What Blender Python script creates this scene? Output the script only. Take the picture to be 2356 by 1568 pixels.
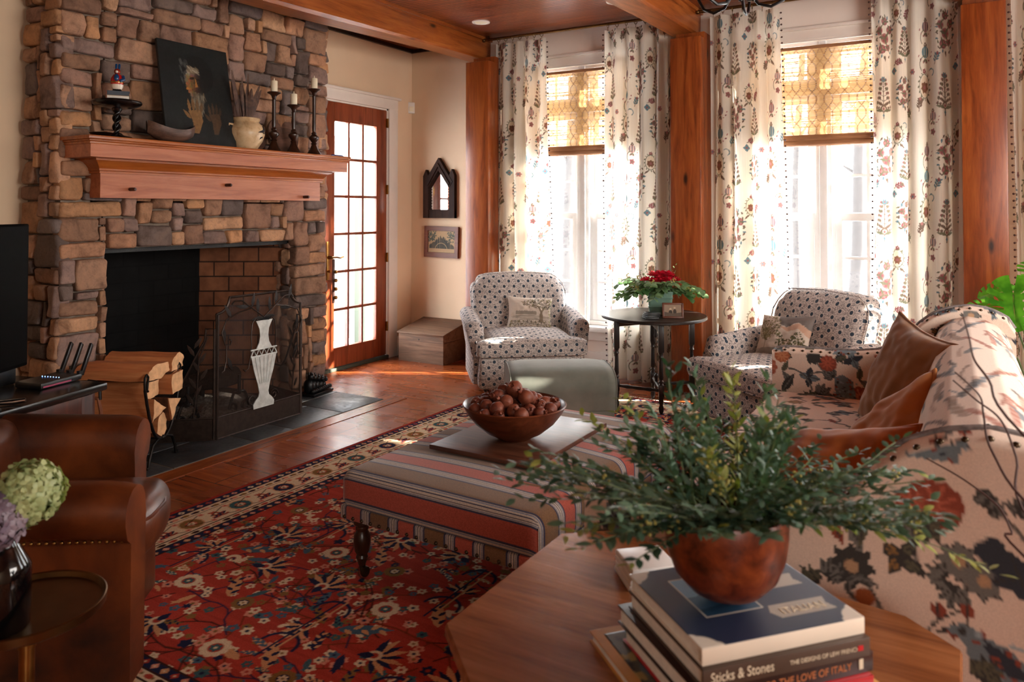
import bpy, math, random
import numpy as np
from mathutils import Vector, Matrix, noise as mnoise
R = math.radians; PI = math.pi; sin = math.sin; cos = math.cos
rnd = random.Random(7)
C = bpy.context.scene.collection
SC = bpy.context.scene
for o in list(bpy.data.objects): bpy.data.objects.remove(o)

# ------------------------------------------------------------------ camera
cam = bpy.data.cameras.new('camera'); cam_o = bpy.data.objects.new('camera', cam); C.objects.link(cam_o)
FPX = 1746.0
cam.sensor_width = 36.0; cam.sensor_fit = 'HORIZONTAL'; cam.lens = FPX/2356*36
cam.shift_y = -(784-447.6)/2356; cam.clip_start = .05; cam.clip_end = 300
cam_o.location = (0, 0, 1.44); cam_o.rotation_euler = (R(90+1.16), 0, R(30.23))
cam.dof.use_dof = True; cam.dof.focus_distance = 4.6; cam.dof.aperture_fstop = 4.5
SC.camera = cam_o
# ------------------------------------------------------------------ world, sun, exposure
W = bpy.data.worlds.new('sky'); SC.world = W; W.use_nodes = True
bg = W.node_tree.nodes['Background']; bg.inputs[0].default_value = (.93, .965, 1, 1); bg.inputs[1].default_value = 5.2
def light(kind, name, loc, rot, energy, color=(1, 1, 1), **kw):
    l = bpy.data.lights.new(name, kind); l.energy = energy; l.color = color
    for k, v in kw.items(): setattr(l, k, v)
    o = bpy.data.objects.new(name, l); C.objects.link(o); o.location = loc; o.rotation_euler = rot
    return o
def aim(d): return Vector(d).to_track_quat('-Z', 'Y').to_euler()
light('SUN', 'sun', (6, 12, 9), aim((-.775, -.443, -.454)), 14, (1, .92, .80), angle=R(.6))
# added fill, standing in for unseen windows behind the camera and to its right
light('AREA', 'rear_fill_light', (1.75, -2.25, 1.75), aim((-.22, 1, -.12)), 17, (1, .95, .88), shape='RECTANGLE', size=1.5, size_y=1.7)
light('AREA', 'side_fill_light', (2.5, 2.9, 1.75), aim((-1, .1, -.18)), 62, (1, .95, .88), shape='RECTANGLE', size=2.6, size_y=1.8)
for nm, x, y, ax, ay in (('left', -2.88, 6.34, 1.15, 2.3), ('right', -.86, 6.34, 1.15, 2.3), ('far', 1.2, 6.34, 1.15, 2.3)):
    p = light('AREA', 'daylight_portal_' + nm, (x, y, 1.55), aim((0, -1, 0)), 1, shape='RECTANGLE', size=ax, size_y=ay); p.data.cycles.is_portal = True
p = light('AREA', 'daylight_portal_door', (-4.95, 5.36, 1.23), aim((1, 0, 0)), 1, shape='RECTANGLE', size=.75, size_y=2.3); p.data.cycles.is_portal = True
vs = SC.view_settings; vs.view_transform = 'Standard'; vs.look = 'None'; vs.gamma = 1; vs.exposure = 1.95; vs.use_curve_mapping = False
SC.cycles.max_bounces = 7; SC.cycles.diffuse_bounces = 4; SC.cycles.glossy_bounces = 3; SC.cycles.transmission_bounces = 4
SC.cycles.transparent_max_bounces = 12; SC.cycles.sample_clamp_indirect = 6.0; SC.cycles.caustics_reflective = False; SC.cycles.caustics_refractive = False

# ------------------------------------------------------------------ object helpers
def lin(c):
    c = np.asarray(c, float)/255.0
    return np.where(c <= .04045, c/12.92, ((c+.055)/1.055)**2.4)
def rgb(*c): return tuple(float(v) for v in lin(c)) + (1,)
def tag(o, label, cat, group=None, kind=None):
    o['label'] = label; o['category'] = cat
    if group: o['group'] = group
    if kind: o['kind'] = kind
    return o
def thing(name, label, cat, loc=(0, 0, 0), rz=0, group=None):
    o = bpy.data.objects.new(name, None); C.objects.link(o); o.empty_display_size = .05
    o.location = loc; o.rotation_euler = (0, 0, rz)
    return tag(o, label, cat, group)
def dup(root, label=None, loc=None, rot=None, scale=None):
    r = root.copy(); C.objects.link(r)
    if label: r['label'] = label
    if loc is not None: r.location = loc
    if rot is not None: r.rotation_euler = rot
    if scale is not None: r.scale = (scale,)*3 if not hasattr(scale, '__len__') else scale
    for ch in list(root.children):
        c = ch.copy(); C.objects.link(c); c.parent = r
        for g in ch.children:
            d = g.copy(); C.objects.link(d); d.parent = c
    return r

class G:
    """collects vertices and faces of several shapes into one mesh"""
    def __init__(s): s.v = []; s.f = []; s.c = []
    def add(s, vs, fs, M=None, col=None):
        n = len(s.v)
        for p in vs:
            p = Vector(p)
            s.v.append(tuple(M @ p) if M is not None else tuple(p))
        s.f += [tuple(i+n for i in f) for f in fs]
        if col is not None or s.c:
            while len(s.c) < n: s.c.append((1, 1, 1))
            s.c += [tuple(col if col is not None else (1, 1, 1))]*len(vs)
        return s
    def box(s, lo, hi, M=None, r=0, col=None):
        lo, hi = Vector(lo), Vector(hi); c = (lo+hi)/2; h = (hi-lo)/2
        T = Matrix.Translation(c)
        if M is not None: T = M @ T
        if r: s.add(*rbox(h, min(r, min(h)*.98), 1), T, col)
        else: s.add([(x*h.x, y*h.y, z*h.z) for x in (-1, 1) for y in (-1, 1) for z in (-1, 1)],
                    [(0, 1, 3, 2), (4, 6, 7, 5), (0, 4, 5, 1), (2, 3, 7, 6), (0, 2, 6, 4), (1, 5, 7, 3)], T, col)
        return s
    def lathe(s, prof, n=24, M=None, col=None, cap=True):
        vs = []; fs = []; m = len(prof)
        for i in range(n):
            a = 2*PI*i/n
            for r, z in prof: vs.append((r*cos(a), r*sin(a), z))
        for i in range(n):
            for j in range(m-1):
                a = i*m+j; b = ((i+1) % n)*m+j
                fs.append((a, b, b+1, a+1))
        if cap:
            if prof[0][0] > 1e-5: fs.append(tuple(i*m for i in range(n))[::-1])
            if prof[-1][0] > 1e-5: fs.append(tuple(i*m+m-1 for i in range(n)))
        return s.add(vs, fs, M, col)
    def tube(s, pts, r, n=8, M=None, col=None, close=False):
        pts = [Vector(p) for p in pts]; m = len(pts)
        rr = r if hasattr(r, '__len__') else [r]*m
        vs = []; fs = []; up = None
        for i, p in enumerate(pts):
            if close: t = pts[(i+1) % m]-pts[i-1]
            else: t = pts[min(i+1, m-1)]-pts[max(i-1, 0)]
            t.normalize()
            if up is None: up = t.orthogonal().normalized()
            up = (up-t*up.dot(t))
            up = up.normalized() if up.length > 1e-6 else t.orthogonal().normalized()
            b = t.cross(up)
            for k in range(n):
                a = 2*PI*k/n; vs.append(p+up*(rr[i]*cos(a))+b*(rr[i]*sin(a)))
        for i in range(m if close else m-1):
            for k in range(n):
                a = i*n+k; b2 = i*n+(k+1) % n; j = ((i+1) % m)*n
                fs.append((a, b2, j+(k+1) % n, j+k))
        if not close: fs += [tuple(range(n))[::-1], tuple((m-1)*n+k for k in range(n))]
        return s.add(vs, fs, M, col)
    def ball(s, c, r, n=12, m=8, M=None, col=None, sc=(1, 1, 1)):
        T = Matrix.Translation(Vector(c)) @ Matrix.Diagonal((*sc, 1))
        if M is not None: T = M @ T
        return s.lathe([(r*sin(PI*j/m) if 0 < j < m else 0, -r*cos(PI*j/m)) for j in range(m+1)], n, T, col, cap=False)
    def prism(s, poly, z0, z1, M=None, col=None):
        n = len(poly)
        vs = [(x, y, z0) for x, y in poly]+[(x, y, z1) for x, y in poly]
        fs = [tuple(range(n))[::-1], tuple(range(n, 2*n))]+[(i, (i+1) % n, n+(i+1) % n, n+i) for i in range(n)]
        return s.add(vs, fs, M, col)
    def loft(s, secs, M=None, col=None, cap=True):
        n = len(secs[0]); vs = [p for q in secs for p in q]; fs = []
        for i in range(len(secs)-1):
            for k in range(n):
                fs.append((i*n+k, i*n+(k+1) % n, (i+1)*n+(k+1) % n, (i+1)*n+k))
        if cap: fs += [tuple(range(n))[::-1], tuple((len(secs)-1)*n+k for k in range(n))]
        return s.add(vs, fs, M, col)
    def leaf(s, p, d, up, L, w, bend=.2, col=None):
        p = Vector(p); d = Vector(d).normalized(); sd = d.cross(Vector(up))
        sd = sd.normalized() if sd.length > 1e-5 else d.orthogonal().normalized()
        nn = sd.cross(d)
        vs = [p, p+d*L*.35+sd*w*.5-nn*bend*L*.05, p+d*L*.35-sd*w*.5-nn*bend*L*.05, p+d*L*.72+sd*w*.38-nn*bend*L*.3, p+d*L*.72-sd*w*.38-nn*bend*L*.3,
              p+d*L-nn*bend*L*.7, p+d*L*.36+nn*w*.06, p+d*L*.72-nn*bend*L*.25]
        return s.add(vs, [(0, 1, 6), (0, 6, 2), (1, 3, 7, 6), (6, 7, 4, 2), (3, 5, 7), (7, 5, 4)], None, col)
    def build(s, name, mat, par=None, smooth=True, uv=None, loc=None, rot=None, angle=40):
        o = mk(name, np.array(s.v, float), s.f, mat, par, smooth, s.c or None, angle)
        if uv: uv(o.data)
        if loc is not None: o.location = loc
        if rot is not None: o.rotation_euler = rot
        return o
def mk(name, vs, fs, mat, par=None, smooth=True, cols=None, angle=40):
    me = bpy.data.meshes.new(name)
    if isinstance(fs, np.ndarray):
        nf = len(fs); me.vertices.add(len(vs)); me.vertices.foreach_set('co', np.asarray(vs, np.float32).ravel())
        me.loops.add(nf*4); me.loops.foreach_set('vertex_index', fs.astype(np.int32).ravel())
        me.polygons.add(nf); me.polygons.foreach_set('loop_start', np.arange(0, nf*4, 4, dtype=np.int32))
        me.update(calc_edges=True)
    else: me.from_pydata([tuple(v) for v in vs], [], fs); me.update()
    if mat: me.materials.append(mat)
    if cols is not None:
        ca = me.color_attributes.new('Col', 'FLOAT_COLOR', 'POINT')
        c = np.ones((len(vs), 4), np.float32); c[:, :3] = np.asarray(cols, np.float32)[:, :3]; ca.data.foreach_set('color', c.ravel())
    if smooth:
        me.shade_smooth()
        if angle < 180: me.set_sharp_from_angle(angle=R(angle))
    o = bpy.data.objects.new(name, me); C.objects.link(o)
    if par is not None: o.parent = par
    return o
def axis_samples(h, r, k, n):
    a = [-h+r*i/k for i in range(k)]; L = 2*(h-r)
    return a+[-h+r+L*i/n for i in range(n+1)]+[h-r+r*(i+1)/k for i in range(k)]
def rbox(h, r, k=2, n=1, step=None):
    """rounded box on half sizes h; returns verts, faces"""
    hx, hy, hz = h
    ns = [max(n, int(2*(q-r)/step)) if step else n for q in h]
    S = [axis_samples(q, r, k, m) for q, m in zip(h, ns)]
    vs = []; fs = []; idx = {}
    def V(p):
        key = (round(p[0], 6), round(p[1], 6), round(p[2], 6))
        if key in idx: return idx[key]
        q = [max(-(hh-r), min(hh-r, c)) for c, hh in zip(p, h)]
        d = [a-b for a, b in zip(p, q)]; L = math.sqrt(sum(t*t for t in d)) or 1
        idx[key] = len(vs); vs.append(tuple(b+t/L*r for b, t in zip(q, d))); return idx[key]
    for ax in range(3):
        u, v = (ax+1) % 3, (ax+2) % 3
        for sg in (-1, 1):
            for i in range(len(S[u])-1):
                for j in range(len(S[v])-1):
                    q = []
                    for a, b in ((i, j), (i+1, j), (i+1, j+1), (i, j+1)):
                        p = [0, 0, 0]; p[ax] = sg*h[ax]; p[u] = S[u][a]; p[v] = S[v][b]; q.append(V(p))
                    if sg < 0: q.reverse()
                    fs.append(tuple(q))
    return vs, fs
def grid_faces(nu, nv):
    i = np.arange(nu-1)[:, None]*nv+np.arange(nv-1)[None, :]
    i = i.ravel(); return np.stack([i, i+nv, i+nv+1, i+1], 1)
def uvbox(me, off=(0, 0), sc=1):
    """box projected UVs in metres"""
    uvl = me.uv_layers.new(name='UVMap')
    for p in me.polygons:
        n = p.normal; a = max(range(3), key=lambda i: abs(n[i]))
        for li in p.loop_indices:
            c = me.vertices[me.loops[li].vertex_index].co
            u, v = ((c.y, c.z), (c.x, c.z), (c.x, c.y))[a]
            uvl.data[li].uv = (u*sc+off[0], v*sc+off[1])
def xf(loc=(0, 0, 0), rx=0, ry=0, rz=0, s=1):
    from mathutils import Euler
    M = Matrix.Translation(Vector(loc)) @ Euler((rx, ry, rz)).to_matrix().to_4x4()
    return M @ Matrix.Diagonal((s, s, s, 1)) if not hasattr(s, '__len__') else M @ Matrix.Diagonal((*s, 1))
def studs(par, pts, proto, name, mat):
    o = proto.build(name, mat, par, loc=pts[0])
    for p in pts[1:]: c = o.copy(); C.objects.link(c); c.location = p
    return o
def struct(o): o['kind'] = 'structure'; return o
def sm(t): t = max(0, min(1, t)); return t*t*(3-2*t)

# ------------------------------------------------------------------ pattern painting (fabric and rug designs, sampled onto dense meshes)
class Cv:
    def __init__(s, w, h, res, bg, wrap=True):
        s.w, s.h, s.res, s.wrap = w, h, res, wrap
        s.nx, s.ny = int(round(w/res)), int(round(h/res)); s.a = np.empty((s.ny, s.nx, 3)); s.a[:] = lin(bg)
    def _do(s, x0, x1, y0, y1, fn, c, al=1):
        c = lin(c)
        for ox in ((-s.w, 0, s.w) if s.wrap else (0,)):
            for oy in ((-s.h, 0, s.h) if s.wrap else (0,)):
                i0 = max(0, int((x0+ox)/s.res)); i1 = min(s.nx, int((x1+ox)/s.res)+2)
                j0 = max(0, int((y0+oy)/s.res)); j1 = min(s.ny, int((y1+oy)/s.res)+2)
                if i0 >= i1 or j0 >= j1: continue
                X, Y = np.meshgrid((np.arange(i0, i1)+.5)*s.res-ox, (np.arange(j0, j1)+.5)*s.res-oy)
                m = fn(X, Y)*al; v = s.a[j0:j1, i0:i1]; v += (c-v)*m[..., None]
    def poly(s, P, c, al=1):
        P = np.asarray(P, float)
        def f(X, Y):
            m = np.zeros(X.shape, bool)
            for (ax, ay), (bx, by) in zip(P, np.roll(P, -1, 0)):
                if ay == by: continue
                m ^= ((ay > Y) != (by > Y)) & (X < (bx-ax)*(Y-ay)/(by-ay)+ax)
            return m.astype(float)
        s._do(P[:, 0].min(), P[:, 0].max(), P[:, 1].min(), P[:, 1].max(), f, c, al)
    def ell(s, x, y, rx, ry=None, ang=0, c=(0, 0, 0), al=1, ring=0):
        ry = ry or rx; ca, sa = cos(ang), sin(ang); m = max(rx, ry)
        def f(X, Y):
            u = ((X-x)*ca+(Y-y)*sa)/rx; v = (-(X-x)*sa+(Y-y)*ca)/ry; d = np.hypot(u, v)
            t = np.clip((1-d)*m/s.res+.5, 0, 1)
            if ring: t = t*np.clip((d-1+ring/m)*m/s.res+.5, 0, 1)
            return t
        s._do(x-m, x+m, y-m, y+m, f, c, al)
    def line(s, P, w, c, al=1):
        P = np.asarray(P, float)
        for (ax, ay), (bx, by) in zip(P[:-1], P[1:]):
            L = (bx-ax)**2+(by-ay)**2 or 1e-9
            def f(X, Y):
                t = np.clip(((X-ax)*(bx-ax)+(Y-ay)*(by-ay))/L, 0, 1)
                return np.clip((w/2-np.hypot(X-ax-t*(bx-ax), Y-ay-t*(by-ay)))/s.res+.6, 0, 1)
            s._do(min(ax, bx)-w, max(ax, bx)+w, min(ay, by)-w, max(ay, by)+w, f, c, al)
    def arc(s, x, y, r, a0, a1, w, c, n=10, r1=None):
        s.line([(x+(r+((r1 or r)-r)*i/n)*cos(a0+(a1-a0)*i/n), y+(r+((r1 or r)-r)*i/n)*sin(a0+(a1-a0)*i/n)) for i in range(n+1)], w, c)
    def leaf(s, x, y, L, w, a, c, vein=None, al=1):
        P = []
        for t in (0, .15, .35, .6, .85, 1): P.append((L*t, w/2*sin(PI*t**.8)))
        P += [(p, -q) for p, q in P[-2:0:-1]]
        ca, sa = cos(a), sin(a); P = [(x+p*ca-q*sa, y+p*sa+q*ca) for p, q in P]
        s.poly(P, c, al)
        if vein: s.line([(x, y), (x+L*.85*ca, y+L*.85*sa)], max(s.res, w*.08), vein)
    def flower(s, x, y, r, n, c, c2=None, a0=0, pw=.75, r0=.12):
        for k in range(n):
            a = a0+2*PI*k/n; s.leaf(x+cos(a)*r*r0, y+sin(a)*r*r0, r*(1-r0), r*pw*4/n+.25*r*pw, a, c)
        if c2 is not None: s.ell(x, y, r*.28, c=c2)
    def samp(s, u, v):
        if s.wrap: i = np.floor(u/s.res).astype(int) % s.nx; j = np.floor(v/s.res).astype(int) % s.ny
        else: i = np.clip((u/s.res).astype(int), 0, s.nx-1); j = np.clip((v/s.res).astype(int), 0, s.ny-1)
        return s.a[j, i]
def paint(o, cv, off=(0, 0), axis=None, flip=False):
    """sample a pattern onto a mesh by box projection"""
    me = o.data; n = len(me.vertices); co = np.empty(n*3, np.float32); me.vertices.foreach_get('co', co); co = co.reshape(-1, 3)
    nr = np.empty(n*3, np.float32); me.vertex_normals.foreach_get('vector', nr); nr = np.abs(nr.reshape(-1, 3))
    a = nr.argmax(1) if axis is None else np.full(n, axis)
    u = np.where(a == 0, co[:, 1], co[:, 0]); v = np.where(a == 2, co[:, 1], co[:, 2])
    ca = me.color_attributes.new('Col', 'FLOAT_COLOR', 'POINT'); c = np.ones((n, 4), np.float32)
    c[:, :3] = cv.samp(u+off[0], v+off[1]); ca.data.foreach_set('color', c.ravel())
def sheet(name, cv, mat, par, M, nx=None, ny=None, thick=.002, back=None):
    """a thin painted panel (w x h of the canvas) with real thickness; local x right, z up, facing -y"""
    nx = nx or cv.nx+1; ny = ny or cv.ny+1
    x = np.linspace(0, cv.w, nx); z = np.linspace(0, cv.h, ny)
    X, Z = np.meshgrid(x, z, indexing='ij'); P = np.stack([X.ravel()-cv.w/2, np.zeros(X.size), Z.ravel()], 1)
    P2 = P.copy(); P2[:, 1] = thick
    f = grid_faces(nx, ny); n = len(P); ring = np.r_[np.arange(nx)*ny, (nx-1)*ny+np.arange(1, ny), np.arange(nx-2, -1, -1)*ny+ny-1, np.arange(ny-2, 0, -1)]
    rim = np.stack([ring, ring+n, np.roll(ring, -1)+n, np.roll(ring, -1)], 1)
    F = np.concatenate([f, f[:, ::-1]+n, rim])
    A = np.concatenate([P, P2]); c = cv.samp(np.clip(X.ravel(), 0, cv.w-1e-6), np.clip(Z.ravel(), 0, cv.h-1e-6)); c = np.concatenate([c, c])
    A = (np.array(M.to_3x3()) @ A.T).T+np.array(M.translation)
    return mk(name, A, F, mat, par, False, c)
# ------------------------------------------------------------------ materials
class N:
    def __init__(s, name):
        s.m = bpy.data.materials.new(name); s.m.use_nodes = True; s.t = s.m.node_tree; s.b = s.t.nodes['Principled BSDF']; s.out = s.t.nodes['Material Output']
    def n(s, typ, **kw):
        nd = s.t.nodes.new('ShaderNode'+typ)
        for k, v in kw.items():
            if k.startswith('_'): setattr(nd, k[1:], v)
            else: s.set(nd, k, v)
        return nd
    def set(s, nd, k, v):
        inp = nd.inputs[int(k[1:])] if k[0] == 'i' and k[1:].isdigit() else nd.inputs[k.replace('__', ' ')]
        if hasattr(v, 'is_linked') or hasattr(v, 'links'): s.t.links.new(v, inp)
        else: inp.default_value = v
    def L(s, a, b): s.t.links.new(a, b)
    def math(s, op, a, b=0, c=0):
        nd = s.t.nodes.new('ShaderNodeMath'); nd.operation = op
        for i, v in enumerate((a, b, c)):
            if hasattr(v, 'links'): s.L(v, nd.inputs[i])
            else: nd.inputs[i].default_value = v
        return nd.outputs[0]
    def mix(s, f, a, b, mode='MIX'):
        nd = s.t.nodes.new('ShaderNodeMix'); nd.data_type = 'RGBA'; nd.blend_type = mode
        for i, v in ((0, f), (6, a), (7, b)):
            if hasattr(v, 'links'): s.L(v, nd.inputs[i])
            else: nd.inputs[i].default_value = v
        return nd.outputs[2]
    def ramp(s, f, stops, interp='LINEAR'):
        nd = s.t.nodes.new('ShaderNodeValToRGB'); nd.color_ramp.interpolation = interp; e = nd.color_ramp.elements
        while len(e) < len(stops): e.new(.5)
        for q, (p, c) in zip(e, stops): q.position = p; q.color = c if len(c) == 4 else (*c, 1)
        s.L(f, nd.inputs[0]); return nd.outputs[0]
    def co(s, kind='Object', sc=(1, 1, 1), rot=(0, 0, 0), loc=(0, 0, 0)):
        tc = s.t.nodes.new('ShaderNodeTexCoord'); mp = s.t.nodes.new('ShaderNodeMapping')
        mp.inputs['Scale'].default_value = sc; mp.inputs['Rotation'].default_value = rot; mp.inputs['Location'].default_value = loc
        s.L(tc.outputs[kind], mp.inputs[0]); return mp.outputs[0]
    def noise(s, v, sc=5, det=4, rough=.55, dist=0, out=0):
        nd = s.n('TexNoise', Scale=sc, Detail=det, Roughness=rough, Distortion=dist); s.L(v, nd.inputs['Vector']); return nd.outputs[out]
    def bump(s, h, st=.3, d=.01):
        nd = s.n('Bump', Strength=st, Distance=d); s.L(h, nd.inputs['Height']); s.L(nd.outputs[0], s.b.inputs['Normal']); return nd
    def P(s, col=None, rough=.5, metal=0, spec=.5, **kw):
        if col is not None:
            if hasattr(col, 'links'): s.L(col, s.b.inputs['Base Color'])
            else: s.b.inputs['Base Color'].default_value = col
        if hasattr(rough, 'links'): s.L(rough, s.b.inputs['Roughness'])
        else: s.b.inputs['Roughness'].default_value = rough
        s.b.inputs['Metallic'].default_value = metal; s.b.inputs['Specular IOR Level'].default_value = spec
        for k, v in kw.items(): s.set(s.b, k, v)
        return s.m
def plain(name, c, rough=.5, metal=0, var=.12, sc=8, spec=.5, bump=0, **kw):
    n = N(name); v = n.co(); f = n.noise(v, sc, 3)
    c = rgb(*c); a = tuple(q*(1-var) for q in c[:3])+(1,); b = tuple(min(1, q*(1+var)) for q in c[:3])+(1,)
    if bump: n.bump(n.noise(v, sc*6, 3), bump, .003)
    return n.P(n.ramp(f, [(.3, a), (.7, b)]), rough, metal, spec, **kw)
def wood(name, dark, mid, lite, axis=0, sc=1., rough=.35, knots=.0, bump=.12, spec=.5, blotch=.5, kc=(45, 18, 8), **kw):
    n = N(name); s = [9*sc]*3; s[axis] = .8*sc
    v = n.co('Object', s); big = [2.2*sc]*3; big[axis] = .5*sc
    g = n.noise(v, 2.2, 7, .62, 1.1); g2 = n.noise(n.co('Object', [q*4 for q in s]), 3, 3, .6)
    f = n.math('ADD', n.math('MULTIPLY', g, .8), n.math('MULTIPLY', g2, .22))
    col = n.ramp(f, [(.30, rgb(*dark)), (.5, rgb(*mid)), (.70, rgb(*lite))])
    bl = n.noise(n.co('Object', big, loc=(3, 1, 7)), 1.5, 3, .5)
    col = n.mix(n.math('MULTIPLY', n.ramp(bl, [(.35, (0, 0, 0)), (.7, (1, 1, 1))]), blotch), col, rgb(*dark))
    if knots:
        vo = n.n('TexVoronoi', Scale=1.0, Randomness=1.0); ks = [5.5*sc]*3; ks[axis] = 2.0*sc
        n.L(n.co('Object', ks), vo.inputs['Vector'])
        k = n.ramp(vo.outputs['Distance'], [(.0, (1, 1, 1)), (.05*knots, (1, 1, 1)), (.13*knots, (0, 0, 0))])
        col = n.mix(k, col, rgb(*kc))
    n.bump(f, bump, .004)
    return n.P(col, rough, 0, spec, **kw)
def vcol(name, rough=.8, spec=.2, var=.1, vs=60, translucent=0, bump=0, stretch=(1, 1, 1), tcol=(1, 1, 1, 1), sheen=0):
    n = N(name); a = n.n('Attribute', _attribute_name='Col').outputs['Color']; v = n.co('Object', stretch)
    f = n.noise(v, vs, 3, .6)
    col = n.mix(1, a, n.ramp(f, [(.3, (1-var,)*3), (.7, (1+var*.4,)*3)]), 'MULTIPLY')
    if bump: n.bump(f, bump, .002)
    n.P(col, rough, 0, spec)
    if sheen: n.b.inputs['Sheen Weight'].default_value = sheen
    if translucent:
        t = n.n('BsdfTranslucent'); n.L(n.mix(1, col, tcol, 'MULTIPLY'), t.inputs[0])
        mx = n.n('MixShader', i0=translucent); n.L(n.b.outputs[0], mx.inputs[1]); n.L(t.outputs[0], mx.inputs[2]); n.L(mx.outputs[0], n.out.inputs[0])
    return n.m
def metal(name, c, rough=.4, var=.25, sc=20): return plain(name, c, rough, 1, var, sc)

M = {}
M['post'] = wood('post_pine', (88, 34, 13), (146, 72, 29), (176, 98, 44), 2, .9, .32, .9, .15)
M['beam'] = wood('beam_pine', (92, 40, 14), (158, 84, 34), (186, 112, 52), 1, .9, .30, .9, .15)
M['mantel'] = wood('mantel_pine', (134, 68, 38), (178, 104, 66), (200, 128, 88), 1, .8, .4, .5, .1, blotch=.3)
M['mantel_trim'] = wood('mantel_moulding', (120, 56, 18), (162, 86, 32), (190, 112, 48), 1, .8, .33, 0, .1, blotch=.3)
M['door'] = wood('door_mahogany', (92, 36, 18), (140, 66, 36), (164, 86, 50), 2, 1, .3, 0, .08)
M['darkwood'] = wood('dark_oak', (16, 11, 9), (34, 24, 19), (58, 42, 33), 2, 1.2, .38, 0, .15)
M['blackwood'] = wood('black_lacquered_wood', (8, 6, 6), (16, 12, 11), (28, 20, 17), 2, 1.2, .22, 0, .1)
M['walnut'] = wood('turned_walnut', (28, 14, 8), (52, 28, 17), (76, 42, 26), 2, 1.5, .28, 0, .1)
M['bowlwood'] = wood('bowl_wood', (58, 26, 14), (96, 46, 25), (120, 62, 35), 0, 1.2, .3, 0, .1)
M['board'] = wood('board_wood', (52, 28, 20), (90, 52, 36), (120, 76, 54), 0, 1.2, .38, 0, .15)
M['oak'] = wood('tabletop_oak', (96, 52, 27), (142, 84, 47), (168, 108, 65), 0, .9, .24, 0, .22, blotch=.35)
M['boxwood'] = wood('weathered_box_wood', (70, 50, 36), (112, 82, 60), (136, 104, 80), 0, 1.0, .75, .5, .3, kc=(50, 34, 24))
M['cabinet'] = wood('cabinet_cherry', (38, 16, 9), (66, 28, 15), (88, 40, 22), 2, 1, .45, 0, .1)
M['dough'] = wood('carved_bowl_wood', (54, 36, 28), (92, 64, 50), (126, 92, 74), 1, 1.4, .5, 0, .3)
M['frame'] = wood('picture_frame_wood', (70, 34, 18), (106, 54, 30), (126, 70, 40), 0, 1.5, .45, 0, .1)
M['mframe'] = wood('tramp_art_wood', (26, 14, 9), (48, 27, 18), (66, 40, 27), 2, 1.5, .6, 0, .25, spec=.15)
M['log'] = wood('split_log', (150, 84, 44), (190, 118, 68), (212, 146, 94), 0, 1.3, .8, 0, .3)
M['bark'] = plain('log_bark', (92, 56, 36), .9, 0, .5, 20, .2, .8)
M['logend'] = plain('log_end_grain', (214, 168, 124), .85, 0, .16, 30, .2, .5)
M['iron'] = metal('wrought_iron', (52, 48, 46), .5)
M['blackiron'] = plain('black_cast_iron', (14, 14, 16), .38, .3, .2)
M['screeniron'] = plain('screen_frame_iron', (58, 46, 40), .45, .6, .3, 30)
M['brass'] = metal('antique_brass', (150, 112, 60), .32)
M['tray'] = metal('aged_brass_tray', (108, 80, 50), .36, .3, 6)
M['bronze'] = plain('bronze_nailhead', (72, 58, 42), .3, .8)
M['pewter'] = plain('whitewashed_metal', (196, 200, 196), .55, .15, .2, 22, .4, .3)
M['rodmetal'] = metal('curtain_rod_brass', (120, 92, 56), .4)
M['chrome'] = metal('chrome', (210, 212, 216), .15)
M['white'] = plain('white_trim_paint', (226, 218, 210), .45, 0, .03)
M['sash'] = plain('white_window_paint', (240, 240, 240), .4, 0, .03)
M['wall'] = plain('cream_wall_paint', (222, 196, 166), .85, 0, .03, 3, .2, .05)
M['wallwhite'] = plain('pale_wall_paint', (236, 224, 214), .85, 0, .03, 3, .2)
M['candle'] = plain('ivory_wax', (236, 224, 196), .5, 0, .04, 6, .4, 0)
M['tv'] = plain('black_screen_plastic', (3, 3, 3), .6, spec=.04)
M['blackplastic'] = plain('black_plastic', (9, 9, 10), .35)
M['blackglaze'] = plain('black_glazed_ceramic', (6, 6, 7), .07, 0, .1, 8, .6)
M['paper'] = plain('book_pages', (228, 222, 212), .8, 0, .08, 90)
M['bluepen'] = plain('blue_plastic', (28, 40, 110), .35)
M['marble'] = plain('white_marble', (228, 224, 220), .35, 0, .06, 9)
M['stem'] = plain('green_stem', (88, 104, 62), .6)
M['twig'] = plain('brown_twig', (66, 36, 28), .6)
M['rose'] = plain('rose_petal', (206, 34, 58), .55, 0, .25, 30, .3)
M['berry'] = plain('seeded_eucalyptus', (150, 140, 70), .7, 0, .2)
M['green_vase'] = plain('sage_green_glaze', (112, 142, 128), .18, 0, .12, 10)
M['snow'] = plain('snow', (236, 240, 246), .9, 0, .05, 1)
M['treebark'] = plain('grey_tree_bark', (44, 40, 38), .9, 0, .2, 6)
M['shrub'] = plain('snowy_shrub_leaf', (44, 64, 34), .8, 0, .4, 20)
M['extpost'] = plain('grey_green_porch_post', (66, 72, 60), .7, 0, .05)
M['exwall'] = plain('grey_garden_wall', (76, 72, 68), .9, 0, .12, 5)
M['soot'] = plain('sooty_firebrick', (10, 9, 9), .55, 0, .6, 24, .5, .8)
M['ash'] = plain('ash', (120, 112, 104), .95, 0, .6, 60, .1, .9)
M['char'] = plain('charred_wood', (34, 24, 20), .9, 0, .6, 30, .1, .8)
M['copper'] = plain('copper_leather_wrap', (126, 72, 44), .45, .2, .15, 30)
M['gold'] = metal('gilt', (168, 132, 70), .4)

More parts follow.
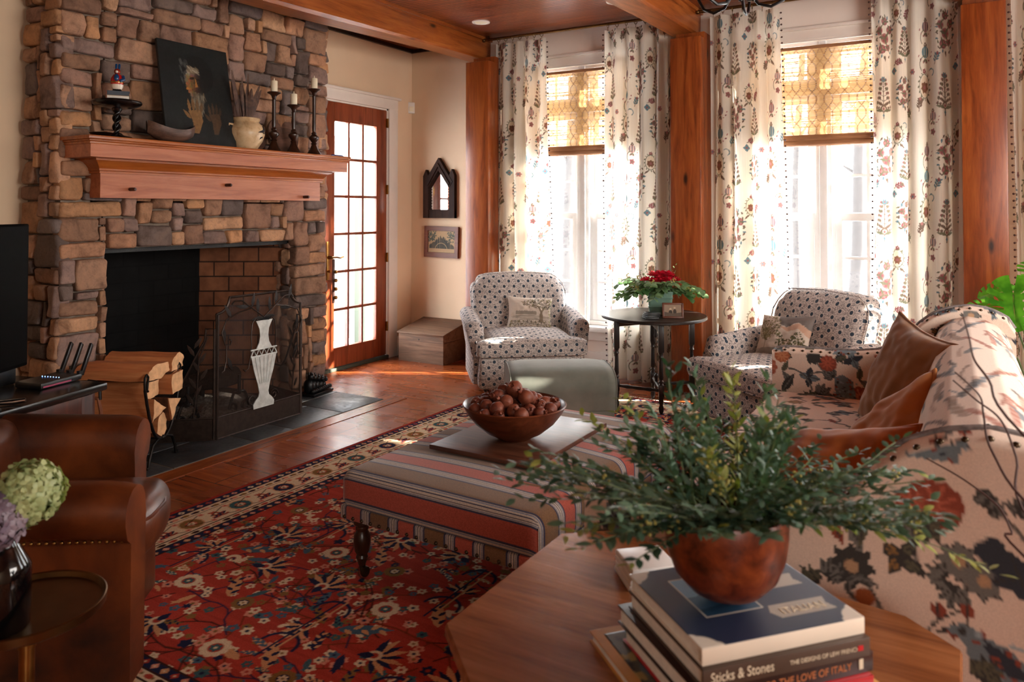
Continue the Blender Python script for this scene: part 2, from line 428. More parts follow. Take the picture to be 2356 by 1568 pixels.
def leafmat(name, c1, c2, tr=.35, rough=.45):
    n = N(name); v = n.co(); a = n.n('ObjectInfo'); f = n.noise(v, 14, 2)
    col = n.ramp(f, [(.35, rgb(*c1)), (.65, rgb(*c2))]); n.P(col, rough)
    t = n.n('BsdfTranslucent'); n.L(n.mix(1, col, (1.0, 1.15, .5, 1), 'MULTIPLY'), t.inputs[0])
    mx = n.n('MixShader', i0=tr); n.L(n.b.outputs[0], mx.inputs[1]); n.L(t.outputs[0], mx.inputs[2]); n.L(mx.outputs[0], n.out.inputs[0]); return n.m
M['euc'] = leafmat('eucalyptus_leaf', (48, 76, 58), (98, 126, 102), .2)
M['euc2'] = leafmat('new_growth_leaf', (120, 132, 60), (160, 164, 88), .3)
M['bouquet'] = leafmat('silver_dollar_leaf', (70, 110, 60), (132, 160, 120), .35)
M['monstera'] = leafmat('monstera_leaf', (60, 122, 34), (98, 164, 48), .5, .3)
M['hyd_green'] = leafmat('green_hydrangea_petal', (150, 164, 110), (196, 204, 150), .2)
M['hyd_purple'] = leafmat('mauve_hydrangea_petal', (110, 92, 112), (164, 148, 156), .2)

def mat_floor():
    n = N('heart_pine_floor'); v = n.co()
    sp = n.n('SeparateXYZ'); n.L(v, sp.inputs[0]); x, y = sp.outputs[0], sp.outputs[1]
    row = n.math('FLOOR', n.math('DIVIDE', y, .245)); fr = n.math('FRACT', n.math('DIVIDE', y, .245))
    wn = n.n('TexWhiteNoise', _noise_dimensions='1D'); n.L(row, wn.inputs['W'])
    xs = n.math('ADD', x, n.math('MULTIPLY', wn.outputs[0], 9.0)); seg = n.math('FLOOR', n.math('DIVIDE', xs, 2.6)); fx = n.math('FRACT', n.math('DIVIDE', xs, 2.6))
    w2 = n.n('TexWhiteNoise', _noise_dimensions='2D'); cb = n.n('CombineXYZ'); n.L(row, cb.inputs[0]); n.L(seg, cb.inputs[1]); n.L(cb.outputs[0], w2.inputs['Vector'])
    cb2 = n.n('CombineXYZ'); n.L(n.math('ADD', n.math('MULTIPLY', x, .7), n.math('MULTIPLY', w2.outputs[0], 30)), cb2.inputs[0]); n.L(n.math('MULTIPLY', y, 9), cb2.inputs[1])
    g = n.noise(cb2.outputs[0], 2.4, 6, .6, .8)
    col = n.ramp(n.math('ADD', n.math('MULTIPLY', g, .75), n.math('MULTIPLY', w2.outputs[0], .25)), [(.28, rgb(92, 40, 16)), (.5, rgb(146, 72, 34)), (.74, rgb(176, 98, 50))])
    e = n.math('MINIMUM', fr, n.math('SUBTRACT', 1, fr)); e2 = n.math('MINIMUM', fx, n.math('SUBTRACT', 1, fx))
    seam = n.math('MAXIMUM', n.math('LESS_THAN', e, .012), n.math('LESS_THAN', e2, .0012))
    col = n.mix(n.math('MULTIPLY', seam, .85), col, rgb(30, 12, 6))
    n.bump(n.math('SUBTRACT', n.math('MULTIPLY', g, .25), seam), .25, .003)
    rg = n.ramp(n.noise(v, 3, 3), [(.3, (.2, .2, .2)), (.7, (.34, .34, .34))])
    return n.P(col, rg, 0, .5)
M['floor'] = mat_floor()
M['edgeboard'] = wood('floor_edge_board', (96, 42, 16), (152, 78, 36), (180, 104, 54), 1, .8, .26, 0, .1)
def mat_ceiling():
    n = N('beadboard_ceiling'); v = n.co(); sp = n.n('SeparateXYZ'); n.L(v, sp.inputs[0])
    fr = n.math('FRACT', n.math('DIVIDE', sp.outputs[1], .042)); e = n.math('ABSOLUTE', n.math('SUBTRACT', fr, .5))
    gr = n.ramp(e, [(.0, (0, 0, 0)), (.09, (0, 0, 0)), (.16, (1, 1, 1))])
    g = n.noise(n.co('Object', (1, 14, 1)), 2, 5, .6, .5)
    col = n.ramp(g, [(.3, rgb(104, 46, 20)), (.55, rgb(146, 72, 34)), (.75, rgb(168, 92, 48))])
    col = n.mix(gr, rgb(44, 16, 8), col); n.bump(gr, .6, .006); return n.P(col, .3)
M['ceiling'] = mat_ceiling()
def mat_brick(name, c1, c2, mortar, sc=1):
    n = N(name); b = n.n('TexBrick', Scale=1.0); v = n.co('UV', (1, 1, 1)); n.L(v, b.inputs['Vector'])
    b.inputs['Color1'].default_value = rgb(*c1); b.inputs['Color2'].default_value = rgb(*c2); b.inputs['Mortar'].default_value = rgb(*mortar)
    b.inputs['Mortar Size'].default_value = .006; b.inputs['Brick Width'].default_value = .24*sc; b.inputs['Row Height'].default_value = .115*sc
    f = n.noise(n.co(), 9, 4)
    col = n.mix(1, b.outputs[0], n.ramp(f, [(.3, (.55, .5, .48)), (.65, (1, 1, 1))]), 'MULTIPLY')
    n.bump(b.outputs[1], -.4, .004); return n.P(col, .85, 0, .2)
M['firebrick'] = mat_brick('tan_firebrick', (150, 98, 68), (128, 82, 58), (62, 42, 32))
M['firebrick_dark'] = mat_brick('sooty_firebrick_wall', (17, 16, 16), (12, 11, 11), (6, 6, 6))
def mat_slate():
    n = N('slate_hearth'); v = n.co(); f = n.noise(v, 5, 6, .65); g = n.noise(v, 40, 4)
    col = n.ramp(f, [(.3, rgb(34, 36, 38)), (.6, rgb(58, 60, 62)), (.8, rgb(76, 76, 74))]); n.bump(n.math('ADD', f, n.math('MULTIPLY', g, .3)), .35, .006)
    return n.P(col, n.ramp(g, [(.3, (.35, .35, .35)), (.7, (.55, .55, .55))]), 0, .5)
M['slate'] = mat_slate(); M['grout'] = plain('hearth_grout', (140, 116, 94), .9)
def mat_stone():
    n = N('ledgestone'); a = n.n('Attribute', _attribute_name='Col').outputs['Color']; v = n.co(); f = n.noise(v, 8, 8, .68, .6); g = n.noise(v, 46, 6, .7)
    col = n.mix(1, a, n.ramp(f, [(.26, (.38, .33, .31)), (.5, (1, .97, .95)), (.74, (1.32, 1.22, 1.1))]), 'MULTIPLY')
    col = n.mix(n.math('MULTIPLY', n.ramp(g, [(.5, (0, 0, 0)), (.72, (1, 1, 1))]), .35), col, rgb(60, 48, 42))
    n.bump(n.math('ADD', f, n.math('MULTIPLY', g, .4)), .9, .012); return n.P(col, .85, 0, .25)
M['stone'] = mat_stone(); M['mortar'] = plain('mortar', (122, 108, 96), .95, 0, .2, 30, .1, .6)
def mat_dots():
    n = N('dotted_upholstery'); v = n.co('UV', (1/.083, 1/.083, 1)); sp = n.n('SeparateXYZ')
    wob = n.n('TexNoise', Scale=30.0); n.L(v, wob.inputs['Vector'])
    n.L(v, sp.inputs[0])
    def d(off):
        a = n.math('SUBTRACT', n.math('FRACT', n.math('ADD', sp.outputs[0], off)), .5); b = n.math('SUBTRACT', n.math('FRACT', n.math('ADD', sp.outputs[1], off)), .5)
        return n.math('SQRT', n.math('ADD', n.math('MULTIPLY', a, a), n.math('MULTIPLY', b, b)))
    dd = n.math('ADD', n.math('MINIMUM', d(0), d(.5)), n.math('MULTIPLY', n.math('SUBTRACT', wob.outputs[0], .5), .07))
    dot = n.ramp(dd, [(.138, (1, 1, 1)), (.162, (0, 0, 0))])
    halo = n.ramp(dd, [(.19, (1, 1, 1)), (.22, (0, 0, 0))])
    wv = n.noise(n.co('UV', (40, 70, 1)), 1.6, 3, .6, 1.8)
    bgd = n.ramp(wv, [(.44, rgb(126, 120, 120)), (.50, rgb(198, 186, 178)), (.6, rgb(216, 206, 200))])
    bgd = n.mix(halo, bgd, rgb(212, 200, 192)); col = n.mix(dot, bgd, rgb(62, 74, 86))
    n.bump(n.noise(v, 60, 2), .15, .001); return n.P(col, .9, 0, .15)
M['dots'] = mat_dots()
def mat_stripe():
    n = N('striped_wool'); tc = n.co('UV'); sp = n.n('SeparateXYZ'); n.L(tc, sp.inputs[0])
    fr = n.math('FRACT', n.math('DIVIDE', sp.outputs[0], .262))
    br, rd, nv, cr, bl = rgb(124, 92, 64), rgb(176, 86, 70), rgb(62, 62, 84), rgb(190, 176, 162), rgb(126, 130, 146)
    grp = [(nv, 8), (cr, 2), (bl, 4), (cr, 5), (nv, 3), (cr, 8), (nv, 3), (cr, 5), (bl, 4), (cr, 2), (nv, 8)]
    seq = [(br, 84)]+grp+[(rd, 70)]+grp; tot = sum(w for _, w in seq); p = 0; st = []
    for c, w in seq: st.append((p/tot, c)); p += w
    col = n.ramp(fr, st, 'CONSTANT')
    wv = n.noise(n.co('Object', (1, 1, 1)), 260, 2); col = n.mix(1, col, n.ramp(wv, [(.3, (.72, .72, .72)), (.7, (1.12, 1.12, 1.12))]), 'MULTIPLY')
    n.bump(wv, .3, .001); return n.P(col, .95, 0, .1, Sheen__Weight=.25)
M['stripe'] = mat_stripe()
def velvet(name, c, c2, sheen=.6):
    n = N(name); f = n.noise(n.co('Object', (1, 1, 1)), 5, 4, .6); n.bump(n.noise(n.co(), 300, 2), .1, .001)
    return n.P(n.ramp(f, [(.3, rgb(*c)), (.7, rgb(*c2))]), .85, 0, .15, Sheen__Weight=sheen, Sheen__Roughness=.4)
M['velvet_green'] = velvet('sage_velvet', (104, 108, 98), (126, 128, 118), .35)
M['velvet_brown'] = velvet('tobacco_velvet', (124, 82, 48), (150, 102, 62), .3)
M['velvet_caramel'] = velvet('caramel_velvet', (158, 100, 52), (182, 122, 70), .3)
M['velvet_orange'] = velvet('rust_velvet', (150, 82, 36), (170, 98, 46), .3)
def leather():
    n = N('tan_leather'); v = n.co(); f = n.noise(v, 3.2, 5, .6, .4); g = n.n('TexVoronoi', Scale=190.0); n.L(v, g.inputs['Vector'])
    col = n.ramp(f, [(.28, rgb(36, 16, 8)), (.5, rgb(82, 38, 16)), (.74, rgb(122, 62, 28))]); n.bump(g.outputs[0], .12, .001)
    return n.P(col, n.ramp(f, [(.3, (.42,)*3), (.7, (.28,)*3)]), 0, .5)
M['leather'] = leather()
def glass(name, tint=(1, 1, 1, 1), rough=.02):
    n = N(name); t = n.n('BsdfTransparent', Color=tint); g = n.n('BsdfGlossy', Roughness=rough); lw = n.n('LayerWeight', Blend=.5); fr = n.math('MULTIPLY_ADD', n.math('POWER', lw.outputs['Facing'], 5), .5, .03)
    mx = n.n('MixShader'); n.L(fr, mx.inputs[0]); n.L(t.outputs[0], mx.inputs[1]); n.L(g.outputs[0], mx.inputs[2]); n.L(mx.outputs[0], n.out.inputs[0]); return n.m
M['glass'] = glass('window_glass')
def mirror():
    n = N('old_mirror_glass'); f = n.noise(n.co(), 12, 4); return n.P(n.ramp(f, [(.3, (.72, .72, .74)), (.6, (.9, .9, .9))]), .03, 1)
M['mirror'] = mirror()
def meshmat():
    n = N('fire_screen_wire_mesh'); v = n.co('Object', (1, 1, 1)); sp = n.n('SeparateXYZ'); n.L(v, sp.inputs[0])
    a = n.math('ADD', sp.outputs[1], sp.outputs[2]); b = n.math('SUBTRACT', sp.outputs[1], sp.outputs[2])
    f = lambda q: n.math('LESS_THAN', n.math('FRACT', n.math('DIVIDE', q, .0085)), .15)
    fac = n.math('MAXIMUM', f(a), f(b)); n.P(rgb(62, 50, 44), .45, .5)
    t = n.n('BsdfTransparent'); mx = n.n('MixShader'); n.L(fac, mx.inputs[0]); n.L(t.outputs[0], mx.inputs[1]); n.L(n.b.outputs[0], mx.inputs[2]); n.L(mx.outputs[0], n.out.inputs[0]); return n.m
M['wiremesh'] = meshmat()
def blindmat():
    n = N('woven_reed'); a = n.n('Attribute', _attribute_name='Col').outputs['Color']; v = n.co('Object', (1.2, 1, 210))
    f = n.noise(v, 1.0, 3, .6); col = n.mix(1, a, n.ramp(f, [(.3, (.55, .5, .42)), (.7, (1.2, 1.15, 1.05))]), 'MULTIPLY'); n.P(col, .7, 0, .2)
    t = n.n('BsdfTranslucent'); n.L(col, t.inputs[0]); mx = n.n('MixShader', i0=.36); n.L(n.b.outputs[0], mx.inputs[1]); n.L(t.outputs[0], mx.inputs[2])
    gap = n.math('MULTIPLY', n.math('GREATER_THAN', f, .53), .42); tr = n.n('BsdfTransparent'); m2 = n.n('MixShader'); n.L(gap, m2.inputs[0]); n.L(mx.outputs[0], m2.inputs[1]); n.L(tr.outputs[0], m2.inputs[2])
    n.L(m2.outputs[0], n.out.inputs[0]); return n.m
M['reed'] = blindmat()
M['reedroll'] = wood('reed_roll', (120, 78, 50), (166, 116, 78), (190, 142, 100), 0, 2, .7, 0, .3)
M['curtain'] = vcol('printed_linen', .9, .1, .10, 1.0, .5, 0, (260, 260, 3), (1.0, .97, .92, 1))
M['sofa'] = vcol('sofa_print_linen', .9, .15, .10, 220, 0, .2)
M['rug'] = vcol('wool_rug', .95, .05, .28, 300, 0, .5)
M['print'] = vcol('printed_surface', .6, .3, .08, 60)
M['canvas'] = vcol('oil_on_canvas', .5, .3, .25, 50, 0, .3)
M['toile'] = vcol('printed_pillow_linen', .9, .15, .08, 200)
M['cover'] = vcol('book_cover', .35, .45, .05, 40)
def crackle(name, c1, c2, c3, rough, sc=16):
    n = N(name); f = n.noise(n.co(), sc, 6, .65, .4); return n.P(n.ramp(f, [(.3, rgb(*c1)), (.5, rgb(*c2)), (.72, rgb(*c3))]), rough)
M['burl'] = crackle('burl_pot', (44, 18, 10), (108, 46, 22), (142, 70, 34), .32, 26)
M['stoneware'] = crackle('salt_glazed_stoneware', (168, 132, 92), (202, 172, 132), (216, 192, 154), .35)
def pome():
    n = N('dried_pomegranate_skin'); f = n.noise(n.co(), 30, 6, .65, .4); oi = n.n('ObjectInfo')
    col = n.ramp(f, [(.3, rgb(62, 27, 19)), (.5, rgb(108, 52, 38)), (.74, rgb(146, 82, 56))]); col = n.mix(n.math('MULTIPLY', oi.outputs['Random'], .6), col, rgb(134, 74, 50)); n.bump(f, .4, .003)
    return n.P(col, .52, 0, .35)
M['pome'] = pome()
M['feather'] = crackle('pheasant_feather', (34, 20, 14), (72, 48, 36), (110, 82, 64), .7)
M['cobalt'] = plain('blue_black_slip', (40, 40, 46), .4)
# ------------------------------------------------------------------ room shell
XL, YB, ZC, XR, YF = -4.8, 6.2, 3.08, 2.6, -2.35
struct(G().box((XL-.3, YF-.1, -.06), (XR+.1, YB+.1, 0)).build('floor', M['floor'], smooth=False))
struct(G().box((-3.75, 0, 0), (-3.63, 4.635, .004)).box((-4.8, 4.52, 0), (-3.75, 4.635, .004)).build('trim_1', M['edgeboard'], smooth=False))
g = G(); ys = [1.2, 1.72, 2.22, 2.72, 3.29, 3.6, 4.07, 4.515]
for i in range(len(ys)-1):
    xs = [-4.9, -4.45, -4.1 if i % 2 else -4.22, -3.755]
    for a, b in zip(xs[:-1], xs[1:]): g.box((a+.004, ys[i]+.004, 0), (b-.004, ys[i+1]-.004, .008), r=.003)
h = struct(g.build('hearth_floor', M['slate'])); struct(G().box((-4.95, 1.2, -.001), (-3.752, 4.518, .0045)).build('hearth_grout', M['grout'], h, smooth=False))

# walls
g = G(); g.box((XL-.15, YF, 0), (XL, 2.47, ZC)).box((XL-.15, 4.5, 0), (XL, 4.9, ZC)).box((XL-.15, 5.82, 0), (XL, YB+.15, ZC)).box((XL-.15, 4.9, 2.43), (XL, 5.82, ZC))
struct(g.build('wall_left', M['wall'], smooth=False))
WIN = ((-2.88, 'w1'), (-.86, 'w2'), (1.2, 'w3')); HW = .56; ZS, ZT = .42, 2.74
g = G(); x = XL
for cx, _ in WIN:
    g.box((x, YB, 0), (cx-HW, YB+.16, ZC)); g.box((cx-HW, YB, 0), (cx+HW, YB+.16, ZS)); g.box((cx-HW, YB, ZT), (cx+HW, YB+.16, ZC)); x = cx+HW
g.box((x, YB, 0), (XR+.15, YB+.16, ZC)); struct(g.build('wall_window_side', M['wallwhite'], smooth=False))
# the stretch of wall with the mirror is painted cream like the door wall
struct(G().box((XL, YB-.006, 0), (-3.93, YB, ZC)).build('wall_mirror_side', M['wall'], smooth=False))
struct(G().box((XR, YF, 0), (XR+.15, YB, ZC)).build('wall_right', M['wall'], smooth=False))
struct(G().box((XL, YF-.15, 0), (XR, YF, ZC)).build('wall_rear', M['wall'], smooth=False))
struct(G().box((XL-.15, YF-.15, ZC), (XR+.15, YB+.16, ZC+.1)).build('ceiling', M['ceiling'], smooth=False))

# posts, beams and trim
for i, (a, b) in enumerate(((-3.928, -3.68), (-1.96, -1.712), (.049, .306))):
    g = G().box((a, 5.88, 0), (b, 6.0, 2.815), r=.008)
    g.box((a+.012, 6.0, 0), (b-.004, YB-.002, 2.87))
    struct(g.build('pillar_%d' % (i+1), M['post'], angle=30))
for i, (a, b, y0) in enumerate(((-4.06, -3.85, YF), (-2.02, -1.80, YF), (.0, .22, YF))):
    secs = []
    for k in range(25):
        y = y0+(YB-y0)*k/24; zb = 2.80+.075*sm((y-3.2)/2.9); w = .012*sin(y*3.1+i)
        secs.append([(a, y, ZC), (a, y, zb+.02), (a+.015, y, zb), (b-.02, y, zb), (b-.004, y, zb+.02+.006*sin(y*2)), (b, y, ZC)])
    o = struct(G().loft(secs).build('beam_%d' % (i+1), M['beam'], angle=30))
    struct(G().box((b, YF, ZC-.028), (b+.02, YB, ZC)).box((a-.02, YF, ZC-.028), (a, YB, ZC)).build('beam_moulding', M['beam'], o, smooth=False))
struct(G().box((XL, 4.5, ZC-.035), (XL+.03, YB, ZC)).box((XL, YB-.03, ZC-.035), (-4.06, YB, ZC)).build('trim_2', M['darkwood'], smooth=False))
g = G()
for y0, y1 in ((5.95, YB), (4.5, 4.80)): g.box((XL, y0, 0), (XL+.02, y1, .19), r=.004)
struct(g.build('baseboard_left', M['white']))
g = G().box((XL, YB-.024, 0), (-3.92, YB-.006, .19), r=.004).box((-3.68, YB-.018, 0), (-1.95, YB, .19), r=.004).box((-1.71, YB-.018, 0), (.05, YB, .19), r=.004)
struct(g.build('baseboard_window_side', M['white']))

# windows: double units, transom row on top, two sashes of 2 x 3 panes each
def window(k, cx):
    w = thing('window_%d' % k, 'tall white double window %s' % ('nearest the door corner', 'nearest the sofa', 'beyond the post behind the sofa')[k-1], 'window', (cx, YB, 0)); w['kind'] = 'structure'
    c = G()
    for s in (-1, 1): c.box((s*.60-.07 if s > 0 else -.67, -.022, ZS-.02), (.67 if s > 0 else -.53, .0, ZT+.01), r=.003)
    c.box((-.72, -.030, 2.754), (.72, .0, 2.83), r=.003).box((-.76, -.055, 2.826), (.76, 0, 2.85), r=.004).box((-.66, -.0235, 2.736), (.66, 0, 2.7555), r=.003)
    c.build('casing', M['white'], w)
    G().box((-.74, -.10, ZS-.045), (.74, .06, ZS), r=.008).box((-.68, -.025, ZS-.13), (.68, 0, ZS-.045), r=.004).build('stool', M['white'], w)
    j = G().box((-.56, 0, ZS), (-.53, .16, ZT)).box((.53, 0, ZS), (.56, .16, ZT)).box((-.56, 0, ZT-.03), (.56, .16, ZT)).box((-.56, .03, ZS), (.56, .16, ZS+.035))
    j.box((-.055, .01, ZS), (.055, .14, ZT)).box((-.028, -.012, ZS), (.028, .02, ZT), r=.004).box((-.078, .056, ZS), (.078, .128, ZT)).box((-.56, .03, 2.325), (.56, .14, 2.425), r=.004)
    j.build('frame', M['sash'], w)
    for s in (-1, 1):
        x0, x1 = (.075, .53) if s > 0 else (-.53, -.075)
        for nm, z0, z1, y, rows in (('lower_sash', ZS+.035, 1.417, .05, 3), ('upper_sash', 1.36, 2.33, .085, 3), ('transom_sash', 2.42, 2.71, .07, 1)):
            f = G(); st = .05; rt = .06 if nm != 'transom_sash' else .04
            f.box((x0, y, z0), (x0+st, y+.035, z1), r=.004).box((x1-st, y, z0), (x1, y+.035, z1), r=.004).box((x0+st-.003, y+.001, z0+.001), (x1-st+.003, y+.034, z0+rt), r=.003).box((x0+st-.003, y+.001, z1-rt), (x1-st+.003, y+.034, z1-.001), r=.003)
            xm = (x0+x1)/2; f.box((xm-.012, y+.006, z0), (xm+.012, y+.029, z1))
            for q in range(1, rows):
                zz = z0+rt+(z1-z0-2*rt)*q/rows; f.box((x0+.02, y+.0075, zz-.011), (x1-.02, y+.0275, zz+.011))
            fo = f.build(nm, M['sash'], w)
            G().box((x0+st*.6, y+.015, z0+rt*.6), (x1-st*.6, y+.019, z1-rt*.6)).build('pane', M['glass'], fo, smooth=False)
for k, (cx, _) in enumerate(WIN): window(k+1, cx)

# french door with fifteen-odd lights
def door():
    d = thing('door_1', 'varnished wooden french door with a grid of glass panes', 'door', (XL, 0, 0)); d['kind'] = 'structure'
    y0, y1, zt = 4.925, 5.797, 2.412; X = -.045
    f = G().box((X, y0, .035), (X+.045, 5.077, zt), r=.003).box((X, 5.65, .035), (X+.045, y1, zt), r=.003).box((X, 5.077, 2.242), (X+.045, 5.65, zt)).box((X, 5.077, .035), (X+.045, 5.65, .205))
    f.build('leaf_frame', M['door'], d, angle=30)
    m = G()
    for k in (1, 2): yy = 5.077+.573*k/3; m.box((X+.006, yy-.011, .2), (X+.04, yy+.011, 2.245))
    for k in range(1, 6): zz = .205+(2.242-.205)*k/6; m.box((X+.008, 5.07, zz-.011), (X+.038, 5.655, zz+.011))
    m.build('muntin_grid', M['door'], d, angle=30)
    G().box((X+.02, 5.07, .2), (X+.024, 5.66, 2.25)).build('pane', M['glass'], d, smooth=False)
    c = G().box((0, 4.79, 0), (.022, 4.905, 2.44), r=.003).box((0, 5.815, 0), (.022, 5.945, 2.44), r=.003).box((0, 4.79, 2.43), (.024, 5.945, 2.53), r=.003).box((0, 4.765, 2.525), (.05, 5.97, 2.55), r=.006)
    c.box((-.15, 4.9, 0), (0, 4.922, 2.44)).box((-.15, 5.80, 0), (0, 5.82, 2.44)).box((-.15, 4.9, 2.415), (0, 5.82, 2.435)); c.build('casing', M['white'], d)
    G().box((-.15, 4.9, 0), (.02, 5.82, .03), r=.004).build('threshold', M['extpost'], d)
    for z in (2.29, 1.64, .98, .31):
        G().lathe([(.009, -.045), (.009, .045)], 8, xf((.012, 5.80, z))).box((-.002, 5.785, z-.045), (.006, 5.815, z+.045)).build('hinge', M['brass'], d)
    h = G().box((0, 4.975, .82), (.008, 5.012, 1.16), r=.003).lathe([(.014, 0), (.014, .05)], 12, xf((.006, 4.994, 1.02), ry=R(90))).lathe([(.012, 0), (.012, .03)], 12, xf((.006, 4.994, .90), ry=R(90)))
    h.tube([(.055, 4.99, 1.02), (.062, 5.04, 1.022), (.06, 5.09, 1.012), (.062, 5.13, 1.022)], [.011, .009, .007, .006], 8); h.build('handle', M['brass'], d)
door()

# ------------------------------------------------------------------ stone chimney
def chimney():
    t = thing('fireplace', 'stacked ledgestone fireplace and chimney breast with a dark firebox', 'fireplace')
    Y0, Y1, XF = 2.44, 4.575, -4.455; oy0, oy1, oz = 2.745, 4.255, 1.185
    rr = random.Random(11)
    core = G().box((XL, Y0+.03, 0), (XF, oy0-.02, ZC)).box((XL, oy1+.03, 0), (XF, Y1-.03, ZC)).box((XL, oy0-.03, oz+.02), (XF, oy1+.04, ZC))
    core.build('mortar', M['mortar'], t, smooth=False)
    tones = [(152, 118, 96), (164, 128, 102), (136, 104, 86), (174, 136, 106), (128, 106, 98), (146, 112, 90), (110, 98, 94), (156, 118, 90), (134, 112, 104), (170, 134, 110), (100, 86, 80), (178, 134, 98), (160, 120, 94), (142, 112, 98)]
    st = G()
    def stone(o, ud, vd, nd, w, h, dep):
        """o: centre of the stone on the wall plane; ud, nd: wall axes"""
        vs, fs = rbox((w/2, h/2, dep/2+.03), min(.020, w*.2, h*.24), 2, 1, .042)
        c = lin(tones[rr.randrange(len(tones))])*rr.uniform(.85, 1.3); sx, sy = rr.uniform(-.06, .06), rr.uniform(-.07, .07); k1, k2 = rr.uniform(-.12, .12), rr.uniform(-.08, .08); sd = rr.uniform(0, 99)
        out = []
        for x, y, z in vs:
            q = Vector((x*14+sd, y*14, z*14)); n1 = mnoise.noise(q); n2 = mnoise.noise(q*2.3+Vector((9, 2, 4))); n3 = mnoise.noise(q*.8+Vector((3, 8, 1)))
            tx, ty = x/(w/2), y/(h/2)
            x2 = x+sx*y+k1*h*.25*ty*abs(ty)+.011*n1*(1 if abs(tx) > .8 else .3); y2 = y+sy*x*.5+k2*h*tx*tx*.3*(-ty)+.006*n2
            z2 = z+(.018*n3+.012*n1+.006*n2 if z > 0 else 0)
            out.append(o+ud*x2+vd*y2+nd*z2)
        st.add(out, fs, None, c)
    def face(o, ud, nd, W, H, holes, cell=.048, seed=1):
        vd = Vector((0, 0, 1)); nx, nz = round(W/cell), round(H/cell); cx, cz = W/nx, H/nz
        occ = np.zeros((nx, nz), bool)
        for (a, b, c, d) in holes: occ[max(0, round(a/cx)):max(0, round(b/cx)), max(0, round(c/cz)):max(0, round(d/cz))] = True
        for j in range(nz):
            for i in range(nx):
                if occ[i, j]: continue
                w = rr.choice((2, 3, 4, 5, 5, 6, 7, 8)); h = rr.choice((1, 2, 2, 2, 3, 3, 3)); 
                if rr.random() < .16: w, h = rr.choice(((4, 4), (3, 3), (5, 4), (6, 4)))
                if w > 6: h = min(h, 2)
                w = min(w, nx-i); h = min(h, nz-j)
                while w > 1 and occ[i:i+w, j].any(): w -= 1
                while h > 1 and occ[i:i+w, j:j+h].any(): h -= 1
                if h == 1 and j+1 < nz and not occ[i:i+w, j:j+2].any() and rr.random() < .7: h = 2
                if i+w < nx and i+w+1 >= nx: w = nx-i if not occ[i:nx, j:j+h].any() else w
                occ[i:i+w, j:j+h] = True
                gap = .009
                stone(o+ud*((i+w/2)*cx)+vd*((j+h/2)*cz), ud, vd, nd, w*cx-gap*rr.uniform(.6, 1.5), h*cz-gap*rr.uniform(.5, 1.5), rr.uniform(.02, .062))
    face(Vector((XF, Y0, 0)), Vector((0, 1, 0)), Vector((1, 0, 0)), Y1-Y0, ZC, [(oy0-Y0, oy1-Y0, -1, oz), (.22, 1.93, 1.52, 1.84)])
    face(Vector((XL+.02, Y0+.03, 0)), Vector((1, 0, 0)), Vector((0, -1, 0)), XF-XL+.02, ZC, [], seed=3)
    face(Vector((XL+.02, Y1-.03, 0)), Vector((1, 0, 0)), Vector((0, 1, 0)), XF-XL+.02, ZC, [], seed=4)
    # the reveals of the opening, returning inwards
    face(Vector((XF-.22, oy0-.03, 0)), Vector((1, 0, 0)), Vector((0, 1, 0)), .20, oz, []); face(Vector((XF-.22, oy1+.03, 0)), Vector((1, 0, 0)), Vector((0, -1, 0)), .20, oz, [])
    st.build('stones', M['stone'], t, angle=180)
    # firebox
    zt = oz+.3; xb = -5.12
    def quad(name, P, mat, uw):
        o = mk(name, P, [(0, 1, 2, 3)], mat, t, False); l = o.data.uv_layers.new(name='UVMap')
        for i, u in zip(range(4), uw): l.data[i].uv = u
        return o
    b0, b1 = oy0+.30, oy1-.34
    quad('firebox_back', [(xb, b0, 0), (xb, b1, 0), (xb, b1, zt), (xb, b0, zt)], M['firebrick_dark'], [(0, 0), (b1-b0, 0), (b1-b0, zt), (0, zt)])
    quad('firebox_side', [(XF-.1, oy0-.02, 0), (xb, b0, 0), (xb, b0, zt), (XF-.1, oy0-.02, zt)], M['firebrick_dark'], [(0, 0), (.7, 0), (.7, zt), (0, zt)])
    quad('firebox_side', [(xb, b1, 0), (XF-.1, oy1+.02, 0), (XF-.1, oy1+.02, zt), (xb, b1, zt)], M['firebrick'], [(0, 0), (.7, 0), (.7, zt), (0, zt)])
    G().box((xb-.05, oy0-.1, -.05), (-4.45, oy1+.1, .006)).build('firebox_floor', M['soot'], t, smooth=False)
    G().box((xb-.05, oy0-.1, zt), (XF, oy1+.1, zt+.05)).box((xb-.1, oy0-.2, -.05), (xb-.02, oy1+.2, zt)).box((xb-.05, oy0-.15, -.05), (XL-.0, oy0-.05, zt)).box((xb-.05, oy1+.06, -.05), (XL, oy1+.2, zt)).box((XF-.13, oy0-.05, oz-.01), (XF-.05, oy1+.05, oz+.03)).build('firebox_lintel', M['soot'], t, smooth=False)
chimney()
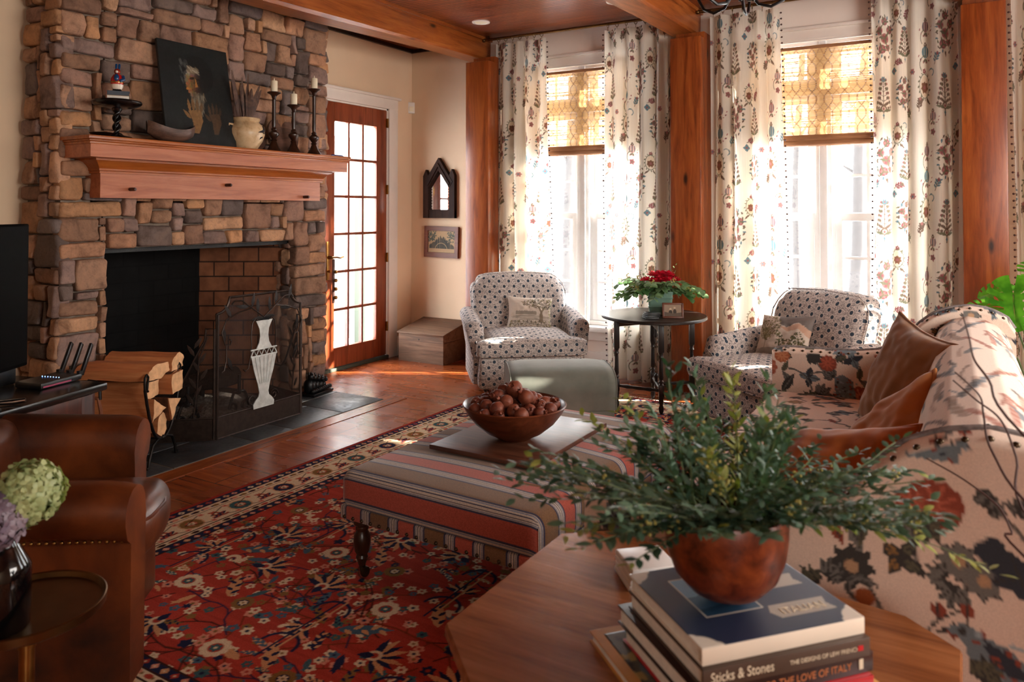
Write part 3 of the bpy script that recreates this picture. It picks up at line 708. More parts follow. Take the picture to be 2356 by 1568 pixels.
# mantelpiece
def mantel():
    t = thing('mantelpiece', 'stepped pine mantel shelf with peg hooks across the stone chimney', 'mantelpiece')
    XBk = -4.47
    G().box((XBk, 2.615, 1.512), (-4.305, 4.39, 1.70)).build('box_front', M['mantel'], t, smooth=False)
    def profile(pts, y0, y1, name, mat):
        # mitred moulding around three sides: pts (out, z)
        g = G(); secs = [[(XBk, y0-o, z) for o, z in pts], [(-4.305+o, y0-o, z) for o, z in pts], [(-4.305+o, y1+o, z) for o, z in pts], [(XBk, y1+o, z) for o, z in pts]]
        n = len(pts)
        for q in secs: g.v += q
        for s in range(3):
            for i in range(n-1): a = s*n+i; g.f.append((a, a+n, a+n+1, a+1))
        g.build(name, mat, t, angle=25)
    profile([(.0, 1.655), (.012, 1.655), (.012, 1.668), (.018, 1.672), (.018, 1.682), (.03, 1.70), (.05, 1.72), (.066, 1.728), (.066, 1.742), (.0, 1.744)], 2.615, 4.39, 'crown_moulding', M['mantel_trim'])
    G().box((XBk, 2.468, 1.74), (-4.158, 4.537, 1.815)).build('shelf_fascia', M['mantel'], t, smooth=False)
    g = G()
    for z0, z1, o in ((1.812, 1.828, .008), (1.828, 1.838, .014), (1.838, 1.86, .022)): g.box((XBk, 2.468-o, z0), (-4.158+o, 4.537+o, z1), r=.003)
    g.build('shelf_edge', M['mantel_trim'], t)
    for y, z in ((2.80, 1.565), (3.50, 1.61), (4.22, 1.54)):
        G().lathe([(.011, 0), (.011, .05), (.008, .055), (0, .056)], 10, xf((-4.305, y, z), ry=R(90))).build('peg', M['cabinet'], t)
mantel()

# ------------------------------------------------------------------ outdoors
struct(G().box((-40, 6.9, -.62), (40, 60, -.6)).box((-40, -20, -.62), (-5.3, 6.9, -.6)).build('ground_outside', M['snow'], smooth=False))
def tree(x, y, r, h, lean, sd, label):
    q = random.Random(sd); t = thing('bare_tree', label, 'tree', (x, y, -.62), 0, 'bare trees in the snow')
    pts = [(lean*z*.1+.04*sin(z*1.3+sd), .03*cos(z*1.7+sd), z) for z in np.linspace(0, h, 14)]
    g = G().tube(pts, [r*(1.5 if i == 0 else 1-.6*i/13) for i in range(14)], 10); b = G()
    for k in range(9):
        z = h*q.uniform(.28, .95); a = q.uniform(0, 2*PI); L = q.uniform(.8, 2.2); p = Vector((lean*z*.1, 0, z)); P = [p]; d = Vector((cos(a), sin(a), .5))
        for s in range(5): d = (d+Vector((q.uniform(-.4, .4), q.uniform(-.4, .4), q.uniform(-.1, .4)))).normalized(); P.append(P[-1]+d*L/5)
        b.tube(P, [.035, .028, .02, .014, .009, .005], 5)
        p2 = P[3]; b.tube([p2, p2+Vector((q.uniform(-.4, .4), q.uniform(-.4, .4), .4)), p2+Vector((q.uniform(-.7, .7), q.uniform(-.7, .7), .7))], [.015, .01, .004], 5)
    g.build('trunk', M['treebark'], t); b.build('branches', M['treebark'], t)
for i, (x, y, r, h, l, lab) in enumerate(((-1.58, 14.5, .125, 9, .6, 'bare trunk seen through the pane nearest the sofa'), (-2.70, 15.5, .085, 9, .3, 'slim bare tree seen through the other pane of the sofa side window'),
        (-8.3, 17, .16, 9, .2, 'slim bare tree outside the corner window'), (-5.3, 22, .16, 9, .5, 'distant bare tree between the two windows'), (-.6, 20, .2, 10, -.4, 'distant bare tree outside the sofa side window'), (1.5, 12, .2, 9, .3, 'bare tree beyond the post behind the sofa'))):
    tree(x, y, r, h, l, i, lab)
t = thing('garden_wall', 'pale stone garden wall seen through the french door', 'wall', (-8.6, 9.5, -.6)); t['kind'] = 'structure'
G().box((-.25, -4, 0), (.25, 2.5, 3.2)).build('masonry', M['exwall'], t, smooth=False); G().box((-.3, -4.02, 3.2), (.3, 2.5, 3.3), r=.05).build('snow_cap', M['snow'], t)
tag(G().box((-6.14, 6.83, -.6), (-5.97, 7.02, 3.4), r=.01).build('porch_post', M['extpost']), 'grey green porch post outside the french door', 'post')
t = thing('snowy_shrub', 'snow dusted green shrub outside the french door', 'shrub', (-6.75, 6.3, -.62)); q = random.Random(3); g = G(); s = G()
for k in range(900):
    a, e, rr_ = q.uniform(0, 2*PI), q.uniform(0, 1), q.uniform(.35, .62); d = Vector((cos(a)*math.sqrt(1-e*e), sin(a)*math.sqrt(1-e*e), e)); g.leaf(d*rr_+Vector((0, 0, .12)), (d+Vector((q.uniform(-.8, .8), q.uniform(-.8, .8), q.uniform(-.5, .8)))), (q.random(), q.random(), 1), .11, .055)
for k in range(14): s.tube([(0, 0, 0), (q.uniform(-.2, .2), q.uniform(-.2, .2), .3), (q.uniform(-.45, .45), q.uniform(-.45, .45), q.uniform(.4, .6))], [.012, .009, .004], 5)
g.build('foliage', M['shrub'], t); s.build('stems', M['twig'], t)
# ------------------------------------------------------------------ oriental rug
def rug():
    Wd, Ln = 3.05, 4.32; red, navy, cream, tan, blue, teal, pink, dk = (172, 62, 48), (38, 40, 66), (222, 198, 164), (206, 150, 106), (74, 100, 116), (62, 96, 98), (214, 140, 116), (62, 36, 30)
    v = Cv(Wd, Ln, .004, red, False); q = random.Random(21); gold = (136, 100, 54)
    # abrash: slow colour bands woven across the field
    for j in range(0, v.ny, 3):
        f = 1+.22*mnoise.noise(Vector((0, j*.02, 1)))+q.uniform(-.10, .10); v.a[j:j+3] *= f
    def rosette(x, y, r, c, c2, c3, n=10):
        for k in range(n): a = 2*PI*k/n; v.ell(x+r*.72*cos(a), y+r*.72*sin(a), r*.3, c=c)
        v.ell(x, y, r*.72, c=c); v.ell(x, y, r*.5, c=c2); v.flower(x, y, r*.45, 6, c3, c)
    def palm(x, y, s, a):
        for k in range(9):
            b = a+(k-4)*.34; v.leaf(x, y, s*(1 if k % 2 else .88), s*.24, b, navy if k % 2 == 0 else tan); 
        v.ell(x, y, s*.24, c=cream); v.ell(x, y, s*.13, c=red); v.leaf(x, y, s*.5, s*.3, a+PI, navy)
    def lf(x, y, s, a, c, c2):
        v.leaf(x, y, s, s*.3, a, c)
        for k in range(5): v.leaf(x+cos(a)*s*(.15+.15*k), y+sin(a)*s*(.15+.15*k), s*.22, s*.1, a+(.8 if k % 2 else -.8), c2)
    def vine(x, y, L, a, c):
        P = [(x, y)]
        for k in range(12): a += q.uniform(-.45, .45); x += cos(a)*L/12; y += sin(a)*L/12; P.append((x, y))
        v.line(P, .0055, c)
        for k in range(2, 12, 2):
            px, py = P[k]; b = a+q.choice((-1.2, 1.2)); v.line([(px, py), (px+.04*cos(b), py+.04*sin(b))], .005, c); v.flower(px+.05*cos(b), py+.05*sin(b), .022, 5, q.choice((cream, cream, teal, gold, pink, blue)), q.choice((navy, red, gold)))
    for k in range(260): vine(q.uniform(.35, Wd-.35), q.uniform(.35, Ln-.35), q.uniform(.3, .7), q.uniform(0, 6.28), q.choice((dk, dk, navy, (120, 52, 30))))
    for k in range(1150):
        x, y = q.uniform(.33, Wd-.33), q.uniform(.33, Ln-.33); c = q.choice((cream, cream, cream, blue, teal, gold, navy, pink)); v.flower(x, y, q.uniform(.017, .029), q.choice((5, 6)), c, q.choice((red, gold, navy)), q.uniform(0, 1))
    for k in range(420): lf(q.uniform(.33, Wd-.33), q.uniform(.33, Ln-.33), q.uniform(.05, .13), q.uniform(0, 6.28), q.choice((blue, navy, teal, tan, gold)), q.choice((navy, tan, cream, blue)))
    for k in range(46):   # ragged white animals' forms and curls
        x, y, a = q.uniform(.35, Wd-.35), q.uniform(.35, Ln-.35), q.uniform(0, 6.28); v.arc(x, y, .03, a, a+3.6, .018, cream, 8, .02); v.leaf(x+.03*cos(a), y+.03*sin(a), .045, .022, a+1, cream)
    ys = np.linspace(.5, Ln-.5, 15)
    for j, y in enumerate(ys):
        for i in range(7):
            x = .5+(Wd-1.0)*(i+(.5 if j % 2 else 0))/6.5; m = (i*3+j) % 5
            if m in (0, 3): palm(x, y, .115, q.choice((PI/2, -PI/2, .4, 2.7)))
            elif m == 1: rosette(x, y, .052, cream, red, teal)
            elif m == 2: palm(x, y, .085, q.uniform(0, 6)); lf(x+.1, y+.05, .2, .5, blue, tan)
            else: rosette(x, y, .042, gold, navy, cream); lf(x-.08, y, .17, 2.2, tan, navy)
            if m == 2:
                for s in (-1, 1): v.arc(x, y+s*.12, .07, 0, PI, .012, navy); v.line([(x-.012, y-.2), (x-.012, y+.2)], .007, navy); v.line([(x+.012, y-.2), (x+.012, y+.2)], .007, tan)
    # borders: red edge, navy guard, ivory main border with rosettes, navy guard
    def band(d0, d1, c):
        i0, i1 = int(d0/v.res), int(d1/v.res); c = lin(c)
        v.a[i0:i1, i0:v.nx-i0] = c; v.a[v.ny-i1:v.ny-i0, i0:v.nx-i0] = c; v.a[i0:v.ny-i0, i0:i1] = c; v.a[i0:v.ny-i0, v.nx-i1:v.nx-i0] = c
    for d0, d1, c in ((0, .03, (150, 50, 36)), (.03, .075, navy), (.075, .082, dk), (.082, .125, cream), (.125, .131, dk), (.131, .27, cream), (.27, .276, dk), (.276, .31, cream), (.31, .316, dk), (.316, .355, navy), (.355, .362, dk)): band(d0, d1, c)
    def along(d, step, fn):
        for L, T in ((Wd, lambda s: (s, d)), (Wd, lambda s: (Wd-s, Ln-d)), (Ln, lambda s: (d, Ln-s)), (Ln, lambda s: (Wd-d, s))):
            n = max(1, round((L-2*d)/step))
            for k in range(n): s = d+(L-2*d)*(k+.5)/n; x, y = T(s); x2, y2 = T(s+.001); fn(x, y, math.atan2(y2-y, x2-x), k)
    along(.0525, .05, lambda x, y, a, k: v.flower(x, y, .018, 4, (pink, tan, cream, red)[k % 4], blue, a))
    along(.1035, .055, lambda x, y, a, k: (v.ell(x, y, .019, .011, a, (pink, dk, gold)[k % 3]), v.ell(x+.02*cos(a), y+.02*sin(a), .007, c=navy)))
    along(.293, .055, lambda x, y, a, k: (v.ell(x, y, .019, .011, a, (dk, pink, red)[k % 3]), v.ell(x+.02*cos(a), y+.02*sin(a), .006, c=gold)))
    along(.3355, .05, lambda x, y, a, k: v.flower(x, y, .016, 4, (tan, red, pink)[k % 3], cream, a))
    def main(x, y, a, k):
        if k % 2 == 0: rosette(x, y, .052, (navy, teal, gold)[k//2 % 3], (190, 88, 60), cream, 12); v.ell(x, y, .058, c=tan, ring=.006)
        else:
            for s in (-1, 1): v.arc(x+s*.02*cos(a), y+s*.02*sin(a), .035, a+s*1.2, a+s*1.2+3.4, .012, (176, 80, 58), 10)
            lf(x-.05*cos(a), y-.05*sin(a), .1, a+.35, navy, (190, 80, 60))
        b = a+PI/2
        for s in (-1, 1): v.flower(x+s*.05*cos(b)+.05*cos(a), y+s*.05*sin(b)+.05*sin(a), .017, 5, pink, red); v.line([(x+s*.055*cos(b)-.07*cos(a), y+s*.055*sin(b)-.07*sin(a)), (x+.03*cos(a), y+.03*sin(a))], .005, dk)
    along(.2, .135, main)
    nx, ny = v.nx+1, v.ny+1; x = np.linspace(0, Wd, nx); y = np.linspace(0, Ln, ny); X, Y = np.meshgrid(x, y, indexing='ij')
    P = np.stack([X.ravel(), Y.ravel(), np.full(X.size, .008)], 1); c = v.samp(np.clip(X.ravel(), 0, Wd-1e-6), np.clip(Y.ravel(), 0, Ln-1e-6))
    t = thing('rug', 'large red oriental rug with ivory floral border under the striped ottoman', 'rug', (-3.245, 1.21, .0), R(-1.2))
    e = np.r_[np.arange(nx)*ny, (nx-1)*ny+np.arange(1, ny), np.arange(nx-2, -1, -1)*ny+ny-1, np.arange(ny-2, 0, -1)]
    P2 = P[e].copy(); P2[:, 2] = .001; m = np.arange(len(e))+len(P); F = np.concatenate([grid_faces(nx, ny), np.stack([e, m, np.roll(m, -1), np.roll(e, -1)], 1)])
    mk('pile', np.concatenate([P, P2]), F, M['rug'], t, False, np.concatenate([c, c[e]]))
    f = G()
    for yy, s in ((0, -1), (Ln, 1)):
        for k in range(420): xx = Wd*(k+.5)/420; f.box((xx-.0018, yy if s > 0 else yy-.045, .001), (xx+.0018, yy+.045 if s > 0 else yy, .004), xf((0, 0, 0), 0, 0, q.uniform(-.002, .002)))
    o = f.build('fringe', M['paper'], t, False); o['kind'] = 'stuff'
rug()

# ------------------------------------------------------------------ printed curtains
def curtain_print():
    v = Cv(.66, .88, .0035, (232, 225, 213)); q = random.Random(5)
    ro, te, br, pk, ol = (148, 96, 98), (104, 132, 142), (122, 104, 92), (176, 122, 120), (120, 118, 98)
    def sprig(x, y, L, a, n, c, c2):
        v.line([(x, y), (x+L*cos(a), y+L*sin(a))], .005, br)
        for k in range(n):
            t = L*(.25+.75*k/n); s = -1 if k % 2 else 1; v.leaf(x+t*cos(a), y+t*sin(a), .034, .016, a+s*.9, c)
        v.ell(x+L*cos(a), y+L*sin(a), .012, c=c2)
    def pomegranate(x, y, s, c):
        v.ell(x, y, s, s*1.05, 0, c); 
        for k in range(-2, 3): v.line([(x+k*s*.36, y-s*.75), (x+k*s*.36, y+s*.75)], .0045, (222, 212, 196) if k % 2 else te)
        v.arc(x, y-s*2.2, s*1.6, PI*.5, PI*1.25, .006, ol); v.leaf(x, y-s*1.1, s*1.1, s*.5, -PI*.3, ol); v.leaf(x, y-s*1.1, s*1.1, s*.5, -PI*.7, br); v.flower(x, y+s*1.35, s*.5, 3, br, None, PI/2-2.1)
        for k in range(7): a = -PI*.95+k*PI*.15; v.leaf(x+cos(a)*s*1.75, y+sin(a)*s*1.5-s*.2, s*.55, s*.28, a+1, ro if k % 2 else pk)
    def medallion(x, y, s):
        v.ell(x, y, s*.8, s*1.2, 0, ol, ring=.008); v.ell(x, y, s*.62, s, 0, (222, 206, 186)); v.flower(x, y-.01, s*.62, 7, (128, 92, 74), ro, PI/2, .9)
        for k in range(16): a = 2*PI*k/16; v.leaf(x+.8*s*cos(a), y+1.2*s*sin(a), s*.3, s*.16, a+.7, ol)
        v.flower(x, y+s*1.42, s*.3, 5, ro, None); v.arc(x+s*1.1, y+s*1.2, s*.35, -1, 2.4, .006, te); v.leaf(x-s*.3, y-s*1.2, s*.9, s*.3, -2.4, br); v.leaf(x+s*.3, y-s*1.2, s*.9, s*.3, -.7, br)
    def tree_of(x, y, s):   # tall branching bouquet
        v.line([(x, y-s), (x, y+s)], .006, br)
        for k in range(7):
            t = -s*.6+k*s*.24
            for sd in (-1, 1):
                a = PI/2+sd*(1.15-.07*k); L = s*(.52-.05*k); ex, ey = x+cos(a)*L, y+t+sin(a)*L; v.line([(x, y+t), (ex, ey)], .004, br)
                v.ell(ex, ey, .0105, c=(ro, br, pk)[k % 3]); v.ell(x+cos(a)*L*.62, y+t+sin(a)*L*.62+.008, .0095, c=(br, ro)[k % 2]); v.leaf(ex, ey-.014, .03, .013, a-sd*1.4, ol)
        v.flower(x, y+s*1.02, s*.16, 6, te, ro); v.ell(x, y-s*.5, s*.2, s*.17, 0, br); v.ell(x, y-s*.5, s*.11, c=(214, 196, 178)); v.ell(x, y-s*.5, s*.06, c=ro)
        for sd in (-1, 1): v.leaf(x, y-s*.62, s*.6, s*.17, PI/2+sd*1.35, ol); v.leaf(x, y-s*.35, s*.55, s*.15, PI/2+sd*1.0, br)
        v.leaf(x, y-s*.75, s*.2, s*.12, -PI/2, te)
    def bouquet(x, y, s):   # drop of blossoms in a leafy outline
        for k, (dx, dy, r) in enumerate(((0, .95, .19), (-.33, .5, .21), (.33, .55, .2), (0, .12, .25), (-.18, -.4, .22), (.2, -.3, .16))):
            v.ell(x+dx*s, y+dy*s, r*s, c=(ro, pk)[k % 2]); v.flower(x+dx*s, y+dy*s, r*s*.85, 6, pk if k % 2 == 0 else ro, br)
            for b in range(3): v.leaf(x+dx*s, y+dy*s, r*s*1.6, r*s*.5, b*2.1+k, ol)
        for k in range(24):
            a = 2*PI*k/24; r = s*(.75+.2*cos(2*a)); X, Y = x+r*.85*sin(a), y+s*.2-r*1.15*cos(a); v.leaf(X, Y, .032, .014, PI/2-a+.4*(-1)**k, (ol, br, te)[k % 3])
        v.leaf(x, y-s*.7, s*.3, s*.1, -PI/2, br)
    pomegranate(.12, .70, .036, ro); pomegranate(.115, .52, .04, te); medallion(.10, .28, .075); tree_of(.31, .20, .14); bouquet(.33, .62, .15); tree_of(.55, .58, .12); bouquet(.54, .22, .11); pomegranate(.20, .06, .03, pk); medallion(.47, .82, .055); sprig(.60, .86, .09, -2, 7, ro, br); sprig(.22, .42, .08, 1.2, 6, te, ro); v.flower(.44, .40, .03, 4, te, ro); sprig(.44, .44, .07, .4, 6, ro, br); v.flower(.2, .83, .026, 5, ro, br); sprig(.03, .10, .09, 1.4, 8, br, pk); v.flower(.64, .38, .024, 6, pk, te); sprig(.62, .05, .07, 2, 6, ol, ro)
    return v
CUR = curtain_print()
def curtain(name, x0, x1, n, seed, label, edge, drift=(0, 0), ztop=2.995, phase=0.):
    q = random.Random(seed); nu, nv = 300, 520; Yc = 6.055; cloth = (x1-x0)*1.75
    u = np.linspace(0, 1, nu); z = np.linspace(.015, ztop, nv); U, Z = np.meshgrid(u, z, indexing='ij'); d = 1-Z/ztop
    w = np.array([q.uniform(.7, 1.3) for _ in range(n+1)]); cs = np.r_[0, np.cumsum(w)]; cs /= cs[-1]; ph = np.interp(u, cs, np.arange(n+2))*PI+phase
    amp = np.interp(u, np.linspace(0, 1, n+2), [q.uniform(.6, 1.2) for _ in range(n+2)])
    A = (.026+.026*np.minimum(d*3, 1))*amp[:, None]
    Y = Yc+A*np.sin(ph[:, None]+.25*np.sin(Z*1.2+seed)) + .006*np.sin(U*31+Z*2.2)
    X = x0+U*(x1-x0)+drift[0]*d*(1-U)+drift[1]*d*U+.012*np.cos(ph[:, None]*1.0)*np.minimum(d*2, 1)+.012*np.sin(Z*1.7+seed)*d
    P = np.stack([X.ravel(), Y.ravel(), Z.ravel()], 1)
    t = thing(name, label, 'curtain', group='floral curtain panels')
    c = CUR.samp(U.ravel()*cloth+seed*.21, Z.ravel()+seed*.37)
    mk('panel', P, grid_faces(nu, nv), M['curtain'], t, True, c, 180)
    e = 0 if edge < 0 else nu-1; pp = []
    for k in range(62): zz = .1+k*(ztop-.14)/61; p = P.reshape(nu, nv, 3)[e, int(round((zz-.015)/(ztop-.015)*(nv-1)))]; pp.append((p[0]+edge*.013, p[1]-.004, p[2]))
    studs(t, pp, G().ball((0, 0, 0), .0075, 8, 5).tube([(0, 0, 0), (-edge*.013, .004, 0)], .002, 4), 'pompom', M['twig'])
    for k in range(7):   # rings on the rod, one per pleat
        rings.append((x0+(k+.35)/7*(x1-x0), label, k))
rings = []
ring0 = None
curtain('curtain', -3.70, -3.17, 7, 1, 'floral curtain panel between the corner post and the corner window', 1, (0, .05))
curtain('curtain', -2.60, -2.01, 8, 2, 'floral curtain panel between the corner window and the middle post', -1, (.0, .0))
curtain('curtain', -1.685, -1.15, 7, 3, 'floral curtain panel between the middle post and the sofa side window', 1, (0, .06))
curtain('curtain', -.51, .035, 8, 4, 'floral curtain panel between the sofa side window and the end post', -1, (.0, 0), phase=.6)
curtain('curtain', .34, .82, 7, 6, 'floral curtain panel beyond the end post behind the sofa', -1, (0, 0))
for i, (a, b, lab) in enumerate(((-3.84, -2.03, 'brass curtain rod above the corner window'), (-1.79, .0, 'brass curtain rod above the sofa side window'), (.23, 1.9, 'brass curtain rod above the window beyond the end post'))):
    t = thing('curtain_rod', lab, 'curtain rod', (0, 0, 0), 0, 'brass curtain rods'); G().tube([(a, 6.055, 3.045), (b, 6.055, 3.045)], .0125, 12).build('rod', M['rodmetal'], t)
    for x, s in ((a, 1), (b, -1)): G().ball((x+s*.006, 6.055, 3.045), .018, 10, 6).build('end_cap', M['rodmetal'], t)
    for x in (a+.05, b-.05): G().box((x-.008, 6.05, 3.05), (x+.008, 6.07, 3.079)).box((x-.014, 6.045, 3.0785), (x+.014, 6.075, 3.08)).build('bracket', M['rodmetal'], t)
NM = ('first', 'second', 'third', 'fourth', 'fifth', 'sixth', 'seventh')
for xx, lab, k in rings:
    if ring0 is None:
        g = G().tube([(.0, .021*cos(a), .021*sin(a)) for a in np.linspace(0, 2*PI, 17)[:-1]], .0028, 6, close=True).tube([(0, 0, -.021), (0, .004, -.032), (0, 0, -.05)], .0022, 5)
        ring0 = g.build('curtain_ring', M['rodmetal']); r = ring0
    else: r = ring0.copy(); C.objects.link(r)
    r.location = (xx, 6.055, 3.0455-.0105); r.rotation_euler = (0, 0, rnd.uniform(-.35, .35)); tag(r, '%s ring from left on the curtain %s' % (NM[k], lab.replace('floral curtain panel ', '')), 'curtain ring', 'curtain rings')

# woven reed blinds
def blind(cx, w, label, zb=1.99):
    t = thing('woven_blind', label, 'blind', (cx, 6.165, 0), 0, 'woven reed blinds'); ht = 2.695-zb
    v = Cv(w, ht, .004, (198, 166, 124), False); dk = (120, 80, 54); s = .115
    for k in range(int(w/s)+2):
        for sg in (-1, 1):
            P = []
            for i in range(70):
                z = ht*i/69; P.append((k*s+sg*s*.28*(-1)**k*sin(z*2*PI/.235)*min(1, (ht-z)*12), z))
            v.line(P, .005, dk)
            v.line([(p+s*.5, z) for p, z in P], .0035, (150, 106, 70))
    for z in np.arange(0, ht, .012): v.line([(0, z), (w, z)], .003, (184, 142, 96), .5)
    n = v.nx+1, v.ny+1; x = np.linspace(0, w, n[0]); z = np.linspace(0, ht, n[1]); X, Z = np.meshgrid(x, z, indexing='ij')
    mk('woven_panel', np.stack([X.ravel()-w/2, .003*np.sin(Z.ravel()*90), Z.ravel()+zb], 1), grid_faces(*n), M['reed'], t, False, v.samp(np.clip(X.ravel(), 0, w-1e-6), np.clip(Z.ravel(), 0, ht-1e-6)))
    g = G()
    for k in range(3): g.lathe([(.026, -w/2), (.026, w/2)], 14, xf((0, (-.004, .012, 0)[k], zb-(0, .018, .036)[k]), ry=R(90)))
    g.build('rolled_hem', M['reedroll'], t); G().box((-w/2, -.012, 2.675), (w/2, .012, 2.70), r=.003).build('head_rail', M['reedroll'], t)
    for sx in (-.36, .36):
        G().tube([(sx*w/.9, -.03, 2.69), (sx*w/.9, -.034, zb-.04)], .0035, 5).tube([(sx*w/.9+.016, -.03, 2.69), (sx*w/.9+.016, -.034, zb-.04)], .003, 5).build('cord', M['copper'], t)
        G().lathe([(.004, -.05), (.011, -.03), (.012, 0), (.007, .02), (.003, .045)], 8, xf((sx*w/.9+.008, -.036, 2.65))).build('cord_toggle', M['copper'], t)
blind(-2.88, 1.06, 'woven reed blind half lowered over the corner window'); blind(-.86, 1.06, 'woven reed blind half lowered over the sofa side window')
# ------------------------------------------------------------------ upholstery
def deform(vs, fn): return [fn(Vector(p)) for p in vs]
def soft(h, r, fn=None, step=.05, k=3):
    vs, fs = rbox(h, r, k, 1, step); return (deform(vs, fn) if fn else vs), fs
def piping(pts, r=.0045, close=False): return G().tube(pts, r, 6, close=close)

def pillow_mesh(w, h, d, n=40, ear=.05, sag=0, seed=0):
    """knife-edge cushion lying in the XZ plane, base at z = 0, thickness along y; returns verts, faces, uv"""
    q = random.Random(seed); vs = []; uv = []; fs = []
    for s in (-1, 1):
        for i in range(n+1):
            for j in range(n+1):
                a, b = -1+2*i/n, -1+2*j/n
                t = ((1-a**2)*(1-b**2))**.45 if abs(a) < 1 and abs(b) < 1 else 0
                kx = 1-.09*(1-abs(a)**2)*0-.085*(1-a*a)*0-.10*(1-b*b)*abs(a); kz = 1-.10*(1-a*a)*abs(b)
                x = a*w/2*kx; z = b*h/2*kz; y = s*d/2*t
                y += .010*t**.5*mnoise.noise(Vector((a*2.2+seed, b*2.2, s*2.0)))*d*8
                y += .05*d*mnoise.noise(Vector((a*5+seed, b*5, s)))*t**.4
                z -= sag*(1-b)*.5*(1-a*a)*.3
                vs.append((x, y, z+h/2)); uv.append(((a+1)/2*w, (b+1)/2*h))
    N1 = (n+1)**2
    for i in range(n):
        for j in range(n):
            a = i*(n+1)+j; f = (a, a+n+1, a+n+2, a+1); fs.append(f); fs.append(tuple(v+N1 for v in f[::-1]))
    return vs, fs, uv
def pillow_edge(vs, n):
    ring = [i*(n+1) for i in range(n+1)]+[n*(n+1)+j for j in range(1, n+1)]+[i*(n+1)+n for i in range(n-1, -1, -1)]+[j for j in range(n-1, 0, -1)]
    return [vs[i] for i in ring]

def armchair(label, loc, rz):
    t = thing('armchair', label, 'armchair', loc, rz, 'dotted upholstered armchairs'); mat = M['dots']; uv = uvbox
    # box of the seat with a straight skirted front (front faces local -y)
    vs, fs = soft((.40, .37, .125), .035, lambda p: Vector((p.x*(1+.02*(p.z < 0)), p.y, p.z)))
    G().add(vs, fs, xf((0, .0, .205))).build('seat_base', mat, t, uv=uv)
    def cush(p):
        e = max(abs(p.x)/.44, abs(p.y)/.36); z = p.z+(.045*(1-min(1, (p.x/.44)**2))*(1-min(1, (p.y/.40)**2)) if p.z > 0 else 0)
        x = p.x*(1 if p.y < -.27 else .80 if p.y > -.23 else 1-.2*(p.y+.27)/.04); return Vector((x, p.y, z))
    vs, fs = soft((.425, .37, .062), .045, cush, .035)
    cu = G().add(vs, fs, xf((0, -.055, .385))).build('seat_cushion', mat, t, uv=uv)
    for zz in (.43, .338): piping([(x*.422, -.055+y, zz) for x, y in ((-.99, -.23), (-1, -.30), (-.97, -.345), (-.9, -.362), (-.5, -.366), (0, -.367), (.5, -.366), (.9, -.362), (.97, -.345), (1, -.30), (.99, -.23))]).build('piping', mat, cu, uv=uv)
    # arms: set back, rounded over, rolling outward
    for s in (-1, 1):
        secs = []
        for k in range(15):
            tt = k/14; y = -.235+.60*tt; e = min(1, tt/.10); top = .575+.045*sm(tt)-.10*(1-math.sqrt(max(0, 1-(1-e)**2))); w0 = .045+.012*e; bul = (.072)*(.75+.25*e)
            q = [(-w0, .10), (-w0, .30), (-w0, top-.13)]
            for a in range(11): b = PI-PI*a/10; q.append((bul*cos(b)+.012, top-bul*.95+bul*.95*sin(b)))
            q += [(w0+.012, top-.14), (w0, .30), (w0, .10)]
            secs.append([(s*(.375+(u+.012 if True else 0)+.03*max(0, (z-.3))/.3), y, z) for u, z in (q if s > 0 else q)])
        if s < 0: secs = [list(reversed(q)) for q in secs]
        ao = G().loft(secs).build('arm', mat, t, uv=uv, angle=60)
        piping([Vector(p)+Vector((0, -.002, 0)) for p in secs[0]], .0035).build('piping', mat, ao, uv=uv)
    # back: wide, crowned top with rounded shoulders, leaning backwards
    def back(p):
        u = p.x/.41; v = (p.z+.33)/.66; x = p.x*(1-.05*(1-v)-.06*max(0, v-.72)/.28*0)
        z = p.z-.05*abs(u)**3*max(0, v-.4)+.012*(1-u*u)*v; y = p.y-.03*(1-u*u)*sin(PI*max(0, min(1, v)))*(1 if p.y < 0 else -.2)
        y += .17*(max(0, v)**1.15)+(.02*sm((v-.75)/.25)); return Vector((x, y, z))
    vs, fs = rbox((.41, .095, .33), .088, 4, 1, .05)
    def shoulder(p):
        # round the two upper corners
        u = abs(p.x); R_ = .12; cx, cz = .41-R_, .33-R_
        if u > cx and p.z > cz:
            d = math.hypot(u-cx, p.z-cz); m = max(u-cx, p.z-cz)
            if d > 1e-6: f = m/d; return back(Vector((math.copysign(cx+(u-cx)*f, p.x), p.y, cz+(p.z-cz)*f)))
        return back(p)
    b = G().add(deform(vs, shoulder), fs, xf((0, .27, .56))).build('backrest', mat, t, uv=uv)
    rim = [shoulder(Vector((x, -.072, z)))+Vector((0, .27, .56)) for x, z in ((-.41, -.1), (-.41, .1), (-.41, .2), (-.40, .27), (-.36, .32), (-.29, .33), (0, .33), (.29, .33), (.36, .32), (.40, .27), (.41, .2), (.41, .1), (.41, -.1))]
    piping(rim, .004).build('piping', mat, b, uv=uv)
    for x in (-.34, .34):
        for y in (-.31, .33): G().lathe([(.016, 0), (.016, .012), (.026, .03), (.018, .045), (.026, .075), (.028, .085)], 12, xf((x, y, 0))).build('leg', M['walnut'], t)
    return t
RZ1, RZ2 = R(38.5), R(-36)
ch1 = armchair('dotted armchair with the oak tree pillow, facing the green ottoman', (-3.0, 5.35, .0085), RZ1)
ch2 = dup(ch1, 'dotted armchair behind the far sofa arm, under the sofa side window', (-.985, 5.10, .0085), (0, 0, RZ2))

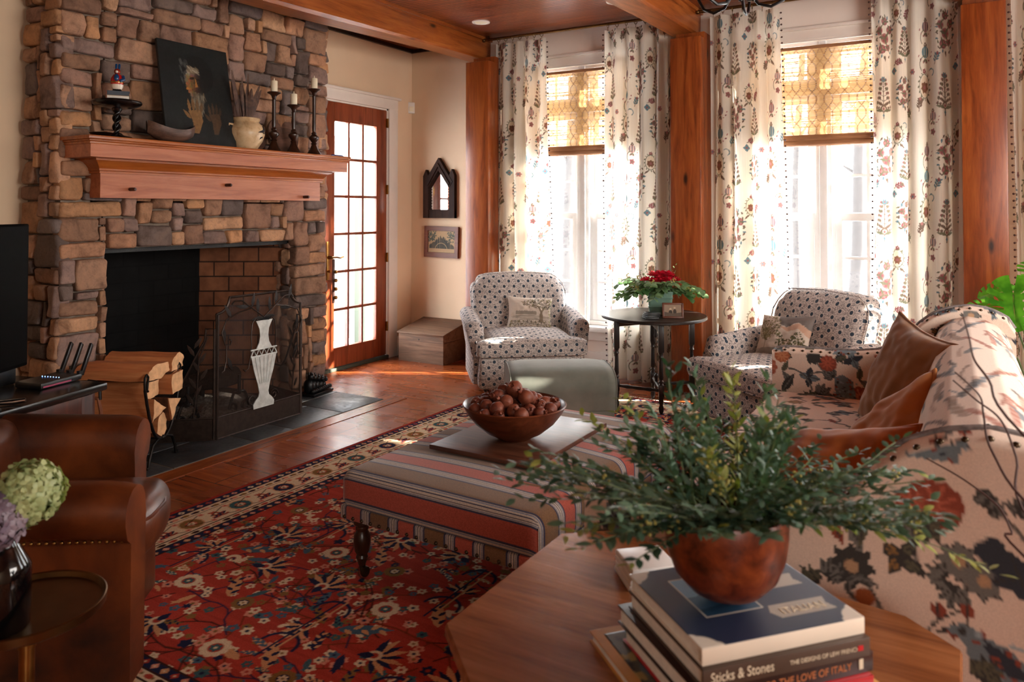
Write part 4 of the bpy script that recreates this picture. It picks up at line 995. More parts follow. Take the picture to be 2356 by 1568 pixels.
# printed linen scatter pillows on the armchairs
def toile(kind):
    v = Cv(.42, .30, .003, (206, 192, 178), False); q = random.Random(kind); dk, g1, g2 = (84, 78, 72), (128, 118, 84), (150, 140, 128)
    if kind == 1:
        for k in range(40): v.line([(q.uniform(.02, .4), y := q.uniform(.03, .11)), (q.uniform(.02, .4), y+q.uniform(-.005, .005))], .002, g2)
        for k in range(8): x = .06+.022*k; v.poly([(x, .11), (x, .135), (x+.014, .142), (x+.03, .135), (x+.03, .11)], g2)
        v.poly([(.27, .07), (.25, .05), (.32, .05), (.30, .07), (.298, .14), (.33, .19), (.31, .19), (.285, .155), (.26, .19), (.24, .19), (.272, .14)], (132, 116, 98))
        for k in range(330):
            a, r = q.uniform(0, 6.28), math.sqrt(q.random()); x, y = .275+.155*r*cos(a), .215+.05*r*sin(a); v.leaf(x, y, .014, .006, q.uniform(0, 6.28), (dk, g1, (104, 98, 88))[k % 3])
        for k in range(200): x = q.uniform(.02, .4); v.leaf(x, q.uniform(.01, .055), .014, .006, q.uniform(.5, 2.6), (dk, g1, g2)[k % 3])
        for k in range(150): v.leaf(q.uniform(.36, .42), q.uniform(.02, .28), .012, .006, q.uniform(0, 6), (150, 146, 96))
    else:
        v.poly([(.16, .30), (.2, .22), (.26, .2), (.34, .24), (.42, .2), (.42, .30)], (120, 112, 108)); v.poly([(.2, .2), (.27, .17), (.36, .19), (.42, .15), (.42, .2), (.34, .235), (.26, .2)], (196, 160, 138))
        for k in range(60): a = q.uniform(.6, 2.3); L = q.uniform(.06, .13); v.line([(.10, .10), (.10+L*cos(a)*.9, .10+L*sin(a)), (.10+L*1.3*cos(a), .10+L*1.25*sin(a))], .002, g1)
        v.line([(.10, 0), (.10, .13)], .008, (112, 100, 74))
        for k in range(420):
            a, r = q.uniform(0, 6.28), math.sqrt(q.random()); x, y = .11+.10*r*cos(a), .20+.09*r*sin(a); v.leaf(x, y, .011, .005, a, (g1, (150, 140, 104), (104, 96, 70))[k % 3])
        for k in range(260): x = q.uniform(.2, .42); v.leaf(x, q.uniform(.05, .14)+.03*sin(x*40), .014, .008, q.uniform(0, 6), ((92, 92, 66), (120, 112, 80), (78, 78, 60))[k % 3])
        for k in range(120): v.line([(q.uniform(0, .4), y := q.uniform(0, .05)), (q.uniform(0, .4), y)], .002, g2)
    return v
def scatter(par, off, tilt, label, kind, w=.42, h=.30):
    cv = toile(kind); n = 70; vs, fs, uv = pillow_mesh(w, h, .13, n, seed=kind)
    p = Matrix.Translation(par.location) @ Matrix.Rotation(par.rotation_euler.z, 4, 'Z') @ xf(off, tilt[0], tilt[1], tilt[2])
    o = mk('throw_pillow', vs, fs, M['toile'], None, True, cv.samp(np.clip([u for u, _ in uv], 0, w-.001), np.clip([b for _, b in uv], 0, h-.001)), 180)
    o.matrix_world = p; tag(o, label, 'pillow', 'landscape print pillows')
scatter(ch1, (.05, .075, .455), (R(-24), R(4), R(-4)), 'landscape print pillow showing one oak tree, on the dotted armchair facing the green ottoman', 1, .38, .28)
scatter(ch2, (-.07, .07, .46), (R(-26), R(-5), R(8)), 'landscape print pillow with trees and clouds, on the dotted armchair behind the sofa', 2)

# sage velvet footstool
def footstool():
    t = thing('velvet_ottoman', 'sage green velvet ottoman in front of the dotted armchair with the oak pillow', 'ottoman', (-2.27, 4.50, .0085), R(35)); m = M['velvet_green']
    secs = []; n = 26
    for k in range(13):
        x = -.335+.67*k/12; e = 1-abs(k-6)/6; b = .97+.03*min(1, e*6)
        q = [(-.255, .17), (-.262, .28)]
        for a in range(13): f = PI-PI*a/12; q.append((.268*math.copysign(abs(cos(f))**.62, cos(f)), .29+(.125+.012*min(1, e*3))*max(0, sin(f))**.62))
        q += [(.262, .28), (.255, .17)]; secs.append([(x, y*b, z) for y, z in q])
    secs.insert(0, [(-.34, y*.93, .17+(z-.17)*.95) for _, y, z in secs[0]]); secs.append([(.34, y*.93, .17+(z-.17)*.95) for _, y, z in secs[-1]])
    c = G().loft([list(reversed(q)) for q in secs]).build('cushion', m, t, angle=70)
    for k in (1, -2): piping([Vector(p)*1.0 for p in secs[k]], .0042).build('piping', m, c)
    G().box((-.325, -.25, .03), (.325, .25, .175), r=.012).build('skirt', m, t)
    for x in (-.29, .29):
        for y in (-.21, .21): G().lathe([(.018, 0), (.022, .06)], 10, xf((x, y, 0))).build('foot', M['walnut'], t)
footstool()

# striped ottoman with nailhead skirt
def ottoman():
    t = thing('striped_ottoman', 'large striped ottoman with nailhead skirt and turned caster legs', 'ottoman', (-1.61, 2.865, .0085), R(-2)); hx, hy = .455, .645
    vs, fs = soft((hx, hy, .078), .05, lambda p: Vector((p.x, p.y, p.z+(.022*(1-(p.x/hx)**2)*(1-(p.y/hy)**2) if p.z > 0 else 0))), .04, 4)
    def uvs(me):
        l = me.uv_layers.new(name='UVMap')
        for p in me.polygons:
            a = max(range(3), key=lambda i: abs(p.normal[i]))
            for li in p.loop_indices:
                c = me.vertices[me.loops[li].vertex_index].co; z = min(0, c.z-.405)
                l.data[li].uv = ((c.y if a == 0 else c.y+(z if c.y < 0 else -z))+.085, c.x)
    g = G().add(vs, fs, xf((0, 0, .345))); c = g.build('cushion', M['stripe'], t, uv=uvs)
    for x, y in ((-1, -1), (1, -1), (1, 1), (-1, 1)): piping([(x*(hx-.0155), y*(hy-.0155), z) for z in (.30, .33, .36, .385)], .0035).build('corner_seam', M['stripe'], c, uv=uvs)
    def uvk(me):
        l = me.uv_layers.new(name='UVMap')
        for p in me.polygons:
            for li in p.loop_indices: co = me.vertices[me.loops[li].vertex_index].co; l.data[li].uv = ((co.y if abs(p.normal.x) > .5 else co.x*1.0)+.03, co.z)
    G().box((-hx+.004, -hy+.004, .232), (hx-.004, hy-.004, .285), r=.008).build('skirt', M['stripe'], t, uv=uvk)
    pp = [(-hx+.03+(2*hx-.06)*k/19, s*(hy-.004), .244) for k in range(20) for s in (-1, 1)]+[(s*(hx-.004), -hy+.03+(2*hy-.06)*k/27, .244) for k in range(28) for s in (-1, 1)]
    studs(t, pp, G().ball((0, 0, 0), .0075, 8, 5), 'nailhead', M['bronze'])
    for x, y in ((-1, -1), (1, -1), (1, 1), (-1, 1)):
        X, Y = x*(hx-.065), y*(hy-.065)
        l = G().lathe([(.014, .045), (.018, .06), (.024, .075), (.02, .085), (.029, .10), (.034, .135), (.032, .16), (.022, .178), (.026, .186), (.024, .195), (.034, .205), (.034, .235)], 18, xf((X, Y, 0))).build('leg', M['walnut'], t)
        G().lathe([(.019, -.008), (.021, 0), (.019, .008)], 14, xf((X+.016, Y, .021), ry=R(90))).box((X-.006, Y-.007, .02), (X+.012, Y+.007, .05)).build('caster', M['bronze'], l)
ottoman()
# cutting board and bowl of dried pomegranates on it
tag(G().box((-.25, -.335, 0), (.25, .335, .02), r=.004).build('cutting_board', M['board'], None, loc=(-1.63, 2.885, .4535), rot=(0, 0, R(-1))), 'old dark wooden board lying on the striped ottoman', 'board')
def bowl():
    t = thing('wooden_bowl', 'wide wooden bowl heaped with dried pomegranates', 'bowl', (-1.625, 2.81, .4744))
    G().lathe([(.0, .0), (.07, .0), (.075, .006), (.12, .028), (.17, .068), (.205, .112), (.218, .138), (.222, .142), (.218, .146), (.208, .140), (.19, .108), (.155, .066), (.11, .034), (.06, .018), (0, .016)], 48).build('bowl_wall', M['bowlwood'], t)
    g = G(); q = random.Random(4)
    vs = []; ball = G().ball((0, 0, 0), .032, 16, 11)
    g.v = [tuple(Vector(p)*(1+.05*cos(6*math.atan2(p[1], p[0]))*(1-abs(p[2])/.035)+.03*mnoise.noise(Vector(p)*40))) for p in ball.v]; g.f = ball.f
    p0 = g.build('pomegranate', M['pome']); cal = G()
    cal.lathe([(.006, .029), (.009, .034), (.011, .042), (.009, .043), (.006, .036), (0, .034)], 12)
    for k in range(6): a = k*PI/3; cal.leaf((.009*cos(a), .009*sin(a), .038), (cos(a)*.5, sin(a)*.5, 1), (cos(a), sin(a), 0), .010, .007)
    co = cal.build('calyx', M['pome'], p0)
    spots = [(0, 0, .205, 1.1)]
    for rr_, n, z, s in ((.07, 6, .172, 1.0), (.128, 11, .142, .95), (.168, 13, .128, .88), (.045, 4, .125, .95), (.1, 7, .095, .9)):
        for k in range(n): a = 2*PI*(k+q.uniform(-.15, .15))/n+rr_*9; spots.append((rr_*cos(a), rr_*sin(a), z+q.uniform(-.008, .012), s*q.uniform(.88, 1.1)))
    ringn = ('on top of the heap', 'in the upper ring of the heap', 'in the middle ring of the heap', 'in the outer ring against the bowl rim', 'deep inside the heap', 'low inside the heap')
    cnt = 0
    for i, (x, y, z, s) in enumerate(spots):
        o = p0 if i == 0 else dup(p0)
        ri = 0 if i == 0 else next(k+1 for k, e in enumerate((7, 18, 31, 35, 42)) if i < e); a = math.atan2(y, x); dirn = ('toward the wall side window', 'toward the armchairs', 'toward the fireplace', 'toward the striped front edge', 'toward the sofa')
        o.location = (-1.625+x, 2.81+y, .4744+z); o.rotation_euler = (q.uniform(-1.2, 1.2), q.uniform(-1.2, 1.2), q.uniform(0, 6)); o.scale = (s,)*3
        if i == 0: o.rotation_euler = (R(60), 0, R(12)); o.scale = (1.12,)*3
        sv = -x*.503+y*.864; lat = x*.864+y*.503
        o['_k'] = (float(round(sv/.055)), float(lat)); tag(o, 'dried pomegranate', 'pomegranate', 'dried pomegranates in the wooden bowl')
    P = [o for o in C.objects if o.name.startswith('pomegranate')]; rows = {}
    for o in P: rows.setdefault(int(o['_k'][0]), []).append(o)
    ks = sorted(rows); rn = ('front row', 'second row from the front', 'third row', 'middle row', 'fifth row', 'sixth row', 'row before the back', 'back row', 'rearmost row')
    on = ('leftmost', 'second from left', 'third from left', 'fourth from left', 'fifth from left', 'sixth from left', 'seventh from left', 'eighth from left', 'ninth from left', 'tenth from left')
    for r_, k in enumerate(ks):
        for c_, o in enumerate(sorted(rows[k], key=lambda o: o['_k'][1])): o['label'] = 'dried pomegranate, %s in the %s of the bowl' % (on[c_], rn[r_]); del o['_k']
bowl()

# gate-leg table
def gateleg():
    t = thing('gateleg_table', 'dark oval gate-leg table with turned legs between the two armchairs', 'table', (-1.93, 5.40, .0085), R(30)); m = M['darkwood']
    n = 48; g = G(); prof = [(1.0, .640), (1.0, .652), (.99, .658), (.0, .659)]
    top = [[(.385*f*cos(2*PI*k/n), .40*f*sin(2*PI*k/n), z) for k in range(n)] for f, z in ((.96, .634), (1, .640), (1, .652), (.985, .659))]
    g.loft(top).build('tabletop', m, t, angle=30)
    def leg(x, y):
        l = G().box((x-.019, y-.019, .43), (x+.019, y+.019, .634), r=.003).box((x-.019, y-.019, .12), (x+.019, y+.019, .20), r=.003)
        l.lathe([(.019, .20), (.012, .212), (.018, .225), (.012, .237), (.016, .25), (.014, .30), (.013, .37), (.012, .385), (.018, .395), (.013, .41), (.019, .43)], 14, xf((x, y, 0)))
        l.lathe([(.010, 0), (.017, .018), (.019, .04), (.012, .06), (.017, .075), (.019, .12)], 12, xf((x, y, 0))); l.build('leg', m, t)
    L = [(-.29, -.10), (.0, -.27), (.02, .16), (.29, .05)]
    for x, y in L: leg(x, y)
    def rail(a, b, z, r=.013, name='stretcher', tm=m):
        a, b = Vector((*a, z)), Vector((*b, z)); G().tube([a+(b-a)*k/8 for k in range(9)], [r, r*.8, r*1.15, r*.85, r, r*.85, r*1.15, r*.8, r], 10).build(name, tm, t)
    rail(L[0], L[1], .16); rail(L[1], L[2], .16); rail((.02, -.02), L[3], .15)
    f = Vector((*L[1], 0)); e = Vector((*L[2], 0)); dv = (e-f)
    G().box((-.010, .02, .56), (.010, dv.length-.02, .61), xf(f, rz=math.atan2(dv.y, dv.x)-PI/2)).box((-.009, 0, .585), (.009, .30, .63), xf((-.29, -.10, 0), rz=R(-62))).build('apron', M['boxwood'], t, False)
    G().lathe([(0, .17), (.012, .175), (.010, .19), (.018, .205), (.016, .22), (.006, .232), (0, .236)], 12, xf((.01, -.03, 0))).build('finial', m, t)
    G().lathe([(0, .49), (.012, .495), (.016, .51), (.010, .53), (.012, .56)], 12, xf((.01, -.02, 0))).build('drop_finial', m, t)
gateleg()
def on_table(dx, dy, z=.6675): a = R(30); return (-1.93+dx*cos(a)-dy*sin(a), 5.40+dx*sin(a)+dy*cos(a), z)
# coasters, framed photograph, flowers
for k in range(4):
    o = G().box((-.05, -.045, 0), (.05, .045, .0105), r=.003).build('coaster', M['blackplastic'], None, loc=on_table(-.06+.004*k, -.20, .6675+.0115*k), rot=(0, 0, R(38+(k*7) % 9)))
    tag(o, ('bottom black square coaster of the stack on the gate-leg table', 'black square coaster second from the bottom of the stack', 'black square coaster second from the top of the stack', 'topmost black square coaster of the stack beside the vase')[k], 'coaster', 'stacked black coasters')
def photo():
    t = thing('photo_frame', 'small dark framed photograph standing on the gate-leg table', 'photo frame', on_table(.10, -.20), R(24)); A = xf((0, 0, 0), rx=R(-14))
    f = G()
    for lo, hi in (((-.075, -.006, 0), (.075, .006, .014)), ((-.075, -.006, .096), (.075, .006, .11)), ((-.075, -.006, 0), (-.06, .006, .11)), ((.06, -.006, 0), (.075, .006, .11))): f.box(lo, hi, A, r=.002)
    f.build('frame', M['frame'], t); v = Cv(.122, .084, .002, (150, 128, 108), False)
    for x, y, r in ((.045, .04, .014), (.075, .05, .012)): v.ell(x, y+.012, r*.6, c=(196, 172, 148)); v.ell(x, y-.018, r, r*1.8, 0, (64, 54, 46))
    v.poly([(0, 0), (.122, 0), (.122, .03), (.06, .022), (0, .034)], (96, 80, 68))
    sheet('print', v, M['print'], t, A @ Matrix.Translation((0, -.003, .013)), thick=.003)
    G().box((-.02, 0, .0), (.02, .003, .082), xf((0, .062, .0), rx=R(20))).build('easel_back', M['blackplastic'], t)
photo()
def flowers():
    base = on_table(.05, .02); q = random.Random(12)
    t = thing('flower_vase', 'square sage green vase on the gate-leg table', 'vase', base, R(20))
    vs = []; S = []
    for z, w in ((0, .058), (.004, .064), (.045, .066), (.052, .071), (.058, .067), (.10, .070), (.107, .075), (.113, .071), (.135, .073), (.14, .076), (.146, .073), (.14, .068), (.03, .06)):
        S.append([(w*max(-1, min(1, 1.12*math.copysign(abs(cos(a))**.5, cos(a)))), w*max(-1, min(1, 1.12*math.copysign(abs(sin(a))**.5, sin(a)))), z) for a in np.linspace(0, 2*PI, 33)[:-1]])
    G().loft(S).build('vase_wall', M['green_vase'], t, angle=35); t.scale = (1.25, 1.25, 1.2)
    # roses
    g = G()
    for ring, (n, r, e, w) in enumerate(((3, .006, 1.35, .022), (5, .012, 1.15, .03), (6, .018, .85, .034), (7, .024, .5, .036))):
        for k in range(n):
            a = 2*PI*(k+.4*ring)/n; g.leaf((r*.5*cos(a), r*.5*sin(a), -.012), (cos(a)*math.cos(e), sin(a)*math.cos(e), math.sin(e)), (cos(a), sin(a), .2), .036, w*1.2, -.55)
    g.ball((0, 0, .0), .011, 8, 6)
    r0 = thing('rose', 'rose', 'rose', group='red roses in the green vase'); g.build('bloom', M['rose'], r0); G().tube([(0, 0, -.01), (.003, 0, -.05), (0, 0, -.10)], .0022, 5).build('stalk', M['stem'], r0)
    pos = [(-.075, -.035, .195), (-.045, -.05, .20), (-.01, -.055, .21), (.03, -.06, .205), (.065, -.045, .20), (-.03, -.01, .235), (.01, -.015, .24), (.045, -.01, .235), (0, .03, .23), (.085, -.005, .20)]
    rl = ('at the far left of the bouquet', 'second from left at the front of the bouquet', 'in the front centre of the bouquet', 'just right of the front centre of the bouquet', 'at the front right of the bouquet', 'high on the left of the bouquet', 'highest in the middle of the bouquet', 'high on the right of the bouquet', 'hidden at the back of the bouquet', 'at the far right of the bouquet')
    for i, (p, l) in enumerate(zip(pos, rl)):
        o = r0 if i == 0 else dup(r0); v = Vector((p[0]*.864+p[1]*-.503*-1*0, p[0]*.503, 0))+Vector((-.503*p[1], .864*p[1], 0)); o.location = Vector(base)+Vector((v.x*1.25, v.y*1.25, p[2]*1.2+.015)); o.rotation_euler = (-p[1]*5-.1, p[0]*5, q.uniform(0, 6)); o.scale = (q.uniform(1.25, 1.5),)*3; o['label'] = 'red rose '+l
    s = thing('eucalyptus_sprays', 'leafy eucalyptus sprays around the roses in the green vase', 'foliage', base); s.scale = (1.2, 1.2, 1.2); lf = G(); st = G(); be = G()
    def R2(x, y, z): return Vector((x*.864-y*.503*1, x*.503+y*.864, z))
    for k in range(30):
        a = q.uniform(0, 2*PI); L = q.uniform(.13, .26); up = q.uniform(.05, .7); p = R2(.03*cos(a), .03*sin(a), .145); d = R2(cos(a)*1.15, sin(a)*.8, up).normalized(); P = [p]
        for i in range(8): d = (d+Vector((0, 0, -.17 if i > 2 else 0))+Vector((q.uniform(-.1, .1), q.uniform(-.1, .1), 0))).normalized(); P.append(P[-1]+d*L/8)
        st.tube(P, .0016, 4)
        for i in range(2, 9):
            for sd in (-1, 1): lf.leaf(P[i], d.cross(Vector((0, 0, 1)))*sd+d*.6+Vector((0, 0, q.uniform(-.5, .3))), (q.uniform(-.4, .4), q.uniform(-.4, .4), 1), q.uniform(.038, .056), q.uniform(.030, .046))
        if k % 2 == 0:
            for i in range(10): be.ball(P[-2]+Vector((q.uniform(-.018, .018), q.uniform(-.018, .018), q.uniform(-.01, .03))), .0045, 6, 4)
    for x, y, z in ((-.055, -.02, .25), (.10, .01, .27), (-.12, 0, .235)):
        st.tube([R2(x*.3, y, .13), R2(x, y, z)], .0016, 4)
        for i in range(9): lf.leaf(R2(x*(.3+.7*i/8), y, .16+(z-.13)*i/8), (q.uniform(-1, 1), q.uniform(-1, 1), .8), (0, 0, 1), .02, .008)
    lf.build('leaves', M['bouquet'], s); st.build('stalks', M['stem'], s); be.build('seed_pods', M['berry'], s)
flowers()
PIL = [((-.195, 3.654, .70), (.436, -.892, -.116), (.353, .052, .934)), ((-.211, 2.861, .62), (.663, -.317, .678), (-.045, .888, .458)), ((-.33, 2.36, .62), (.93, -.25, .2), (-.1, .80, .6))]
TW = [[(.62, 1.25, .42), (.45, 1.4, .75), (.107, 1.66, 1.03), (.054, 1.717, 1.115), (.031, 1.761, 1.145), (.023, 1.784, 1.184), (.012, 1.80, 1.229)],
      [(.62, 1.25, .42), (.42, 1.42, .72), (.13, 1.62, .90), (.059, 1.724, .976), (.046, 1.773, 1.034), (.042, 1.80, 1.063), (.019, 1.80, 1.09), (-.003, 1.80, 1.11)],
      [(.62, 1.25, .42), (.4, 1.4, .7), (.12, 1.63, .88), (.096, 1.72, .975), (.074, 1.766, 1.031), (.033, 1.787, 1.061), (-.006, 1.799, 1.093)],
      [(.62, 1.25, .42), (.4, 1.38, .65), (.099, 1.6, .838), (.083, 1.636, .864), (.065, 1.671, .893), (.011, 1.697, .925), (-.053, 1.717, .95)]]
# ------------------------------------------------------------------ sofa in a bird and flower print
def sofa_print():
    v = Cv(1.3, 1.3, .0032, (220, 198, 182)); q = random.Random(8)
    dk, gr, rd, bl, gn, nv, tn = (64, 62, 60), (112, 110, 106), (140, 72, 56), (112, 124, 130), (94, 92, 76), (58, 62, 70), (176, 142, 112)
    def lobed(x, y, s, a, c, c2=dk):
        for k, b in enumerate((-.9, -.45, 0, .45, .9)): L = s*(1-.28*abs(b)); v.leaf(x, y, L, s*.42, a+b, c2); v.leaf(x+.1*s*cos(a+b), y+.1*s*sin(a+b), L*.86, s*.34, a+b, c, c2)
    def peony(x, y, r, c, c2):
        for k in range(11): a = 2*PI*k/11; v.ell(x+r*.68*cos(a), y+r*.6*sin(a), r*.34, r*.3, a, c)
        v.ell(x, y, r*.72, c=c)
        for k in range(9): a = 2*PI*k/9+.3; v.line([(x+r*.25*cos(a), y+r*.25*sin(a)), (x+r*.75*cos(a+.15), y+r*.7*sin(a+.15))], .007, c2)
        v.ell(x, y, r*.22, c=c2); v.ell(x, y, r*.12, c=c)
    def bird(x, y, s, f=1):
        v.poly([(x+f*a*s, y+b*s) for a, b in ((-.95, .25), (-.75, .42), (-.5, .45), (-.25, .3), (.1, .2), (.5, -.1), (.9, -.6), (1.25, -1.0), (.8, -.85), (.35, -.6), (-.1, -.55), (-.45, -.3), (-.6, .05), (-.7, .2))], bl)
        v.poly([(x+f*a*s, y+b*s) for a, b in ((-.25, .22), (.2, .05), (.6, -.4), (.15, -.35), (-.15, -.15))], nv)
        for k in range(26): v.ell(x+f*s*q.uniform(-.5, .4), y+s*q.uniform(-.5, .35), .007, .005, 0, q.choice((rd, nv, (150, 168, 176))))
        v.ell(x-f*.62*s, y+.3*s, .008, c=dk); v.poly([(x+f*a*s, y+b*s) for a, b in ((-.9, .32), (-1.12, .16), (-.9, .18))], dk)
    def fly(x, y, s, a):
        for b in (.7, -.7, 2.3, -2.3): L = s if abs(b) < 1 else s*.7; v.leaf(x, y, L, s*.5, a+b, dk); v.leaf(x+.1*s*cos(a+b), y+.1*s*sin(a+b), L*.75, s*.3, a+b, gn if abs(b) < 1 else (140, 106, 66), dk)
        v.leaf(x-s*.3*cos(a), y-s*.3*sin(a), s*.6, s*.12, a, dk)
    def star(x, y, r, c): v.flower(x, y, r*1.06, 8, dk, None); v.flower(x, y, r, 8, c, tn)
    def curl(x, y, r, a): v.arc(x, y, r, a, a+4.6, .011, gr, 16, r*.35); v.arc(x, y, r*1.15, a-.3, a+4.2, .004, dk, 16, r*.42)
    def stem(P, w=.01): v.line(P, w, gr); v.line([(a+.006, b) for a, b in P], .003, dk)
    def sstem(x, y, a, L, k=0, w=.007):
        P = [(x, y)]
        for i in range(14): a += k/14; P.append((P[-1][0]+cos(a)*L/14, P[-1][1]+sin(a)*L/14))
        v.line(P, w, gr); v.line([(p+.003, b+.002) for p, b in P], .0025, dk); return P[-1]
    # the stretch of print that falls on the outside of the near arm
    sstem(.42, .72, -1.5, .2, .5); sstem(.545, .83, -1.7, .16, .2); sstem(.62, .69, -1.2, .16, -.6); sstem(.56, .53, 1.2, .09, -.8, .005); sstem(.67, .82, -.4, .12, -.8, .004)
    peony(.575, .805, .058, rd, (178, 98, 78)); peony(.535, .80, .035, rd, (178, 98, 78)); lobed(.54, .775, .075, -1.7, gr); lobed(.555, .765, .055, -.9, gn); fly(.51, .678, .062, .2); lobed(.67, .815, .045, .4, gr); lobed(.675, .825, .04, 2.2, gr)
    star(.62, .695, .044, gr); star(.665, .664, .042, gr); lobed(.615, .645, .06, -1.8, gr); lobed(.60, .655, .05, 2.7, gr)
    for x, y in ((.685, .735), (.70, .715), (.67, .725), (.69, .705)): v.ell(x, y, .02, .024, .4, nv)
    for k in range(4): v.leaf(.728, .685, .055, .04, k*1.6+.3, nv, dk)
    for x, y in ((.58, .60), (.634, .612), (.61, .565)): v.leaf(x, y, .036, .03, -1.5, rd, dk)
    bird(.69, .52, .105); star(.414, .637, .05, dk); v.leaf(.37, .735, .06, .026, -1.1, rd, dk); v.leaf(.405, .75, .085, .035, -1.2, gr, dk); v.leaf(.44, .76, .075, .03, -1.7, gn, dk); curl(.43, .585, .035, .8); lobed(.36, .60, .055, .9, gr); lobed(.34, .58, .05, 2.4, gn); v.ell(.44, .575, .02, c=(150, 84, 48)); lobed(.655, .46, .06, 1.0, gn); lobed(.60, .47, .05, 2.2, gr); lobed(.725, .81, .045, 1.2, gr)
    # the rest of the repeat
    cells = [(x, y) for x in np.arange(.06, 1.3, .118) for y in np.arange(.05, 1.3, .118)]
    for i, (x, y) in enumerate(cells):
        x += q.uniform(-.03, .03); y += q.uniform(-.03, .03)
        if .29 < x < .80 and .40 < y < .88: continue
        k = q.randrange(11); a = q.uniform(0, 6.28)
        if k < 3: sstem(x, y, a, .12, q.uniform(-1.5, 1.5)); lobed(x, y, q.uniform(.055, .085), a, q.choice((gr, gr, gn)))
        elif k == 3: peony(x, y, q.uniform(.04, .06), q.choice((rd, (166, 96, 76))), (190, 118, 96))
        elif k == 4: star(x, y, .045, q.choice((gr, (140, 120, 96))))
        elif k == 5: fly(x, y, .055, a)
        elif k == 6:
            for j in range(4): v.leaf(x, y, .055, .038, a+j*1.6, nv if j % 2 else bl, dk)
        elif k == 7: bird(x, y, .085, q.choice((-1, 1)))
        elif k == 8: curl(x, y, .04, a); lobed(x+.03, y, .05, a, gr)
        elif k == 9: sstem(x, y, a, .14, 1.6); v.leaf(x, y, .07, .03, a+1, rd, dk); v.leaf(x, y, .06, .026, a-1, gr, dk)
        else: v.leaf(x, y, .09, .036, a, gr, dk); v.leaf(x, y, .07, .03, a+2, gn, dk)
    # a big blue breasted bird and tendrils, where the inside of the far arm is cut
    sstem(.42, 1.02, 1.6, .17, 1.5); lobed(.45, 1.00, .085, .6, gr); peony(.50, 1.17, .045, rd, (176, 92, 70)); lobed(.41, 1.21, .075, -.6, dk); peony(.27, 1.19, .04, (166, 96, 66), (190, 128, 92)); v.leaf(.27, 1.0, .12, .045, 1.0, dk, gr); v.poly([(.53, 1.10), (.57, 1.12), (.62, 1.09), (.64, .98), (.62, .90), (.52, .90), (.54, .99)], bl)
    for k in range(60): v.ell(q.uniform(.53, .64), q.uniform(.90, 1.1), .006, .004, 0, q.choice((rd, nv, (140, 156, 166))))
    return v
SP = sofa_print()
